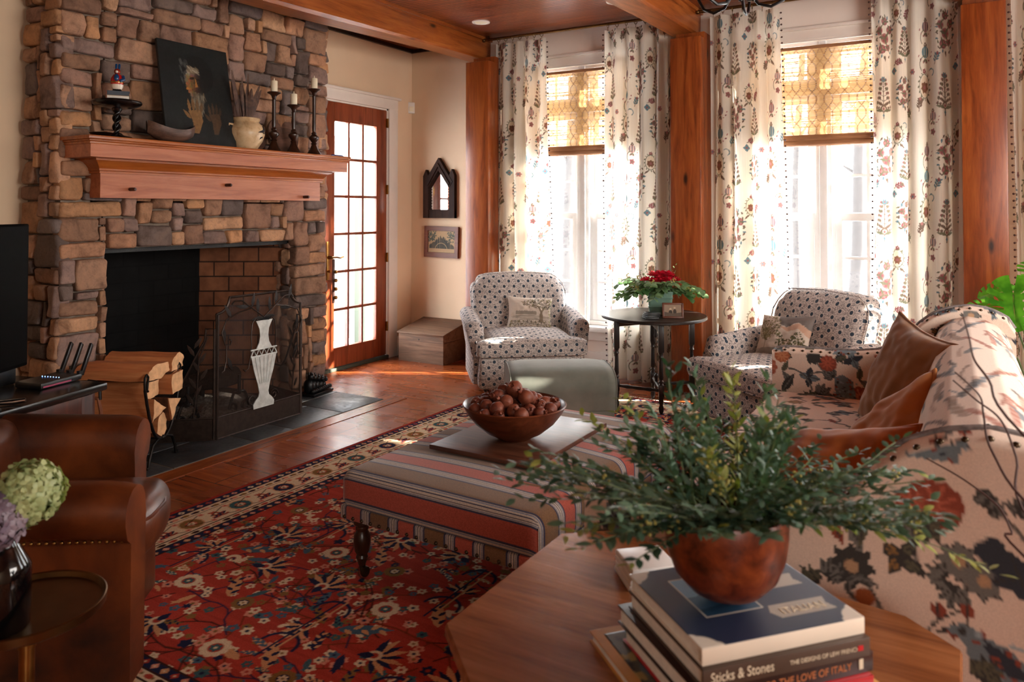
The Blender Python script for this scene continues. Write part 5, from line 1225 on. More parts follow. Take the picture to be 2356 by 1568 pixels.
# the outside of the back runs over the crown as soft streaks of the same dyes
def streak_print():
    v = Cv(1.3, 1.3, .005, (218, 200, 186)); q = random.Random(18)
    for k in range(150):
        x, y, a, L = q.uniform(0, 1.3), q.uniform(0, 1.3), q.uniform(-.25, .25)+PI/2, q.uniform(.08, .3); c = q.choice(((104, 114, 122), (124, 130, 132), (84, 84, 86), (154, 100, 86), (140, 120, 106), (176, 150, 134))); P = [(x, y)]
        for i in range(5): a += q.uniform(-.2, .2); P.append((P[-1][0]+cos(a)*L/5, P[-1][1]+sin(a)*L/5))
        v.line(P, q.uniform(.008, .03), c, .75)
    return v
ST = streak_print()
SY0, SY1 = 1.86, 4.40
def sofa():
    t = thing('sofa', 'long sofa in a bird and flower print with nailhead trim and velvet pillows', 'sofa', (0, 0, .0085)); m = M['sofa']
    prof = [(-.86, .655), (-.80, .668), (-.6, .672), (-.45, .678), (-.34, .695), (-.26, .73), (-.20, .79), (-.15, .85), (-.09, .90), (-.02, .93), (.06, .945), (.14, .935), (.21, .90), (.245, .84)]
    def interp(x): return float(np.interp(x, [p[0] for p in prof], [p[1] for p in prof]))
    def arm(y0, y1, name, off):
        st = .005; xs = np.arange(-.86, .2451, st); zs = np.linspace(.10, 1, 130); nx = len(xs)
        P = []; F = []; n0 = 0
        # outer and inner faces plus the rounded top between them
        ny = 9; prof_y = [y0]+[y0+(y1-y0)*(1-cos(PI*k/(ny-1)))/2 for k in range(1, ny-1)]+[y1]
        rows = [(y0, f) for f in zs[:-1]]+[(y, 1+.022*sin(PI*k/(ny-1))) for k, y in enumerate(prof_y)]+[(y1, f) for f in zs[:-1][::-1]]
        for x in xs:
            tp = interp(x)
            for y, f in rows: P.append((x, y, .10+(tp-.10)*(f-.10)/.9 if f <= 1 else tp+(f-1)*1.0))
        P = np.array(P); nr = len(rows); F = grid_faces(nx, nr)
        o = mk(name, P, F[:, ::-1], m, t, True, None, 60); paint(o, SP, off)
        # front and rear end panels
        for nm, x, s in (('arm_front', -.86, -1), ('arm_rear', .245, 1)):
            k = 0 if s < 0 else nx-1; Y = np.linspace(y0, y1, 20); Z = np.linspace(.10, P[k*nr:(k+1)*nr, 2].max()-.004, 100); A, B = np.meshgrid(Y, Z, indexing='ij'); Q = np.stack([np.full(A.size, x+s*.001), A.ravel(), B.ravel()], 1)
            e = mk(nm, Q, grid_faces(20, 100) if s > 0 else grid_faces(20, 100)[:, ::-1], m, o, True); paint(e, SP, off, axis=0)
        studs(o, [(x, y, interp(x)+.010) for y in (y0+.012, y1-.012) for x in np.arange(-.84, .23, .045)], G().ball((0, 0, 0), .0085, 8, 5), 'nailhead', M['bronze'])
        G().tube([(x, (y0+y1)/2, interp(x)+.018) for x in np.linspace(-.85, .24, 40)], .012, 8).build('gimp_braid', M['braid'], o)
    arm(SY0, SY0+.125, 'arm', (.62, .0)); arm(SY1-.125, SY1, 'arm', (1.08, .54))
    # back: an upright panel whose crown rolls over backwards
    sec = [(-.13, .30), (-.135, .45), (-.13, .60), (-.118, .70), (-.10, .78), (-.07, .85), (-.02, .90), (.05, .92), (.12, .91), (.18, .875), (.215, .82), (.222, .74), (.215, .55), (.21, .12)]
    sec = np.array(sec); d = np.r_[0, np.cumsum(np.hypot(*np.diff(sec, axis=0).T))]; s = np.arange(0, d[-1], .008); sx, sz = np.interp(s, d, sec[:, 0]), np.interp(s, d, sec[:, 1]); ys = np.arange(SY0+.11, SY1-.105, .008)
    A, I = np.meshgrid(ys, np.arange(len(s)), indexing='ij'); P = np.stack([sx[I.ravel()], A.ravel(), sz[I.ravel()]+.0*A.ravel()], 1)
    mk('backrest', P, grid_faces(len(ys), len(s)), m, t, True, ST.samp(s[I.ravel()], A.ravel()), 180)
    vs, fs = soft((.375, 1.13, .085), .05, lambda p: Vector((p.x, p.y, p.z+(.03*(1-(p.x/.375)**2)*(1-(p.y/1.13)**4) if p.z > 0 else 0))), .0085, 3)
    c = G().add(vs, fs, xf((-.49, (SY0+SY1)/2, .385))).build('seat_cushion', m, t, angle=180); paint(c, SP, (.3, .7))
    vs, fs = rbox((.38, 1.14, .11), .02, 2, 1, .0085); c = G().add(vs, fs, xf((-.46, (SY0+SY1)/2, .20))).build('seat_rail', m, t, angle=180); paint(c, SP, (.1, .2))
    for x in (-.80, .17):
        for y in (SY0+.07, SY1-.07): G().lathe([(.014, 0), (.024, .03), (.018, .05), (.026, .08), (.028, .11)], 12, xf((x, y, 0))).build('leg', M['walnut'], t)
M['braid'] = plain('grey_braid_trim', (120, 112, 110), .85, 0, .35, 60)
sofa()
def cushion(name, label, mat, w, h, d, Mx, seed, n=48):
    vs, fs, uv = pillow_mesh(w, h, d, n, seed=seed)
    vs = [(x, y+.004*mnoise.noise(Vector((x*14, z*5, seed)))*2, z-h/2) for x, y, z in vs]
    o = mk(name, vs, fs, mat, None, True, None, 180); o.matrix_world = Mx; tag(o, label, 'pillow', 'velvet pillows on the sofa')
    e = pillow_edge(vs, n); ed = G().tube(e, .0065, 7, close=True); k = len(e)
    ed.build('edge_seam', mat, o)
def frame(c, ux, uz):
    """matrix with local x along ux and local z along uz"""
    ux = Vector(ux).normalized(); uz = Vector(uz); uz = (uz-ux*uz.dot(ux)).normalized(); uy = uz.cross(ux)
    Mx = Matrix((ux, uy, uz)).transposed().to_4x4(); Mx.translation = Vector(c); return Mx
cushion('throw_pillow', 'large tobacco brown velvet pillow propped on the sofa near its far arm', M['velvet_brown'], .52, .52, .17, frame(PIL[0][0], PIL[0][1], PIL[0][2]), 31)
cushion('throw_pillow', 'caramel velvet pillow with a piped ridge leaning on the sofa back', M['velvet_caramel'], .48, .48, .17, frame(PIL[1][0], PIL[1][1], PIL[1][2]), 35)
cushion('throw_pillow', 'rust orange velvet pillow nearest the near sofa arm, behind the eucalyptus', M['velvet_orange'], .48, .48, .16, frame(PIL[2][0], PIL[2][1], PIL[2][2]), 37)

# ------------------------------------------------------------------ leather club chair
def club():
    t = thing('leather_armchair', 'tan leather club armchair with a row of brass nailheads, by the media cabinet', 'armchair', (0, 0, .0085)); m = M['leather']
    e1, e2 = Vector((.80, .60, 0)), Vector((-.60, .80, 0)); P0 = Vector((-2.085, 1.385, 0))
    def W(a, b, z): return P0+e1*a+e2*b+Vector((0, 0, z))
    def arm(a0, a1, b0, top, w, name, flip=1):
        secs = []
        for k in range(17):
            a = a0+(a1-a0)*k/16; f = min(1, (16-k)/1.5); r = .085*(.86+.14*f); tp = top-.012*(1-f)+.02*(1-k/16)
            q = [(-.035, .06), (-.035, tp-.155), (-.062, tp-.135), (-.078, tp-.09)]
            for j in range(9): b = PI*.95-PI*.95*j/8; q.append((.075*cos(b)*1.05, tp-.075+.075*sin(b)))
            q += [(.085, tp-.10), (.08, tp-.16), (.075, .06)]
            secs.append([W(a, b0+flip*x, z) for x, z in (q if flip > 0 else q[::-1])])
        return G().loft(secs).build(name, m, t, angle=50)
    A = arm(-.70, 0, .0, .635, .1, 'arm'); arm(-.68, -.20, .63, .665, .1, 'arm', -1)
    studs(A, [W(-.70+k*.0205, -.038, .478+.012*(1-k/33)) for k in range(34)], G().ball((0, 0, 0), .0058, 8, 5), 'nailhead', M['brass'])
    # thick seat with a rounded T front
    def seat(p):
        f = 1-.16*max(0, p.x/.36)*(p.y/.26)**2; return Vector((p.x*f, p.y, p.z+(.03*(1-(p.y/.26)**2)*(1-(p.x/.36)**2) if p.z > 0 else 0)))
    vs, fs = soft((.36, .255, .085), .07, seat, .04, 4); rot = math.atan2(.60, .80)
    s = G().add(vs, fs, xf(W(-.39, .315, .385), rz=rot)).build('seat_cushion', m, t, angle=180)
    G().tube([W(-.39, .315, .435)+e1*seat(Vector((x, y, 0))).x*.985+e2*y*.985 for x, y in ((-.1, -.255), (.1, -.255), (.24, -.252), (.31, -.225), (.345, -.16), (.358, -.06), (.358, .06), (.345, .16), (.31, .225), (.24, .252), (.1, .255))], .006, 7).build('piping', m, s)
    vs, fs = soft((.34, .27, .14), .03, None, .1); G().add(vs, fs, xf(W(-.47, .315, .19), rz=rot)).build('seat_base', m, t)
    def back(p): v = (p.z+.33)/.66; return Vector((p.x-.07*v, p.y, p.z-.03*(p.y/.36)**2*v))
    vs, fs = soft((.085, .33, .30), .08, back, .06, 4); b = G().add(vs, fs, xf(W(-.62, .315, .40), rz=rot)).build('backrest', m, t, angle=180)
    G().tube([W(-.44, .63, z)+Vector((0, 0, 0)) for z in (.40, .5, .58)]+[W(-.44, .63+.07*cos(f), .60+.07*sin(f)) for f in np.linspace(PI, .2, 8)], .005, 6).build('seam', m, b)
    for a in (-.66, -.08):
        for b_ in (.03, .60): G().lathe([(.018, 0), (.026, .06)], 12, xf(W(a-(.16 if b_ > .3 and a > -.2 else 0), b_, 0))).build('leg', M['walnut'], t)
club()
def brass_table():
    t = thing('tray_table', 'small round aged brass tray table beside the leather chair', 'side table', (-1.81, .942, 0.0))
    G().lathe([(0, .532), (.148, .532), (.157, .538), (.159, .556), (.156, .558), (.152, .556), (.149, .545), (0, .543)], 64).build('tray', M['tray'], t)
    G().lathe([(.016, .02), (.016, .49), (.020, .494), (.022, .505), (.018, .515), (.026, .525), (.028, .533)], 20).lathe([(.0, .45), (.018, .46), (.018, .5)], 20).build('stem', M['brass'], t)
    G().lathe([(0, .0), (.12, .0), (.122, .008), (.03, .018), (.018, .03), (0, .03)], 40).build('base', M['tray'], t)
brass_table()
VB = Vector((-1.775, .868, .5435))
def hyd_vase():
    t = thing('black_vase', 'black glossy bottle vase on the brass tray table', 'vase', VB)
    G().lathe([(0, 0), (.052, 0), (.056, .006), (.0575, .10), (.057, .128), (.051, .142), (.034, .175), (.026, .19), (.025, .215), (.029, .222), (.025, .222), (.021, .19), (0, .185)], 40).build('vase_wall', M['blackglaze'], t)
    for c, r, mat, lab, sd in ((Vector((.046, .034, .285)), .064, M['hyd_green'], 'pale green hydrangea head, the larger one in the black vase', 1), (Vector((.042, -.036, .250)), .058, M['hyd_purple'], 'mauve tinted hydrangea head leaning out of frame in the black vase', 2)):
        f = thing('hydrangea', lab, 'flower', VB+Vector((0, 0, .0)), 0, 'hydrangea heads in the black vase'); q = random.Random(sd); g = G()
        for k in range(360):
            e = 1-2*(k+.5)/360; a = k*2.39996; d = Vector((math.sqrt(1-e*e)*cos(a), math.sqrt(1-e*e)*sin(a), e)); p = c+d*r*q.uniform(.72, 1.06); x = d.orthogonal().normalized(); y = d.cross(x); a0 = q.uniform(0, 6)
            for j in range(4): b = a0+j*PI/2; pd = x*cos(b)+y*sin(b)+d*q.uniform(.1, .7)+Vector((q.uniform(-.3, .3), q.uniform(-.3, .3), q.uniform(-.3, .3))); g.leaf(p, pd, d, q.uniform(.012, .018), .0135, .25)
        g.build('petals', mat, f); G().ball(c, r*.62, 16, 10).build('flower_core', mat, f); G().tube([(.0, .0, .10), (c.x*.3, c.y*.3, .2), c-Vector((0, 0, r*.7))], .0032, 6).build('stalk', M['stem'], f)
hyd_vase()

# ------------------------------------------------------------------ octagonal table with books and a pot of greenery
TZ = .63
def octagon():
    t = thing('octagonal_table', 'low oak table with clipped corners in the near foreground', 'table'); m = M['oak']
    poly = [(-.872, 1.235), (-.862, 1.722), (-.765, 1.80), (-.09, 1.722), (0.005, 1.64), (.0, 1.17), (-.10, 1.07), (-.70, 1.075)]
    cx, cy = -.43, 1.44
    def ring(f, z): return [(cx+(x-cx)*f, cy+(y-cy)*f, z) for x, y in poly]
    G().loft([ring(.94, TZ-.042), ring(.975, TZ-.036), ring(1.0, TZ-.024), ring(1.0, TZ-.008), ring(.992, TZ)]).build('tabletop', m, t, angle=25)
    G().loft([ring(.86, .50), ring(.86, TZ-.04)]).build('apron', m, t, angle=25)
    for k in (0, 2, 4, 6):
        x, y = cx+(poly[k][0]-cx)*.78, cy+(poly[k][1]-cy)*.78; G().lathe([(.018, 0), (.024, .04), (.02, .1), (.03, .2), (.022, .34), (.032, .42), (.032, .52)], 16, xf((x, y, 0))).build('leg', M['walnut'], t)
octagon()
BA = R(47.8)
def text(s, size, mat, par, Mx, name='lettering', depth=.0004, align='LEFT', sx=1):
    c = bpy.data.curves.new('lettering', 'FONT'); c.body = s; c.size = size; c.align_x = align; c.extrude = depth; o = bpy.data.objects.new('tmp', c); me = bpy.data.meshes.new_from_object(o)
    bpy.data.objects.remove(o); me.materials.clear(); me.materials.append(mat); me.transform(Mx @ Matrix.Diagonal((sx, 1, 1, 1))); o = bpy.data.objects.new(name, me); C.objects.link(o); o.parent = par; return o
def book(c, L, Wd, z0, th, ang, label, cov, pages=None, spine=None, hard=.003, group='hardback books on the octagonal table'):
    """lies flat; spine on local -y, cover colour cov"""
    t = thing('book', label, 'book', (*c, z0), ang, group); h = hard
    g = G().box((-L/2, -Wd/2, 0), (L/2, Wd/2, h), r=.0012).box((-L/2, -Wd/2, th-h), (L/2, Wd/2, th), r=.0012); g.box((-L/2, -Wd/2-.001, 0), (L/2, -Wd/2+h, th), r=.0014); g.build('cover', cov, t)
    G().box((-L/2+.005, -Wd/2+h, h), (L/2-.005, Wd/2-.005, th-h)).build('pages', M['paper'], t, False)
    return t
def SPN(L, Wd, x, z): return xf((x, -Wd/2-.0012, z), rx=R(90))
M['inkcream'] = plain('cream_lettering', (214, 196, 170), .6); M['inkdark'] = plain('dark_lettering', (70, 12, 14), .6); M['inkred'] = plain('red_mark', (190, 30, 34), .5); M['inkorange'] = plain('copper_lettering', (186, 110, 66), .5)
cv_yel = plain('ochre_cloth', (190, 132, 66), .6, 0, .25, 9); cv_red = plain('red_jacket', (168, 20, 26), .35, 0, .05); cv_brn = plain('dark_brown_jacket', (44, 22, 18), .35, 0, .1); cv_tau = plain('brown_grey_jacket', (74, 56, 46), .4, 0, .1); cv_nav = plain('navy_jacket', (34, 44, 70), .28, 0, .08); cv_cream = plain('cream_jacket', (222, 206, 188), .5, 0, .05)
b = book((-.352, 1.366), .40, .31, TZ, .020, R(48), 'wide ochre covered book at the bottom of the stack', cv_yel)
q = random.Random(2); v = Cv(.36, .27, .004, (70, 66, 56), False)
for k in range(160): v.leaf(q.uniform(0, .36), q.uniform(0, .27), q.uniform(.02, .05), .014, q.uniform(0, 6), q.choice(((150, 126, 74), (60, 80, 92), (96, 90, 66), (44, 44, 48))))
sheet('cover_picture', v, M['cover'], b, Matrix(((1, 0, 0, 0), (0, 0, 1, -.135), (0, -1, 0, .0204), (0, 0, 0, 1))), thick=.0004)
b = book((-.328, 1.352), .325, .262, TZ+.0205, .030, R(47.5), 'red spined book second from the bottom of the stack', cv_red)
text('ITALIAN RUSTIC', .024, M['inkdark'], b, SPN(.325, .262, -.148, .006), sx=.95); G().ball((.135, -.132, .015), .005, 8, 5, sc=(1, .2, 1)).ball((.145, -.132, .015), .003, 8, 5, sc=(1, .2, 1.8)).build('publisher_mark', M['inkcream'], b)
b = book((-.334, 1.358), .335, .265, TZ+.051, .032, R(48.4), 'dark brown book about Italy in the middle of the stack', cv_brn)
text('FOR THE LOVE OF ITALY', .0165, M['inkorange'], b, SPN(.335, .265, -.052, .010), sx=.95); text('MARELLA CARACCIOLO', .0085, M['inkcream'], b, SPN(.335, .265, -.155, .012)); G().box((.138, -.1346, .008), (.146, -.1336, .024)).build('publisher_mark', M['inkcream'], b)
b = book((-.325, 1.35), .31, .255, TZ+.0835, .030, R(47.4), 'brown grey book about stone just below the navy book', cv_tau)
text('Sticks & Stones', .0215, M['inkcream'], b, SPN(.31, .255, -.142, .009), sx=.85); text('THE DESIGNS OF LEW FRENCH', .0095, M['inkcream'], b, SPN(.31, .255, .0, .012)); G().box((.130, -.1296, .012), (.140, -.1286, .020)).build('publisher_mark', M['inkred'], b)
def topbook():
    t = book((-.33, 1.355), .305, .25, TZ+.114, .026, BA, 'navy blue picture book on top of the stack, under the pot', cv_cream)
    v = Cv(.305, .25, .0022, (38, 47, 70), False); cr = (222, 206, 190)
    for x, y in ((0, 0), (.305, 0), (0, .25), (.305, .25)): v.ell(x, y, .034, .034, 0, cr)
    for x, y in ((.03, 0), (0, .03), (.275, 0), (.305, .03), (.03, .25), (0, .22), (.275, .25), (.305, .22)): v.ell(x, y, .010, .010, 0, cr)
    v.poly([(.055, .075), (.055, .205), (.165, .205), (.165, .075)], cr); v.poly([(.058, .078), (.058, .202), (.162, .202), (.162, .078)], (60, 96, 126)); v.poly([(.058, .14), (.058, .202), (.162, .202), (.162, .15)], (128, 170, 200)); v.poly([(.058, .078), (.058, .10), (.162, .115), (.162, .078)], (34, 66, 92))
    for y0 in (.038, .125): v.poly([(.175, y0), (.165, y0+.02), (.175, y0+.04), (.285, y0+.04), (.277, y0+.02), (.285, y0)], (168, 154, 142))
    sheet('cover_picture', v, M['cover'], t, Matrix(((1, 0, 0, 0), (0, 0, 1, -.125), (0, -1, 0, .0265), (0, 0, 0, 1))), thick=.0004)
    text('ITALIAN', .026, M['inkcream'], t, xf((.032, -.078, .0268)), sx=.9)
topbook()
for k in range(4):
    o = G().box((-.052, -.052, 0), (.052, .052, .0125), r=.004).build('coaster', M['marble'], None, loc=(-.598+.002*k, 1.602-.001*k, TZ+.0128*k), rot=(0, 0, R(40+k)))
    tag(o, ('bottom white marble coaster of the stack behind the books', 'white marble coaster second from the bottom behind the books', 'white marble coaster second from the top behind the books', 'topmost white marble coaster of the stack behind the books')[k], 'coaster', 'stacked white marble coasters')
def potplant():
    z0 = TZ+.1406; c = (-.349, 1.335, z0); t = thing('potted_greenery', 'burl wood pot of eucalyptus sprigs on top of the book stack', 'plant pot', c)
    G().lathe([(0, .0), (.024, 0), (.03, .003), (.062, .018), (.087, .045), (.1, .08), (.1045, .115), (.1055, .152), (.1035, .156), (.1, .152), (.097, .11), (.085, .05), (0, .03)], 48).build('pot', M['burl'], t)
    q = random.Random(9); lf = G(); l2 = G(); st = G(); bd = G()
    for k in range(120):
        a = 2*PI*k/120+q.uniform(-.2, .2); right = Vector((.864, .503, 0)); out = Vector((cos(a), sin(a), 0)); horiz = abs(out.dot(right))
        L = q.uniform(.11, .19)+.16*horiz**2*q.uniform(.6, 1.1); el = q.uniform(.25, .75)*(1.25-.75*horiz)
        if k % 7 == 0: el = 1.25; L = q.uniform(.15, .22)
        p = Vector((.06*cos(a)*q.uniform(.3, 1), .06*sin(a)*q.uniform(.3, 1), .12)); d = (out*cos(el)+Vector((0, 0, sin(el)))).normalized(); P = [p, p+Vector((0, 0, .03))+out*.02]
        for i in range(9):
            d = (d+Vector((q.uniform(-.12, .12), q.uniform(-.12, .12), q.uniform(-.10, .07)))).normalized(); P.append(P[-1]+d*L/9)
        st.tube(P, [.0016]*6+[.0011]*5, 4)
        for i in (1, 2, 3, 3, 4, 4, 5, 5, 6, 6, 7, 7, 8, 8, 9, 9, 10):
            for s in (-1, 1):
                sd = d.cross(Vector((q.uniform(-.5, .5), q.uniform(-.5, .5), 1))).normalized(); dd = (d*q.uniform(.5, 1)+sd*s*q.uniform(.5, 1)+Vector((0, 0, q.uniform(-.1, .35)))); (l2 if (i > 9 and k % 5 == 0) or k % 24 == 4 else lf).leaf(P[i]+d*q.uniform(0, L/10), dd, Vector((q.uniform(-.6, .6), q.uniform(-.6, .6), 1)), q.uniform(.020, .032), q.uniform(.008, .0125))
        if k % 9 == 1:
            for i in range(24): pp = P[q.randrange(4, 11)]; bd.ball(pp+Vector((q.uniform(-.014, .014), q.uniform(-.014, .014), q.uniform(-.01, .018))), .0028, 5, 4)
    lf.build('leaves', M['euc'], t); l2.build('new_leaves', M['euc2'], t); st.build('stems', M['stem'], t); bd.build('seed_buds', M['berry'], t)['kind'] = 'stuff'
    G().lathe([(0, .105), (.097, .108)], 24, cap=False).build('moss', M['stem'], t)
potplant()

# ------------------------------------------------------------------ plants at the right edge
def twigs():
    t = thing('twig_arrangement', 'bare dark curly twigs arching in front of the sofa back', 'branches', (.62, 1.25, 0)); g = G()
    G().lathe([(0, .0), (.09, 0), (.11, .1), (.10, .32), (.06, .42), (.065, .46), (.055, .44), (0, .40)], 24).build('floor_vase', M['blackglaze'], t)
    for P in TW:
        P = [Vector(p)-Vector((.62, 1.25, 0)) for p in P]; Q = []
        for i in range(len(P)-1):
            p0, p1, p2, p3 = P[max(0, i-1)], P[i], P[i+1], P[min(len(P)-1, i+2)]
            for s in range(6):
                u = s/6; Q.append(.5*((2*p1)+(p2-p0)*u+(2*p0-5*p1+4*p2-p3)*u*u+(3*p1-p0-3*p2+p3)*u**3))
        Q.append(P[-1]); n = len(Q); g.tube(Q, [.0032-.0019*i/n for i in range(n)], 6)
    g.build('twigs', M['twig'], t)
twigs()
def monstera():
    t = thing('monstera_plant', 'glossy split leaf monstera behind the sofa by the right post', 'plant', (.42, 5.25, 0)); q = random.Random(4)
    G().lathe([(0, 0), (.12, 0), (.15, .12), (.16, .27), (.165, .28), (.15, .28), (.14, .24), (0, .22)], 28).build('pot', M['blackglaze'], t)
    def leaf(tip, mid, nrm, s, name='leaf', mat=M['monstera']):
        """heart shaped blade slit into fingers between the side ribs"""
        d = (Vector(tip)-Vector(mid)).normalized(); n = Vector(nrm); n = (n-d*n.dot(d)).normalized(); sd = d.cross(n); g = G(); NU, NV = 90, 9
        def W_(x, y): return Vector(mid)+d*x+sd*y+n*(.22*abs(y)-.9*y*y/s*.35-.30*max(0, x)**2/s+.0)
        for sg in (-1, 1):
            vs = []; keep = []
            for i in range(NU+1):
                u = i/NU; th = PI*(1-u)*.94+.0; r = s*(.62+.46*u**1.6+.06*sin(PI*u)); ox, oy = r*cos(th), r*sin(th)*.95; mx = max(0, u-.22)/.78*s*.98
                for j in range(NV+1): t_ = j/NV; vs.append(W_(mx+(ox-mx)*t_, sg*(oy*t_+.0)))
            n0 = len(g.v); g.v += [tuple(p) for p in vs]
            for i in range(NU):
                u = (i+.5)/NU
                for j in range(NV):
                    t_ = (j+.5)/NV
                    gap = any(abs(u-c_) < w_*min(1, (t_-t0)*5) and t_ > t0 for c_, w_, t0 in ((.32, .028, .36), (.46, .032, .28), (.60, .032, .28), (.73, .028, .34), (.85, .022, .5)))
                    if gap: continue
                    a_ = n0+i*(NV+1)+j; f = (a_, a_+1, a_+NV+2, a_+NV+1); g.f.append(f if sg > 0 else f[::-1])
        lo = g.build(name, mat, t, angle=180); G().tube([W_(0, 0)+n*.001, W_(s*.5, 0)+n*.001, W_(s*.95, 0)+n*.001], [.0035, .0025, .001], 5).build('midrib', M['euc2'], lo)
    st = G(); o = Vector((.42, 5.25, 0))
    for tip, mid, nr, s in (((.285, 5.2, .72), (.29, 5.27, .95), (-.35, -.85, .35), .19), ((.05, 5.3, .80), (.16, 5.42, .86), (-.2, -.5, .8), .13), ((.10, 5.6, .92), (.26, 5.62, .93), (0, -.6, .8), .13), ((.62, 5.15, .85), (.50, 5.2, 1.0), (.1, -.6, .8), .2), ((.5, 5.6, 1.0), (.45, 5.45, 1.08), (0, -.3, 1), .18)):
        tp, md = Vector(tip)-o, Vector(mid)-o; leaf(tp, md, nr, s); st.tube([(0, 0, .22), (md.x*.4, md.y*.4, md.z*.65), md], [.008, .006, .005], 6)
    st.build('stalks', M['stem'], t)
monstera()
# ------------------------------------------------------------------ on the mantel
MZ, MX = 1.8605, -4.27
def mantel_things():
    # barley twist stand, books, figurine
    t = thing('twist_stand', 'black barley twist pedestal stand at the left end of the mantel', 'stand', (MX, 2.69, MZ)); m = M['blackwood']
    G().lathe([(0, .175), (.05, .178), (.10, .188), (.125, .198), (.134, .206), (.136, .214), (.132, .222), (.12, .226), (0, .226)], 44).build('top_plate', m, t)
    secs = []
    for k in range(41):
        z = .03+.13*k/40; a0 = z*60; secs.append([((.018+.007*cos(2*b))*cos(b+a0), (.018+.007*cos(2*b))*sin(b+a0), z) for b in np.linspace(0, 2*PI, 21)[:-1]])
    G().loft(secs).lathe([(.018, .155), (.026, .165), (.03, .18)], 20).build('twist_column', m, t, angle=60)
    G().lathe([(0, 0), (.085, 0), (.088, .006), (.08, .012), (.04, .02), (.024, .034)], 36).build('base', m, t)
    lt = [('old book with a blue grey cover on top of the pair on the twist stand', (66, 72, 82)), ('old book with a tan cover under the blue grey one on the twist stand', (150, 124, 96))]
    for k, (lab, c) in enumerate(lt[::-1]):
        b = thing('book', lab, 'book', (MX, 2.695, MZ+.2265+.026*k), R(58), 'old books on the twist stand'); cv = plain('old_cloth_%d' % k, c, .7, 0, .2); br = plain('old_spine_%d' % k, (120, 62, 34), .6, 0, .2)
        G().box((-.062, -.047, 0), (.062, .047, .003)).box((-.062, -.047, .0225), (.062, .047, .0255)).build('cover', cv, b, False); G().box((-.064, -.048, 0), (-.057, .048, .0255), r=.003).build('spine', br, b); G().box((-.056, -.044, .003), (.059, .044, .0225)).build('pages', M['paper'] if k == 0 else cv, b, False)
    f = thing('rabbit_figurine', 'small glazed rabbit figurine in a red coat on the old books', 'figurine', (MX, 2.69, MZ+.279), R(50)); pl = lambda n, c: plain(n, c, .15, 0, .05)
    red, blue, wh, bk, bn = pl('red_glaze', (176, 24, 20)), pl('blue_glaze', (24, 66, 112)), pl('white_glaze', (230, 216, 200)), pl('black_boot_glaze', (16, 14, 14)), pl('brown_glaze', (132, 40, 24))
    b = G().lathe([(0, .036), (.032, .04), (.036, .055), (.033, .078), (.022, .098), (.012, .104), (0, .105)], 24).build('coat', red, f); G().lathe([(0, .01), (.024, .012), (.031, .024), (.034, .040), (.03, .044), (0, .045)], 24).build('breeches', wh, f)
    G().ball((-.012, -.006, .006), .013, 10, 6, sc=(1, 1.4, .9)).ball((.012, -.006, .006), .013, 10, 6, sc=(1, 1.4, .9)).build('boots', bk, f)
    G().ball((0, -.026, .076), .017, 12, 8, sc=(.9, .8, 1.5)).tube([(.03, -.002, .09), (.036, -.018, .07), (.018, -.034, .058)], [.011, .011, .009], 8).build('sleeve', blue, f); G().lathe([(.036, .050), (.0372, .054), (.0355, .058)], 24, cap=False).build('belt', M['gold'], f)
    h = G().ball((0, -.003, .118), .0185, 14, 10, sc=(.95, 1.1, 1)).build('head', bn, f); G().ball((0, -.021, .115), .008, 10, 6).build('muzzle', wh, h); G().ball((-.008, -.018, .122), .0022, 6, 4).ball((.008, -.018, .122), .0022, 6, 4).build('eyes', bk, h)
    for s in (-1, 1): G().loft([[(s*.008+w*cos(a)*.9, .006+.25*z-.0, .132+z) if False else (s*.008+w*cos(a), .008+.35*z+.004*sin(a), .130+z) for a in np.linspace(0, 2*PI, 11)[:-1]] for z, w in ((0, .004), (.012, .006), (.028, .0065), (.038, .005))]).build('ear', blue, f)
    d = thing('shell_dish', 'small dark dish of shells beside the twist stand', 'dish', (MX+.04, 2.575, MZ)); G().lathe([(0, 0), (.03, 0), (.05, .010), (.065, .022), (.062, .024), (.045, .012), (0, .006)], 28).build('dish', M['blackwood'], d)
    for x, y, s, c in ((-.012, .0, .022, (186, 150, 110)), (.02, .012, .018, (170, 98, 56)), (.012, -.02, .015, (206, 180, 146))):
        G().ball((x, y, .018+s*.2), s, 14, 8, sc=(1, .8, .55)).build('shell', plain('shell_tone', c, .35, 0, .4, 40), d)
    # carved dough bowl
    t = thing('carved_bowl', 'rough hand carved wooden bowl with raised ends on the mantel', 'bowl', (MX+.02, 3.035, MZ)); secs = []
    def prof(y, inner):
        u = y/.165; w = .085*(1-abs(u)**2.4)**.6 if abs(u) < 1 else 0; top = .082+.048*abs(u)**2.2; bot = .0+.055*abs(u)**2; th = .011
        return w, top, bot
    for inner in (0, 1):
        for k in range(25):
            y = (-.164+.328*k/24)*(1 if not inner else -.93); w, tp, bt = prof(y, inner); th = .010*inner; q = []
            for j in range(13): a = PI*j/12; q.append((cos(a)*max(.004, w-th), y, tp-(tp-bt-th)*max(0, sin(a))**.8))
            secs.append(q)
    n = 13; g = G(); g.v = [p for q in secs for p in q]
    for half in (0, 25):
        for i in range(24):
            for j in range(12): a = (half+i)*n+j; g.f.append((a, a+1, a+n+1, a+n))
    for i in range(25):   # rims
        pass
    for i in range(24):
        for j in (0, 12): a = i*n+j; b2 = (49-i)*n+j; g.f.append((a, a+n, b2-n, b2))
    g.build('bowl_wall', M['dough'], t, angle=60)
    # unframed oil painting leaning on the stones
    v = Cv(.53, .68, .0035, (24, 27, 26), False); q = random.Random(77)
    for k in range(200): v.ell(q.uniform(0, .53), q.uniform(0, .68), q.uniform(.02, .08), q.uniform(.02, .1), q.uniform(0, 3), q.choice(((20, 22, 22), (28, 33, 32), (22, 26, 25), (16, 18, 18))), .35)
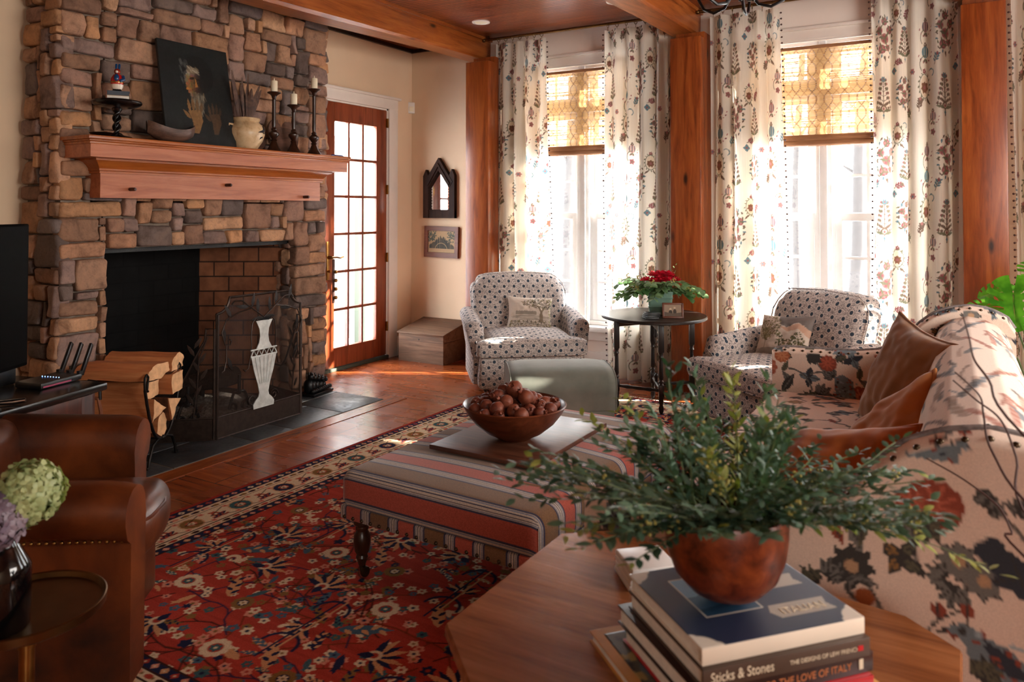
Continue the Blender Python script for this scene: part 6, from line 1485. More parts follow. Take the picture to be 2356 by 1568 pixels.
    fx, fy = .25, .42
    v.ell(fx+.03, fy+.06, .12, .13, 0, (14, 14, 14), .9)
    for k in range(260):
        a, r = q.uniform(0, 6.28), math.sqrt(q.random()); x, y = fx+.065*r*cos(a), fy+.0+.10*r*sin(a); lit = max(0, 1-(x-fx+.05)/.10); c = [int(20+lit*w*q.uniform(.6, 1.1)) for w in ((150, 96, 40) if y < fy+.05 else (160, 140, 110))]; v.ell(x, y, .012, .008, q.uniform(0, 3), c, .6)
    for k in range(60): v.line([(x := fx-.035+q.uniform(-.02, .06), y := fy+.085+q.uniform(-.012, .03)), (x+.02, y-.012)], .006, q.choice(((170, 160, 140), (120, 104, 80), (90, 76, 58))), .7)
    for k in range(40): v.line([(x := fx-.075+q.uniform(-.03, .03), y := fy+.11+q.uniform(-.1, .05)), (x+.008, y-.03)], .004, (88, 90, 88), .5)
    v.ell(fx-.018, fy+.03, .018, .008, .2, (30, 18, 12), .9); v.ell(fx+.03, fy+.026, .016, .008, 0, (24, 16, 12), .9); v.poly([(fx+.008, fy+.035), (fx+.022, fy-.025), (fx+.0, fy-.028)], (176, 118, 58), .8); v.ell(fx+.012, fy-.055, .022, .007, .1, (52, 26, 18), .9)
    for k in range(240):
        t_ = q.random(); x = fx+.01+q.uniform(-.05, .06)*(1-t_*.5); y = fy-.06-.13*t_; v.line([(x, y), (x+q.uniform(-.012, .012), y-.03)], .0035, q.choice(((140, 132, 116), (96, 90, 78), (60, 58, 50), (118, 100, 72))), .55)
    def hand(x, y, s, f, c):
        v.poly([(x-f*.02*s, y), (x-f*.045*s, y+.06*s), (x+f*.05*s, y+.075*s), (x+f*.055*s, y), (x+f*.02*s, y-.08*s), (x-f*.015*s, y-.08*s)], c, .9)
        for k in range(4): a = PI/2+f*(.12-.09*k); v.leaf(x+f*(-.03+.026*k)*s, y+.055*s, (.075, .09, .085, .065)[k]*s*1.1, .024*s, a, [int(w*(1-.09*k)) for w in c], None, .9)
        v.leaf(x-f*.03*s, y+.01*s, .075*s, .024*s, PI/2+f*.75, c, None, .9)
    hand(.225, .165, 1.05, 1, (128, 94, 56)); hand(.375, .16, .95, 1, (74, 54, 34))
    t = thing('oil_painting', 'unframed dark oil painting of a bearded man with raised hands, on the mantel', 'painting', (0, 0, 0))
    Mx = Matrix.Translation((-4.232, 3.262, MZ)) @ Matrix.Rotation(R(90), 4, 'Z') @ Matrix.Rotation(R(-10), 4, 'X')
    G().box((-.265, .001, 0), (.265, .02, .68), Mx, r=.003).build('stretcher', M['canvas_edge'], t); sheet('painted_canvas', v, M['canvas'], t, Mx, thick=.002)
    # stoneware crock with feathers
    c0 = (MX, 3.632, MZ); t = thing('stoneware_crock', 'two handled stoneware crock with a dark bird motif holding feathers', 'crock', c0)
    w = G().lathe([(0, 0), (.072, 0), (.082, .008), (.115, .06), (.130, .105), (.128, .135), (.112, .17), (.093, .186), (.088, .194), (.096, .205), (.099, .214), (.094, .220), (.086, .216), (.082, .19), (.11, .13), (0, .05)], 48).build('crock_wall', M['stoneware'], t)
    for s in (-1, 1): G().tube([(0, s*.112, .165), (0, s*.142, .168), (0, s*.152, .145), (0, s*.142, .118), (0, s*.126, .112)], [.012, .011, .011, .011, .012], 8).build('handle', M['stoneware'], t)
    d = G()
    def decal(P):   # slip painted strokes following the wall
        q_ = []
        for k, ((a, z), w_) in enumerate(P): r = float(np.interp(z, [.008, .06, .105, .135, .17], [.082, .115, .130, .128, .112]))+.0005; q_.append((r*cos(a), r*sin(a), z, w_))
        for (x0, y0, z0, w0), (x1, y1, z1, w1) in zip(q_[:-1], q_[1:]): d.tube([(x0, y0, z0), (x1, y1, z1)], [w0, w1], 6)
    decal([((.0, .115), .001), ((.16, .12), .006), ((.36, .125), .010), ((.50, .135), .008), ((.58, .15), .006), ((.55, .165), .002)]); decal([((.36, .12), .006), ((.48, .11), .003), ((.62, .113), .001)]); decal([((.2, .066), .001), ((.25, .08), .005), ((.36, .083), .006), ((.42, .09), .001)]); decal([((.62, .115), .002), ((.70, .14), .005), ((.74, .13), .001)])
    d.build('slip_motif', M['cobalt'], t)
    f0 = None; q = random.Random(5); ang = [-.95, -.72, -.5, -.22, -.05, .12, .3, .42, .66, .9]; LL = [.35, .27, .29, .25, .27, .24, .23, .35, .27, .25]; fl = ('leftmost', 'second from left', 'third from left', 'fourth from left', 'fifth from left', 'sixth from left', 'seventh from left', 'eighth from left and tallest', 'ninth from left', 'rightmost')
    for i, (a, L) in enumerate(zip(ang, LL)):
        if f0 is None:
            f0 = thing('feather', '', 'feather', (0, 0, 0), 0, 'pheasant feathers in the crock'); g = G(); S = []
            for k in range(16):
                z = -.12+.38*k/15; w_ = .019*max(0, sin(PI*max(0, (z+.04))/.30*.98))**.7 if z > -.04 else .0015; S.append([(-.0015, max(w_, .0012), z), (.003+.1*w_, 0, z), (-.0015, -max(w_, .0012), z), (-.003, 0, z)])
            g.loft(S).build('vane', M['feather'], f0); G().tube([(.0025, 0, -.13), (.003, 0, .22)], [.002, .0008], 5).build('quill', M['boxwood'], f0); o = f0
        else: o = dup(f0)
        o.location = (c0[0]+q.uniform(-.02, .02), c0[1]+a*.055, MZ+.215); o.rotation_euler = (-a*.42, q.uniform(-.1, .12), q.uniform(-.5, .5)); o.scale = (1, q.uniform(.8, 1.3), L/.27); o['label'] = 'dark pheasant feather, %s in the stoneware crock' % fl[i]
    # candlesticks with candles
    for y, h, x, lab in ((3.888, .437, .0, 'left candlestick of three, of middle height'), (4.05, .36, .03, 'shortest candlestick, in the middle of three'), (4.268, .51, .02, 'tallest candlestick, rightmost of three')):
        t = thing('candlestick', 'turned dark wood %s on the mantel' % lab, 'candlestick', (MX+x, y, MZ), 0, 'turned candlesticks on the mantel')
        G().lathe([(0, 0), (.056, 0), (.058, .006), (.05, .016), (.034, .04), (.022, .07), (.018, .08), (.024, .088), (.016, .096), (.024, .108), (.037, .125), (.037, .14), (.022, .152), (.017, .16), (.02, .168), (.012, .18)], 28).build('base', M['walnut'], t)
        G().lathe([(.012, .178), (.0145, .20), (.0135, .25), (.0135, h-.07), (.016, h-.055), (.0125, h-.05), (.019, h-.03)], 22).build('shaft', M['walnut'], t)
        G().lathe([(.016, h-.034), (.026, h-.02), (.047, h-.008), (.049, h-.003), (.046, h), (.0, h-.004)], 28).build('drip_pan', M['walnut'], t)
        c = thing('candle', 'short ivory pillar candle on the %s' % lab, 'candle', (MX+x, y, MZ+h-.003), 0, 'ivory candles'); G().lathe([(0, 0), (.0235, 0), (.0245, .003), (.0242, .082), (.022, .086), (.008, .083), (0, .083)], 26).build('wax', M['candle'], c)
        G().lathe([(.0012, .082), (.004, .09), (.0035, .098), (.0006, .108)], 10).build('wick', M['candle'], c)
    for (y, r, x, rx, lab, hh) in ((4.075, .145, -4.385, .0, 'large round dark wooden plate leaning behind the candlesticks', 0), (3.80, .095, -4.382, 0, 'smaller round wooden plate leaning behind the crock', 0)):
        t = thing('wooden_plate', lab, 'plate', (x, y, MZ), 0, 'wooden plates leaning on the chimney'); Mx = Matrix.Rotation(R(74), 4, 'Y')
        # a disc standing on its rim, tilted back
        G().lathe([(0, 0), (r*.8, .0), (r*.97, .008), (r, .014), (r*.97, .02), (r*.86, .017), (0, .012)], 48, Matrix.Translation((0, 0, r*.962+.002)) @ Mx).build('plate', M['dough'], t)
        if r > .12: G().ball((.02, .12, .13), .02, 12, 8, sc=(.5, 1.2, 1)).build('lug', M['dough'], t)
    tag(G().tube([(0, -.06, .0065), (0, .05, .0065)], [.006, .0065], 10).tube([(0, .05, .0065), (0, .062, .0065), (0, .068, .0065)], [.0045, .003, .001], 8).box((-.0015, -.055, .011), (.0015, -.02, .0145)).build('pen', M['bluepen'], None, loc=(-4.19, 4.46, MZ), rot=(0, 0, R(-4))), 'blue ballpoint pen at the right end of the mantel', 'pen')
    o = bpy.data.objects['pen']
M['canvas_edge'] = plain('canvas_edge', (40, 38, 34), .8)
mantel_things()

# ------------------------------------------------------------------ hearth
def screen():
    t = thing('fire_screen', 'folding wire mesh fire screen with a pale metal urn and vines', 'fire screen', (-4.0, 3.19, .008)); m = M['screeniron']; W_, Ht = .705, .875
    def bar(g, P, r=.008): g.tube(P, r, 6)
    def notch(c, r, a0, a1): return [(0, c[0]+r*cos(a), c[1]+r*sin(a)) for a in np.linspace(a0, a1, 9)]
    rim = [(0, .0, .0), (0, 0, Ht-.095)]+notch((.0, Ht-.0), .095, -PI/2, 0)[0:]+[(0, .3, Ht)]+notch((W_, Ht), .095, PI, PI*1.5)+[(0, W_, 0)]
    g = G(); bar(g, rim+[(0, 0, 0)], .0085); bar(g, [(0, 0, .135), (0, W_, .135)], .006); bar(g, [(.012, 0, 0), (.012, 0, Ht-.1)], .007); g.build('centre_frame', m, t)
    G().box((-.002, .004, .004), (.002, W_-.004, .133)).build('kick_plate', M['screeniron'], t, False)
    pts = [(y, z) for _, y, z in rim if z > .1]; poly = [(.005, .135)]+[(min(max(y, .005), W_-.005), z-.003) for y, z in pts if z > .3]+[(W_-.005, .135)]
    G().add([(0, y, z) for y, z in poly], [tuple(range(len(poly)))]).add([(-.0012, y, z) for y, z in poly], [tuple(range(len(poly)))[::-1]]).build('wire_mesh', M['wiremesh'], t, False)
    # pale urn, cut from sheet with raised flutes
    cx = .365; u = G(); X = .012
    half = [(.085, .0), (.088, .03), (.068, .055), (.044, .075), (.038, .10), (.052, .16), (.080, .24), (.098, .31), (.107, .345)]
    def strip(h, z0): P = [(a+cx, z+z0) for a, z in h]+[(cx-a, z+z0) for a, z in h[::-1]]; u.prism(P, 0, .006, Matrix(((0, 0, 1, X), (1, 0, 0, 0), (0, 1, 0, 0), (0, 0, 0, 1))))
    strip(half, .125); neck = [(.066, .0), (.042, .04), (.034, .085), (.04, .13), (.058, .165), (.07, .185)]; strip(neck, .515)
    for k in range(-2, 3): u.tube([(X+.006, cx+k*.017, .285), (X+.007, cx+k*.037, .46)], [.004, .0055], 6)
    for z in (.468, .512): u.tube([(X+.003, cx-.11, z), (X+.003, cx+.11, z)], .0055, 6)
    zz = [(X+.003, cx-.108+.216*k/10, .47 if k % 2 == 0 else .512) for k in range(11)]; u.tube(zz, .005, 5); u.build('urn_ornament', M['pewter'], t)
    v = G()
    def curl(c, r0, r1, a0, a1): return [(X-.002, c[0]+(r0+(r1-r0)*k/14)*cos(a0+(a1-a0)*k/14), c[1]+(r0+(r1-r0)*k/14)*sin(a0+(a1-a0)*k/14)) for k in range(15)]
    for s in (-1, 1):
        v.tube([(X, cx+s*.05, .70), (X, cx+s*.07, .715), (X, cx+s*.095, .69), (X, cx+s*.105, .60), (X, cx+s*.10, .52), (X, cx+s*.125, .40), (X, cx+s*.15, .385), (X, cx+s*.165, .40)], .004, 5)
        v.tube([(X, cx, .72), (X, cx+s*.10, .79), (X, cx+s*.18, .845), (X, cx+s*.24, .85), (X, cx+s*.26, .83)], .0045, 5); v.tube([(X, cx+s*.10, .79), (X, cx+s*.20, .775), (X, cx+s*.30, .74), (X, cx+s*.335, .66), (X, cx+s*.31, .58), (X, cx+s*.27, .575), (X, cx+s*.262, .60), (X, cx+s*.275, .61)], .0045, 5)
        v.tube([(X, cx+s*.30, .575), (X, cx+s*.30, .48), (X, cx+s*.315, .42), (X, cx+s*.335, .41)], .004, 5); v.tube(curl((cx+s*.09, .19), .04, .008, 0, s*9), .004, 5)
    v.build('scrolls', m, t); l = G()
    for (y, z, dy, dz) in ((cx, .72, -.10, -.01), (cx, .72, .10, .0), (cx+.10, .79, .01, .09), (cx-.10, .79, .02, .09), (cx-.12, .80, -.09, .01), (cx-.26, .745, -.05, .08), (cx+.22, .82, .02, .08), (cx+.3, .70, -.01, -.1), (cx-.32, .69, .01, -.1), (cx-.29, .5, .04, -.09), (cx+.05, .75, .0, .09), (cx+.14, .77, .09, -.01), (cx+.3, .5, -.04, -.09), (cx-.05, .75, .0, .10)): l.leaf((X, y, z), (0, dy, dz), (1, 0, 0), .105, .028, .05)
    l.build('vine_leaves', M['iron'], t)
    G().loft([[(X+w*cos(a)*.6, cx+w*cos(a), z+.02*sin(a)*.0) for a in (0, 2, 4)] for z, w in ((.70, .03), (.72, .03))]).build('urn_mouth', M['blackiron'], t)
    # side wings with a swept top, folded back
    for s, y0, ang in ((-1, -.012, R(118)), (1, W_+.012, R(62) if False else R(20))):
        Wm = Matrix.Translation((-.004, y0, 0)) @ (Matrix.Rotation(R(-48) if s < 0 else R(80), 4, 'Z')); w = .40; top = [(0, s*w*k/14, .66-.36*sm(k/9)) if k > 0 else (0, 0, .70) for k in range(15)]
        g = G(); g.tube([(0, 0, 0)]+[(0, 0, .69), (0, s*.05, .69)]+[p for p in top[2:]]+[(0, s*w, 0), (0, 0, 0)], .0075, 6, Wm); g.tube([(0, 0, .135), (0, s*w, .135)], .005, 6, Wm); g.build('wing_frame', m, t)
        P = [(0, 0, .135), (0, 0, .685), (0, s*.05, .685)]+top[2:]+[(0, s*w, .135)]; G().add(P, [tuple(range(len(P)))], Wm).build('wing_mesh', M['wiremesh'], t, False); G().add([(0, 0, .004), (0, s*w, .004), (0, s*w, .133), (0, 0, .133), (-.002, 0, .004), (-.002, s*w, .004), (-.002, s*w, .133), (-.002, 0, .133)], [(0, 1, 2, 3), (7, 6, 5, 4)], Wm).build('kick_plate', m, t, False)
        l = G()
        for k in range(9): z = .17+.05*k; l.leaf((.006, s*(.10+.02*sin(k)), z), (0, s*(.5 if k % 2 else -.5), .8), (1, 0, 0), .09, .024, .05)
        g = G().tube([(.006, s*.12, .14), (.006, s*.10, .3), (.006, s*.09, .5), (.006, s*.04, .64)], .004, 5); l.v = [tuple(Wm @ Vector(p)) for p in l.v]; l.build('vine_leaves', m, t); g.v = [tuple(Wm @ Vector(p)) for p in g.v]; g.build('vine_stem', m, t)
screen()
def in_firebox():
    for y, lab in ((3.30, 'left scroll footed iron andiron inside the firebox'), (3.72, 'right scroll footed iron andiron inside the firebox')):
        t = thing('andiron', lab, 'andiron', (-4.42, y, .009), 0, 'iron andirons'); g = G()
        for s in (-1, 1): g.tube([(0, 0, .14)]+[(0, s*(.04+.045*k/10), .14-.11*(k/10)**1.5) for k in range(1, 11)]+[(0, s*(.085+.03*cos(a)-.03), .035+.03*sin(a)) for a in np.linspace(.2, 5.5, 12)], .010, 7)
        g.tube([(0, 0, .13), (0, 0, .26)], .012, 8).build('front', M['blackiron'], t); G().box((-.42, -.014, .12), (0, .014, .15)).box((-.42, -.014, 0), (-.39, .014, .13)).build('bar', M['blackiron'], t)
    for k, (x, y, z, r, a) in enumerate(((-4.62, 3.5, .215, .062, 0), (-4.74, 3.52, .205, .055, .12))):
        secs = [[(r*(1+.12*sin(3*b+k))*cos(b)+.01*sin(i), -.36+.72*i/10, r*(1+.12*cos(2*b+i))*sin(b)) for b in np.linspace(0, 2*PI, 13)[:-1]] for i in range(11)]
        tag(G().loft(secs).build('charred_log', M['char'], None, loc=(x, y, z), rot=(0, 0, a)), ('front charred log resting on the andirons', 'rear charred log resting on the andirons')[k], 'log', 'charred logs')
    vs = []; n = 60
    for i in range(n):
        for j in range(n): x, y = -.32+.64*i/(n-1), -.6+1.2*j/(n-1); e = max(0, 1-(x/.32)**2)*max(0, 1-(y/.6)**2); vs.append((x, y, .10*e**.6*(.55+.6*mnoise.noise(Vector((x*9, y*9, 2))))+.02*e*mnoise.noise(Vector((x*40, y*40, 7)))))
    o = mk('ash_heap', np.array(vs)+[-4.70, 3.5, .007], grid_faces(n, n), M['ash'], None, True, None, 180); tag(o, 'heap of grey ash on the firebox floor behind the screen', 'ash', kind='stuff')
    o = G().tube([(0, 0, 0), (0, .0, .30), (0, .0, .38), (0, .015, .435), (0, .05, .46), (0, .09, .44), (0, .10, .40), (0, .098, .36)], .011, 8).build('hook', M['iron']); t = thing('poker_hook', 'large grey iron crook standing behind the log holder', 'fire tool', (-4.25, 2.83, .009)); o.parent = t; G().lathe([(0, 0), (.05, 0), (.05, .01), (0, .02)], 16).build('foot', M['iron'], t)
in_firebox()
def logs():
    c = Vector((-3.905, 2.775, .008)); a = Vector((.90, .43, 0)).normalized(); b = Vector((-.43, .90, 0)).normalized(); rz = math.atan2(a.y, a.x)
    t = thing('log_holder', 'wrought iron log cradle with looped ends on the hearth', 'log holder', c-a*.22, rz); m = M['iron']
    for x in (.20, -.20):
        g = G(); U = [(x, y, .135+.31*(abs(y)/.185)**2.6) for y in np.linspace(-.185, .185, 19)]; g.tube(U, .0085, 7)
        for s in (-1, 1): g.tube([(x, s*.185, .445), (x, s*.188, .48), (x, s*.186, .51), (x, s*.17, .525), (x, s*.155, .51), (x, s*.16, .47), (x, s*.165, .44), (x, s*.155, .43)], .007, 7); g.tube([(x, 0, .135), (x+.0, s*.04, .138), (x, s*.10, .115), (x, s*.135, .05), (x, s*.145, .006), (x+.0, s*.165, .006)], .0085, 7)
        g.ball((x, 0, .136), .014, 10, 6); g.build('end_frame', m, t)
    G().tube([(-.2, 0, .13), (.2, 0, .13)], .008, 7).tube([(-.2, .12, .22), (.2, .12, .22)], .006, 6).tube([(-.2, -.12, .22), (.2, -.12, .22)], .006, 6).build('cross_bars', m, t)
    def split(name, sec, L, lab, x, y, z, rot, bark=True, seed=0):
        q = random.Random(seed); S = []; n = len(sec); K = 15
        fine = []
        for i in range(n):
            p, r = sec[i], sec[(i+1) % n]
            for k in range(5): f = k/5; fine.append((p[0]+(r[0]-p[0])*f, p[1]+(r[1]-p[1])*f))
        for k in range(K):
            X = -L/2+L*k/(K-1); S.append([(X+(.012*mnoise.noise(Vector((yy*22, zz*22, seed))) if k in (0, K-1) else 0), yy*(1+.05*mnoise.noise(Vector((X*4, i*.5, seed))))+.006*mnoise.noise(Vector((X*7, yy*20, seed+3))), zz+.008*mnoise.noise(Vector((X*5, yy*16, seed+9)))) for i, (yy, zz) in enumerate(fine)])
        o = thing('split_log', lab, 'log', c-a*.22+a*x+b*y+Vector((0, 0, z)), 0, 'split logs in the iron cradle'); o.rotation_euler = (rot, 0, rz)
        G().loft(S, cap=False).build('split_faces', M['log'], o, angle=35)
        for k, s in ((0, -1), (K-1, 1)):
            nn = len(fine); cc = (S[k][0][0]+.004*s, 0, 0); vs = [tuple(np.mean(S[k], axis=0)+[s*.004, 0, 0])]+[tuple(p) for p in S[k]]; G().add(vs, [((0, 1+i, 1+(i+1) % nn) if s > 0 else (0, 1+(i+1) % nn, 1+i)) for i in range(nn)]).build('cut_end', M['logend'], o)
        if bark:
            P = []
            for k in range(K):
                for i in range(n*5):
                    pass
            bs = [[(-L/2+.006+(L-.012)*k/9, y_*1.06, z_*1.06) for y_, z_ in bark_arc(sec)] for k in range(10)]; g = G(); nb = len(bs[0]); g.v = [p for s_ in bs for p in s_]
            for k in range(9):
                for i in range(nb-1): A = k*nb+i; g.f.append((A, A+1, A+nb+1, A+nb))
            g.build('bark', M['bark'], o)
    def bark_arc(sec): i = max(range(len(sec)), key=lambda k: math.dist(sec[k], sec[(k+1) % len(sec)])); p, r = sec[i], sec[(i+1) % len(sec)]; mx = ((p[0]+r[0])/2*1.12, (p[1]+r[1])/2*1.12); return [p, ((p[0]+mx[0])/2*1.03, (p[1]+mx[1])/2*1.03), mx, ((r[0]+mx[0])/2*1.03, (r[1]+mx[1])/2*1.03), r]
    wedge = [(-.07, -.03), (.06, -.045), (.085, .0), (.045, .05), (-.03, .055)]; slab = [(-.12, -.03), (.02, -.045), (.115, -.02), (.10, .03), (-.02, .045), (-.115, .02)]; tri = [(-.055, -.06), (.07, -.01), (-.02, .075)]; quad = [(-.06, -.055), (.055, -.06), (.065, .05), (-.05, .06)]
    split('l', slab, .44, 'broad split log lying on top of the log cradle', -.02, -.045, .520, .03, True, 1); split('l', wedge, .42, 'notched split log on top beside the broad one, toward the firebox', -.01, .150, .525, .25, True, 2); split('l', tri, .43, 'three sided log low at the front of the cradle', .0, -.080, .315, 2.2, True, 3); split('l', tri, .44, 'pointed split log in the middle of the cradle', .01, .062, .300, .5, True, 4); split('l', quad, .40, 'squared split log at the firebox side of the cradle', .02, .118, .425, .12, True, 5); split('l', wedge, .42, 'split log at the bottom of the cradle', -.01, -.005, .195, 1.45, True, 6); split('l', quad, .42, 'split log under the broad one, on the near side', -.05, -.040, .425, .1, True, 7)
    t2 = thing('log_carrier_handles', 'pair of copper brown wrapped carrying handles hanging on the cradle', 'log carrier', c-a*.22, rz)
    for s in (-1, 1):
        G().tube([(-.16, s*.205, .20), (-.155, s*.215, .33), (-.15, s*.21, .395), (-.10, s*.212, .405), (-.05, s*.212, .40), (-.03, s*.218, .33), (-.045, s*.207, .2)], .011, 8).build('wrapped_strap', M['copper'], t2); G().tube([(-.155, s*.212, .395), (-.15, s*.205, .46), (-.115, s*.2, .495), (-.07, s*.2, .49), (-.045, s*.207, .45), (-.04, s*.212, .395)], .0085, 8).build('iron_handle', M['blackiron'], t2)
logs()
def doorstop():
    t = thing('iron_doorstop', 'black cast iron row of small animals on the hearth by the screen', 'doorstop', (-4.33, 4.385, .008), R(10)); G().box((-.075, -.13, 0), (.075, .13, .022), r=.006).build('base', M['blackiron'], t); q = random.Random(3)
    for k in range(5):
        y = -.10+.05*k; z = .022; h = .15-.018*k
        G().ball((0, y, z+h*.35), h*.36, 12, 8, sc=(.8, .62, 1.1)).ball((.02, y+.004, z+h*.85), h*.2, 10, 7).lathe([(.010, 0), (.003, .02)], 6, xf((.014, y-.012, z+h*.97))).lathe([(.010, 0), (.003, .02)], 6, xf((.014, y+.014, z+h*.97))).ball((.05, y-.012, z+.018), .017, 8, 6).ball((.05, y+.014, z+.018), .017, 8, 6).build('animal', M['blackiron'], t)
doorstop()
def bells():
    t = thing('bell_strap', 'strap of small brass bells hanging on the french door handle', 'bells', (-4.735, 5.0, .62)); G().box((-.004, -.013, .0), (.004, .013, .385), r=.002).build('strap', M['twig'], t)
    for k in range(4): G().ball((.018, .01, .05+.075*k), .017, 12, 8).lathe([(.004, -.03), (.006, -.012)], 8, xf((.012, .006, .05+.075*k+.02))).build('bell', M['brass'], t)
bells()

# ------------------------------------------------------------------ media corner on the left
def media():
    d = Vector((.25, -.968, 0)).normalized(); n = Vector((.968, .25, 0)).normalized(); c0 = Vector((-3.415, 2.06, 0)); rz = math.atan2(d.y, d.x)
    t = thing('media_cabinet', 'dark cherry media cabinet in the left corner by the hearth', 'cabinet', c0, rz); m = M['cabinet']   # local x along the front toward the camera, -y to the back? front faces local +y
    G().box((-.04, -.50, .61), (1.16, .035, .645), r=.008).build('top', M['blackwood'], t); G().box((0, -.47, .06), (.028, .0, .61)).box((1.09, -.47, .06), (1.12, 0, .61)).box((.028, -.47, .06), (1.09, -.45, .61)).box((.028, -.45, .06), (1.09, 0, .085)).box((.58, -.45, .085), (.605, 0, .61)).box((.605, -.44, .33), (1.09, -.01, .35)).box((.02, -.44, 0), (1.1, -.03, .06)).build('carcass', m, t, False)
    o = G().box((.03, .0, .09), (.09, .018, .605), r=.002).box((.50, .0, .09), (.578, .018, .605), r=.002).box((.09, 0, .53), (.50, .018, .605), r=.002).box((.09, 0, .09), (.50, .018, .16), r=.002).build('door', m, t); G().box((.09, .004, .16), (.50, .010, .53)).build('door_panel', M['cabinet_panel'], o, False)
    L = lambda x, y, z: tuple(c0+d*x-Vector((-d.y, d.x, 0))*-y+Vector((0, 0, z)))
    v = thing('television', 'black flat television at the left edge above the media cabinet', 'television', (-3.49, 1.785, .645), math.atan2(-.864, .503))
    G().box((0, -.02, .125), (.92, .02, .735), r=.006).build('panel', M['tv'], v); G().box((.01, .0201, .14), (.91, .0215, .725)).build('screen', M['tvglass'], v, False); G().box((.43, -.012, .01), (.49, .006, .14)).build('neck', M['blackplastic'], v); G().box((.28, -.08, 0), (.64, .10, .012), r=.004).build('foot', M['blackplastic'], v)
    r = thing('router', 'black wireless router with three antennas on the media cabinet', 'router', (-3.60, 1.98, .6455), rz); G().box((-.08, -.075, 0), (.14, .075, .028), r=.006).build('case', M['blackplastic'], r)
    G().box((-.02, .0752, .006), (.13, .0762, .013)).build('label_strip', plain('pink_label', (150, 52, 84), .4), r, False); em = N('status_light'); em.P(rgb(90, 150, 255), .3); em.b.inputs['Emission Color'].default_value = rgb(110, 170, 255); em.b.inputs['Emission Strength'].default_value = 2.5
    g = G()
    for k in range(7): g.ball((.02, -.05+.016*k, .0285), .0022, 6, 4)
    g.build('status_lights', em.m, r)
    for k, (x, y) in enumerate(((-.08, -.06), (-.08, .0), (-.08, .06))): G().box((-.013, -.007, 0), (.013, .007, .16), xf((x-.012, y, .02), 0, R(-38), R(20)), r=.004).box((-.008, -.008, -.01), (.008, .008, .02), xf((x, y, .02))).build('antenna', M['blackplastic'], r)
    tag(G().box((-.05, -.03, 0), (.05, .03, .11), r=.006).build('set_top_box', M['blackplastic'], None, loc=(-3.74, 1.82, .6455), rot=(0, 0, rz)), 'small upright black box behind the router', 'media box')
    tag(G().tube([(0, 0, .012), (.05, .03, .012), (.09, .05, .018)], [.009, .012, .008], 10).build('remote', M['chrome'], None, loc=(-3.36, 1.62, .6465), rot=(0, 0, .3)), 'small shiny metal gadget lying on the media cabinet', 'gadget')
    tag(G().tube([(-3.78, 1.66, .70), (-3.74, 1.72, .66), (-3.68, 1.76, .651), (-3.60, 1.72, .651), (-3.52, 1.60, .651), (-3.5, 1.4, .651)], .004, 6).build('cable', M['blackplastic']), 'thin black cable trailing behind the television', 'cable')
M['cabinet_panel'] = plain('dark_door_panel', (34, 16, 12), .6); M['tvglass'] = plain('black_television_glass', (2, 2, 2), .5, spec=.04)
media()

# ------------------------------------------------------------------ corner by the french door
def box_chest():
    t = thing('slant_box', 'weathered wooden box with a sloping lid in the corner by the french door', 'box', (-4.372, 5.985, 0)); w, dp = .262, .20; f, bk = .262, .345; m = M['boxwood']
    S = [(-dp, .0), (-dp, f), (dp, bk), (dp, 0)]
    G().loft([[(x, y, z) for y, z in S] for x in (-w, w)]).build('body', m, t, False)
    g = G()
    for x in (-w-.002, w+.002):
        g.box((x-.002, -dp, .198), (x+.002, dp, .2005))
    g.box((-w, -dp-.002, .198), (w, -dp+.002, .2005)).build('board_seam', M['twig'], t, False)
    ang = math.atan2(bk-f, 2*dp); G().box((-w-.012, -.012, 0), (w+.012, .34, .016), xf((0, -dp, f+.002), rx=ang), r=.003).box((-w-.012, .343, 0), (w+.012, .43, .016), xf((0, -dp, f+.002), rx=ang), r=.003).build('lid', m, t)
    G().ball((-.02, -dp-.001, .215), .007, 8, 6, sc=(1, .4, 1)).build('keyhole', M['blackiron'], t)
box_chest()
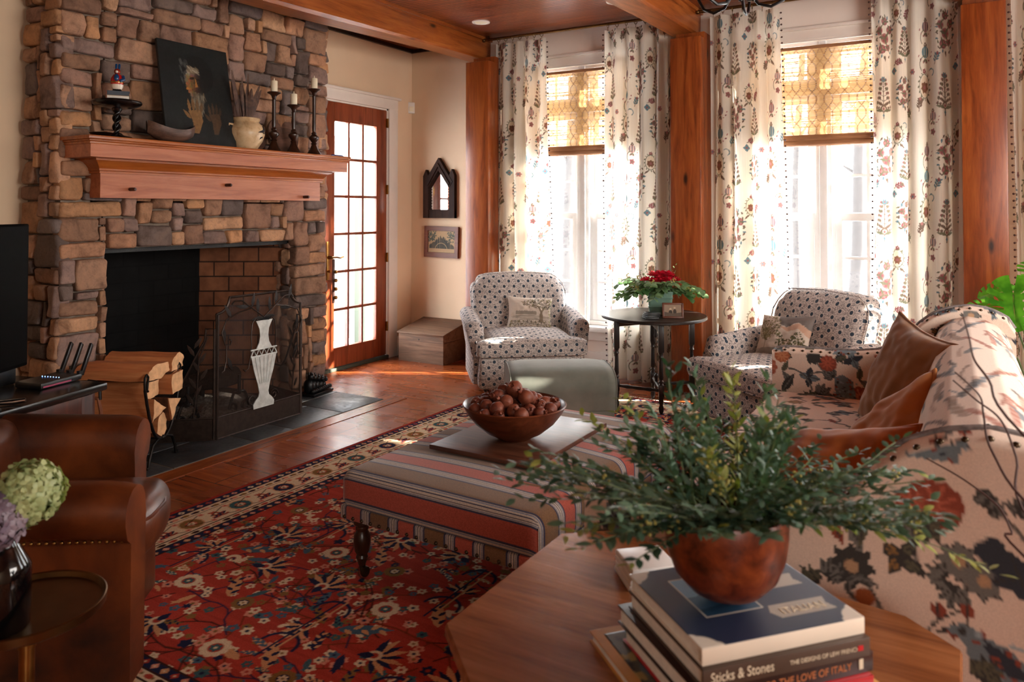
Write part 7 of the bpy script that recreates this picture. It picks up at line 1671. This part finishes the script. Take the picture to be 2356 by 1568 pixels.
def wall_art():
    Y = YB-.006; t = thing('gothic_mirror', 'dark pointed gothic mirror with two pinnacles on the cream wall', 'mirror', (-4.43, Y, 1.36)); m = M['mframe']
    def bar(g, P, d=.035, y0=0): g.prism(P, y0, y0+d, Matrix(((1, 0, 0, 0), (0, 0, -1, 0), (0, 1, 0, 0), (0, 0, 0, 1))))
    g = G(); bar(g, [(-.19, 0), (.19, 0), (.19, .085), (-.19, .085)])
    for s in (-1, 1): P = [(s*.19, .0), (s*.125, .0), (s*.125, .42), (s*.158, .485), (s*.19, .42)]; bar(g, P if s < 0 else P[::-1], .045)
    g.build('frame_sides', m, t, angle=20); g = G()
    for s in (-1, 1):
        P = [(0, .60), (s*.17, .36), (s*.128, .30), (0, .475)]; bar(g, P if s > 0 else P[::-1], .05); P = [(0, .545), (s*.14, .345), (s*.125, .322), (0, .51)]; bar(g, P if s > 0 else P[::-1], .012, .05)
    g.build('gable', m, t, angle=20); g = G(); bar(g, [(-.13, .08), (.13, .08), (.13, .31), (0, .48), (-.13, .31)], .012, .004); g.build('mirror_glass', M['mirror'], t, False)
    g = G()
    for k in range(9):
        for s in (-1, 1): g.ball((s*.122, -.044, .09+.028*k), .005, 6, 4)
    g.build('bead_trim', m, t)
    t = thing('framed_picture', 'small framed dark print of a village scene below the gothic mirror', 'picture', (-4.415, Y, .968), 0); g = G(); t.rotation_euler = (0, R(1.2), 0)
    for P in ([(-.205, 0), (.205, 0), (.17, .05), (-.16, .05)], [(-.205, .31), (-.16, .265), (.165, .265), (.205, .31)], [(-.205, 0), (-.16, .05), (-.16, .265), (-.205, .31)], [(.205, 0), (.205, .31), (.165, .265), (.165, .05)]): bar(g, P, .03)
    g.build('frame', M['frame'], t, angle=20); v = Cv(.325, .215, .0025, (172, 144, 108), False); q = random.Random(6); dk = (50, 54, 50)
    for k in range(90): x = q.uniform(.02, .31); h = .02+.10*max(0, 1-abs(x-.16)/.15)*q.uniform(.5, 1.1); v.poly([(x-.008, .04), (x-.008, .04+h), (x, .052+h), (x+.008, .04+h), (x+.008, .04)], q.choice((dk, (80, 76, 64), (66, 62, 54))), .8)
    for k in range(160): s = q.choice((0, 1)); v.leaf((.0 if s == 0 else .24)+q.uniform(0, .09), q.uniform(.11, .21), .022, .01, q.uniform(0, 6), (74, 84, 74))
    v.arc(.16, .02, .075, 0, PI, .005, (176, 150, 110), 14); v.poly([(0, 0), (.325, 0), (.325, .018), (0, .018)], (176, 150, 112))
    sheet('print', v, M['print'], t, Matrix.Translation((.002, -.020, .05)), thick=.003)
    t = thing('motion_sensor', 'small white motion sensor high in the corner by the french door', 'sensor', (-4.79, 6.172, 2.425), R(45)); G().box((-.035, -.02, 0), (.035, .022, .115), r=.008).build('case', M['white'], t); G().box((-.024, -.026, .02), (.024, -.018, .07), r=.005).build('lens', M['candle'], t)
wall_art()
# ceiling fittings
for i, (x, y, lab) in enumerate(((-3.55, 5.555, 'round white recessed ceiling light near the left beam'), (-2.28, 5.541, 'round white recessed ceiling light half hidden by the middle beam'))):
    t = thing('ceiling_light', lab, 'ceiling light', (x, y, ZC), 0, 'recessed ceiling lights'); G().lathe([(.052, -.004), (.058, -.010), (.078, -.008), (.08, -.0005)], 32, cap=False).build('trim_ring', M['white'], t); G().lathe([(0, -.0015), (.054, -.006)], 32, cap=False).build('lamp', M['candle'], t)
def chandelier():
    t = thing('chandelier', 'iron chandelier whose curved arms dip into the top of the view', 'chandelier', (-.62, 2.60, 2.145)); g = G()
    G().lathe([(0, .0), (.006, .004), (.009, .015), (.006, .03), (.02, .045), (.03, .052), (.012, .058), (.014, .09), (.008, .12), (.010, .5), (.006, .935)], 20).build('stem', M['blackiron'], t)
    G().lathe([(.0, .05), (.04, .052), (.052, .062), (.05, .066), (0, .058)], 24).build('glass_dish', M['chrome'], t)
    for k in range(5):
        a = 2*PI*k/5+.35; d = Vector((cos(a), sin(a), 0)); P = [d*r+Vector((0, 0, z)) for r, z in ((.012, .09), (.03, .03), (.06, -.01), (.10, -.02), (.14, .0), (.165, .045), (.172, .12), (.172, .16))]
        G().tube(P, .0055, 7).build('arm', M['blackiron'], t); o = G().lathe([(0, .0), (.03, .0), (.034, .006), (.012, .012), (.012, .09), (0, .09)], 16, Matrix.Translation(d*.172+Vector((0, 0, .155)))).build('candle_sleeve', M['blackiron'], t)
    G().lathe([(.0, .935), (.055, .93), (.06, .92), (.02, .905)], 24).build('canopy', M['blackiron'], t)
chandelier()
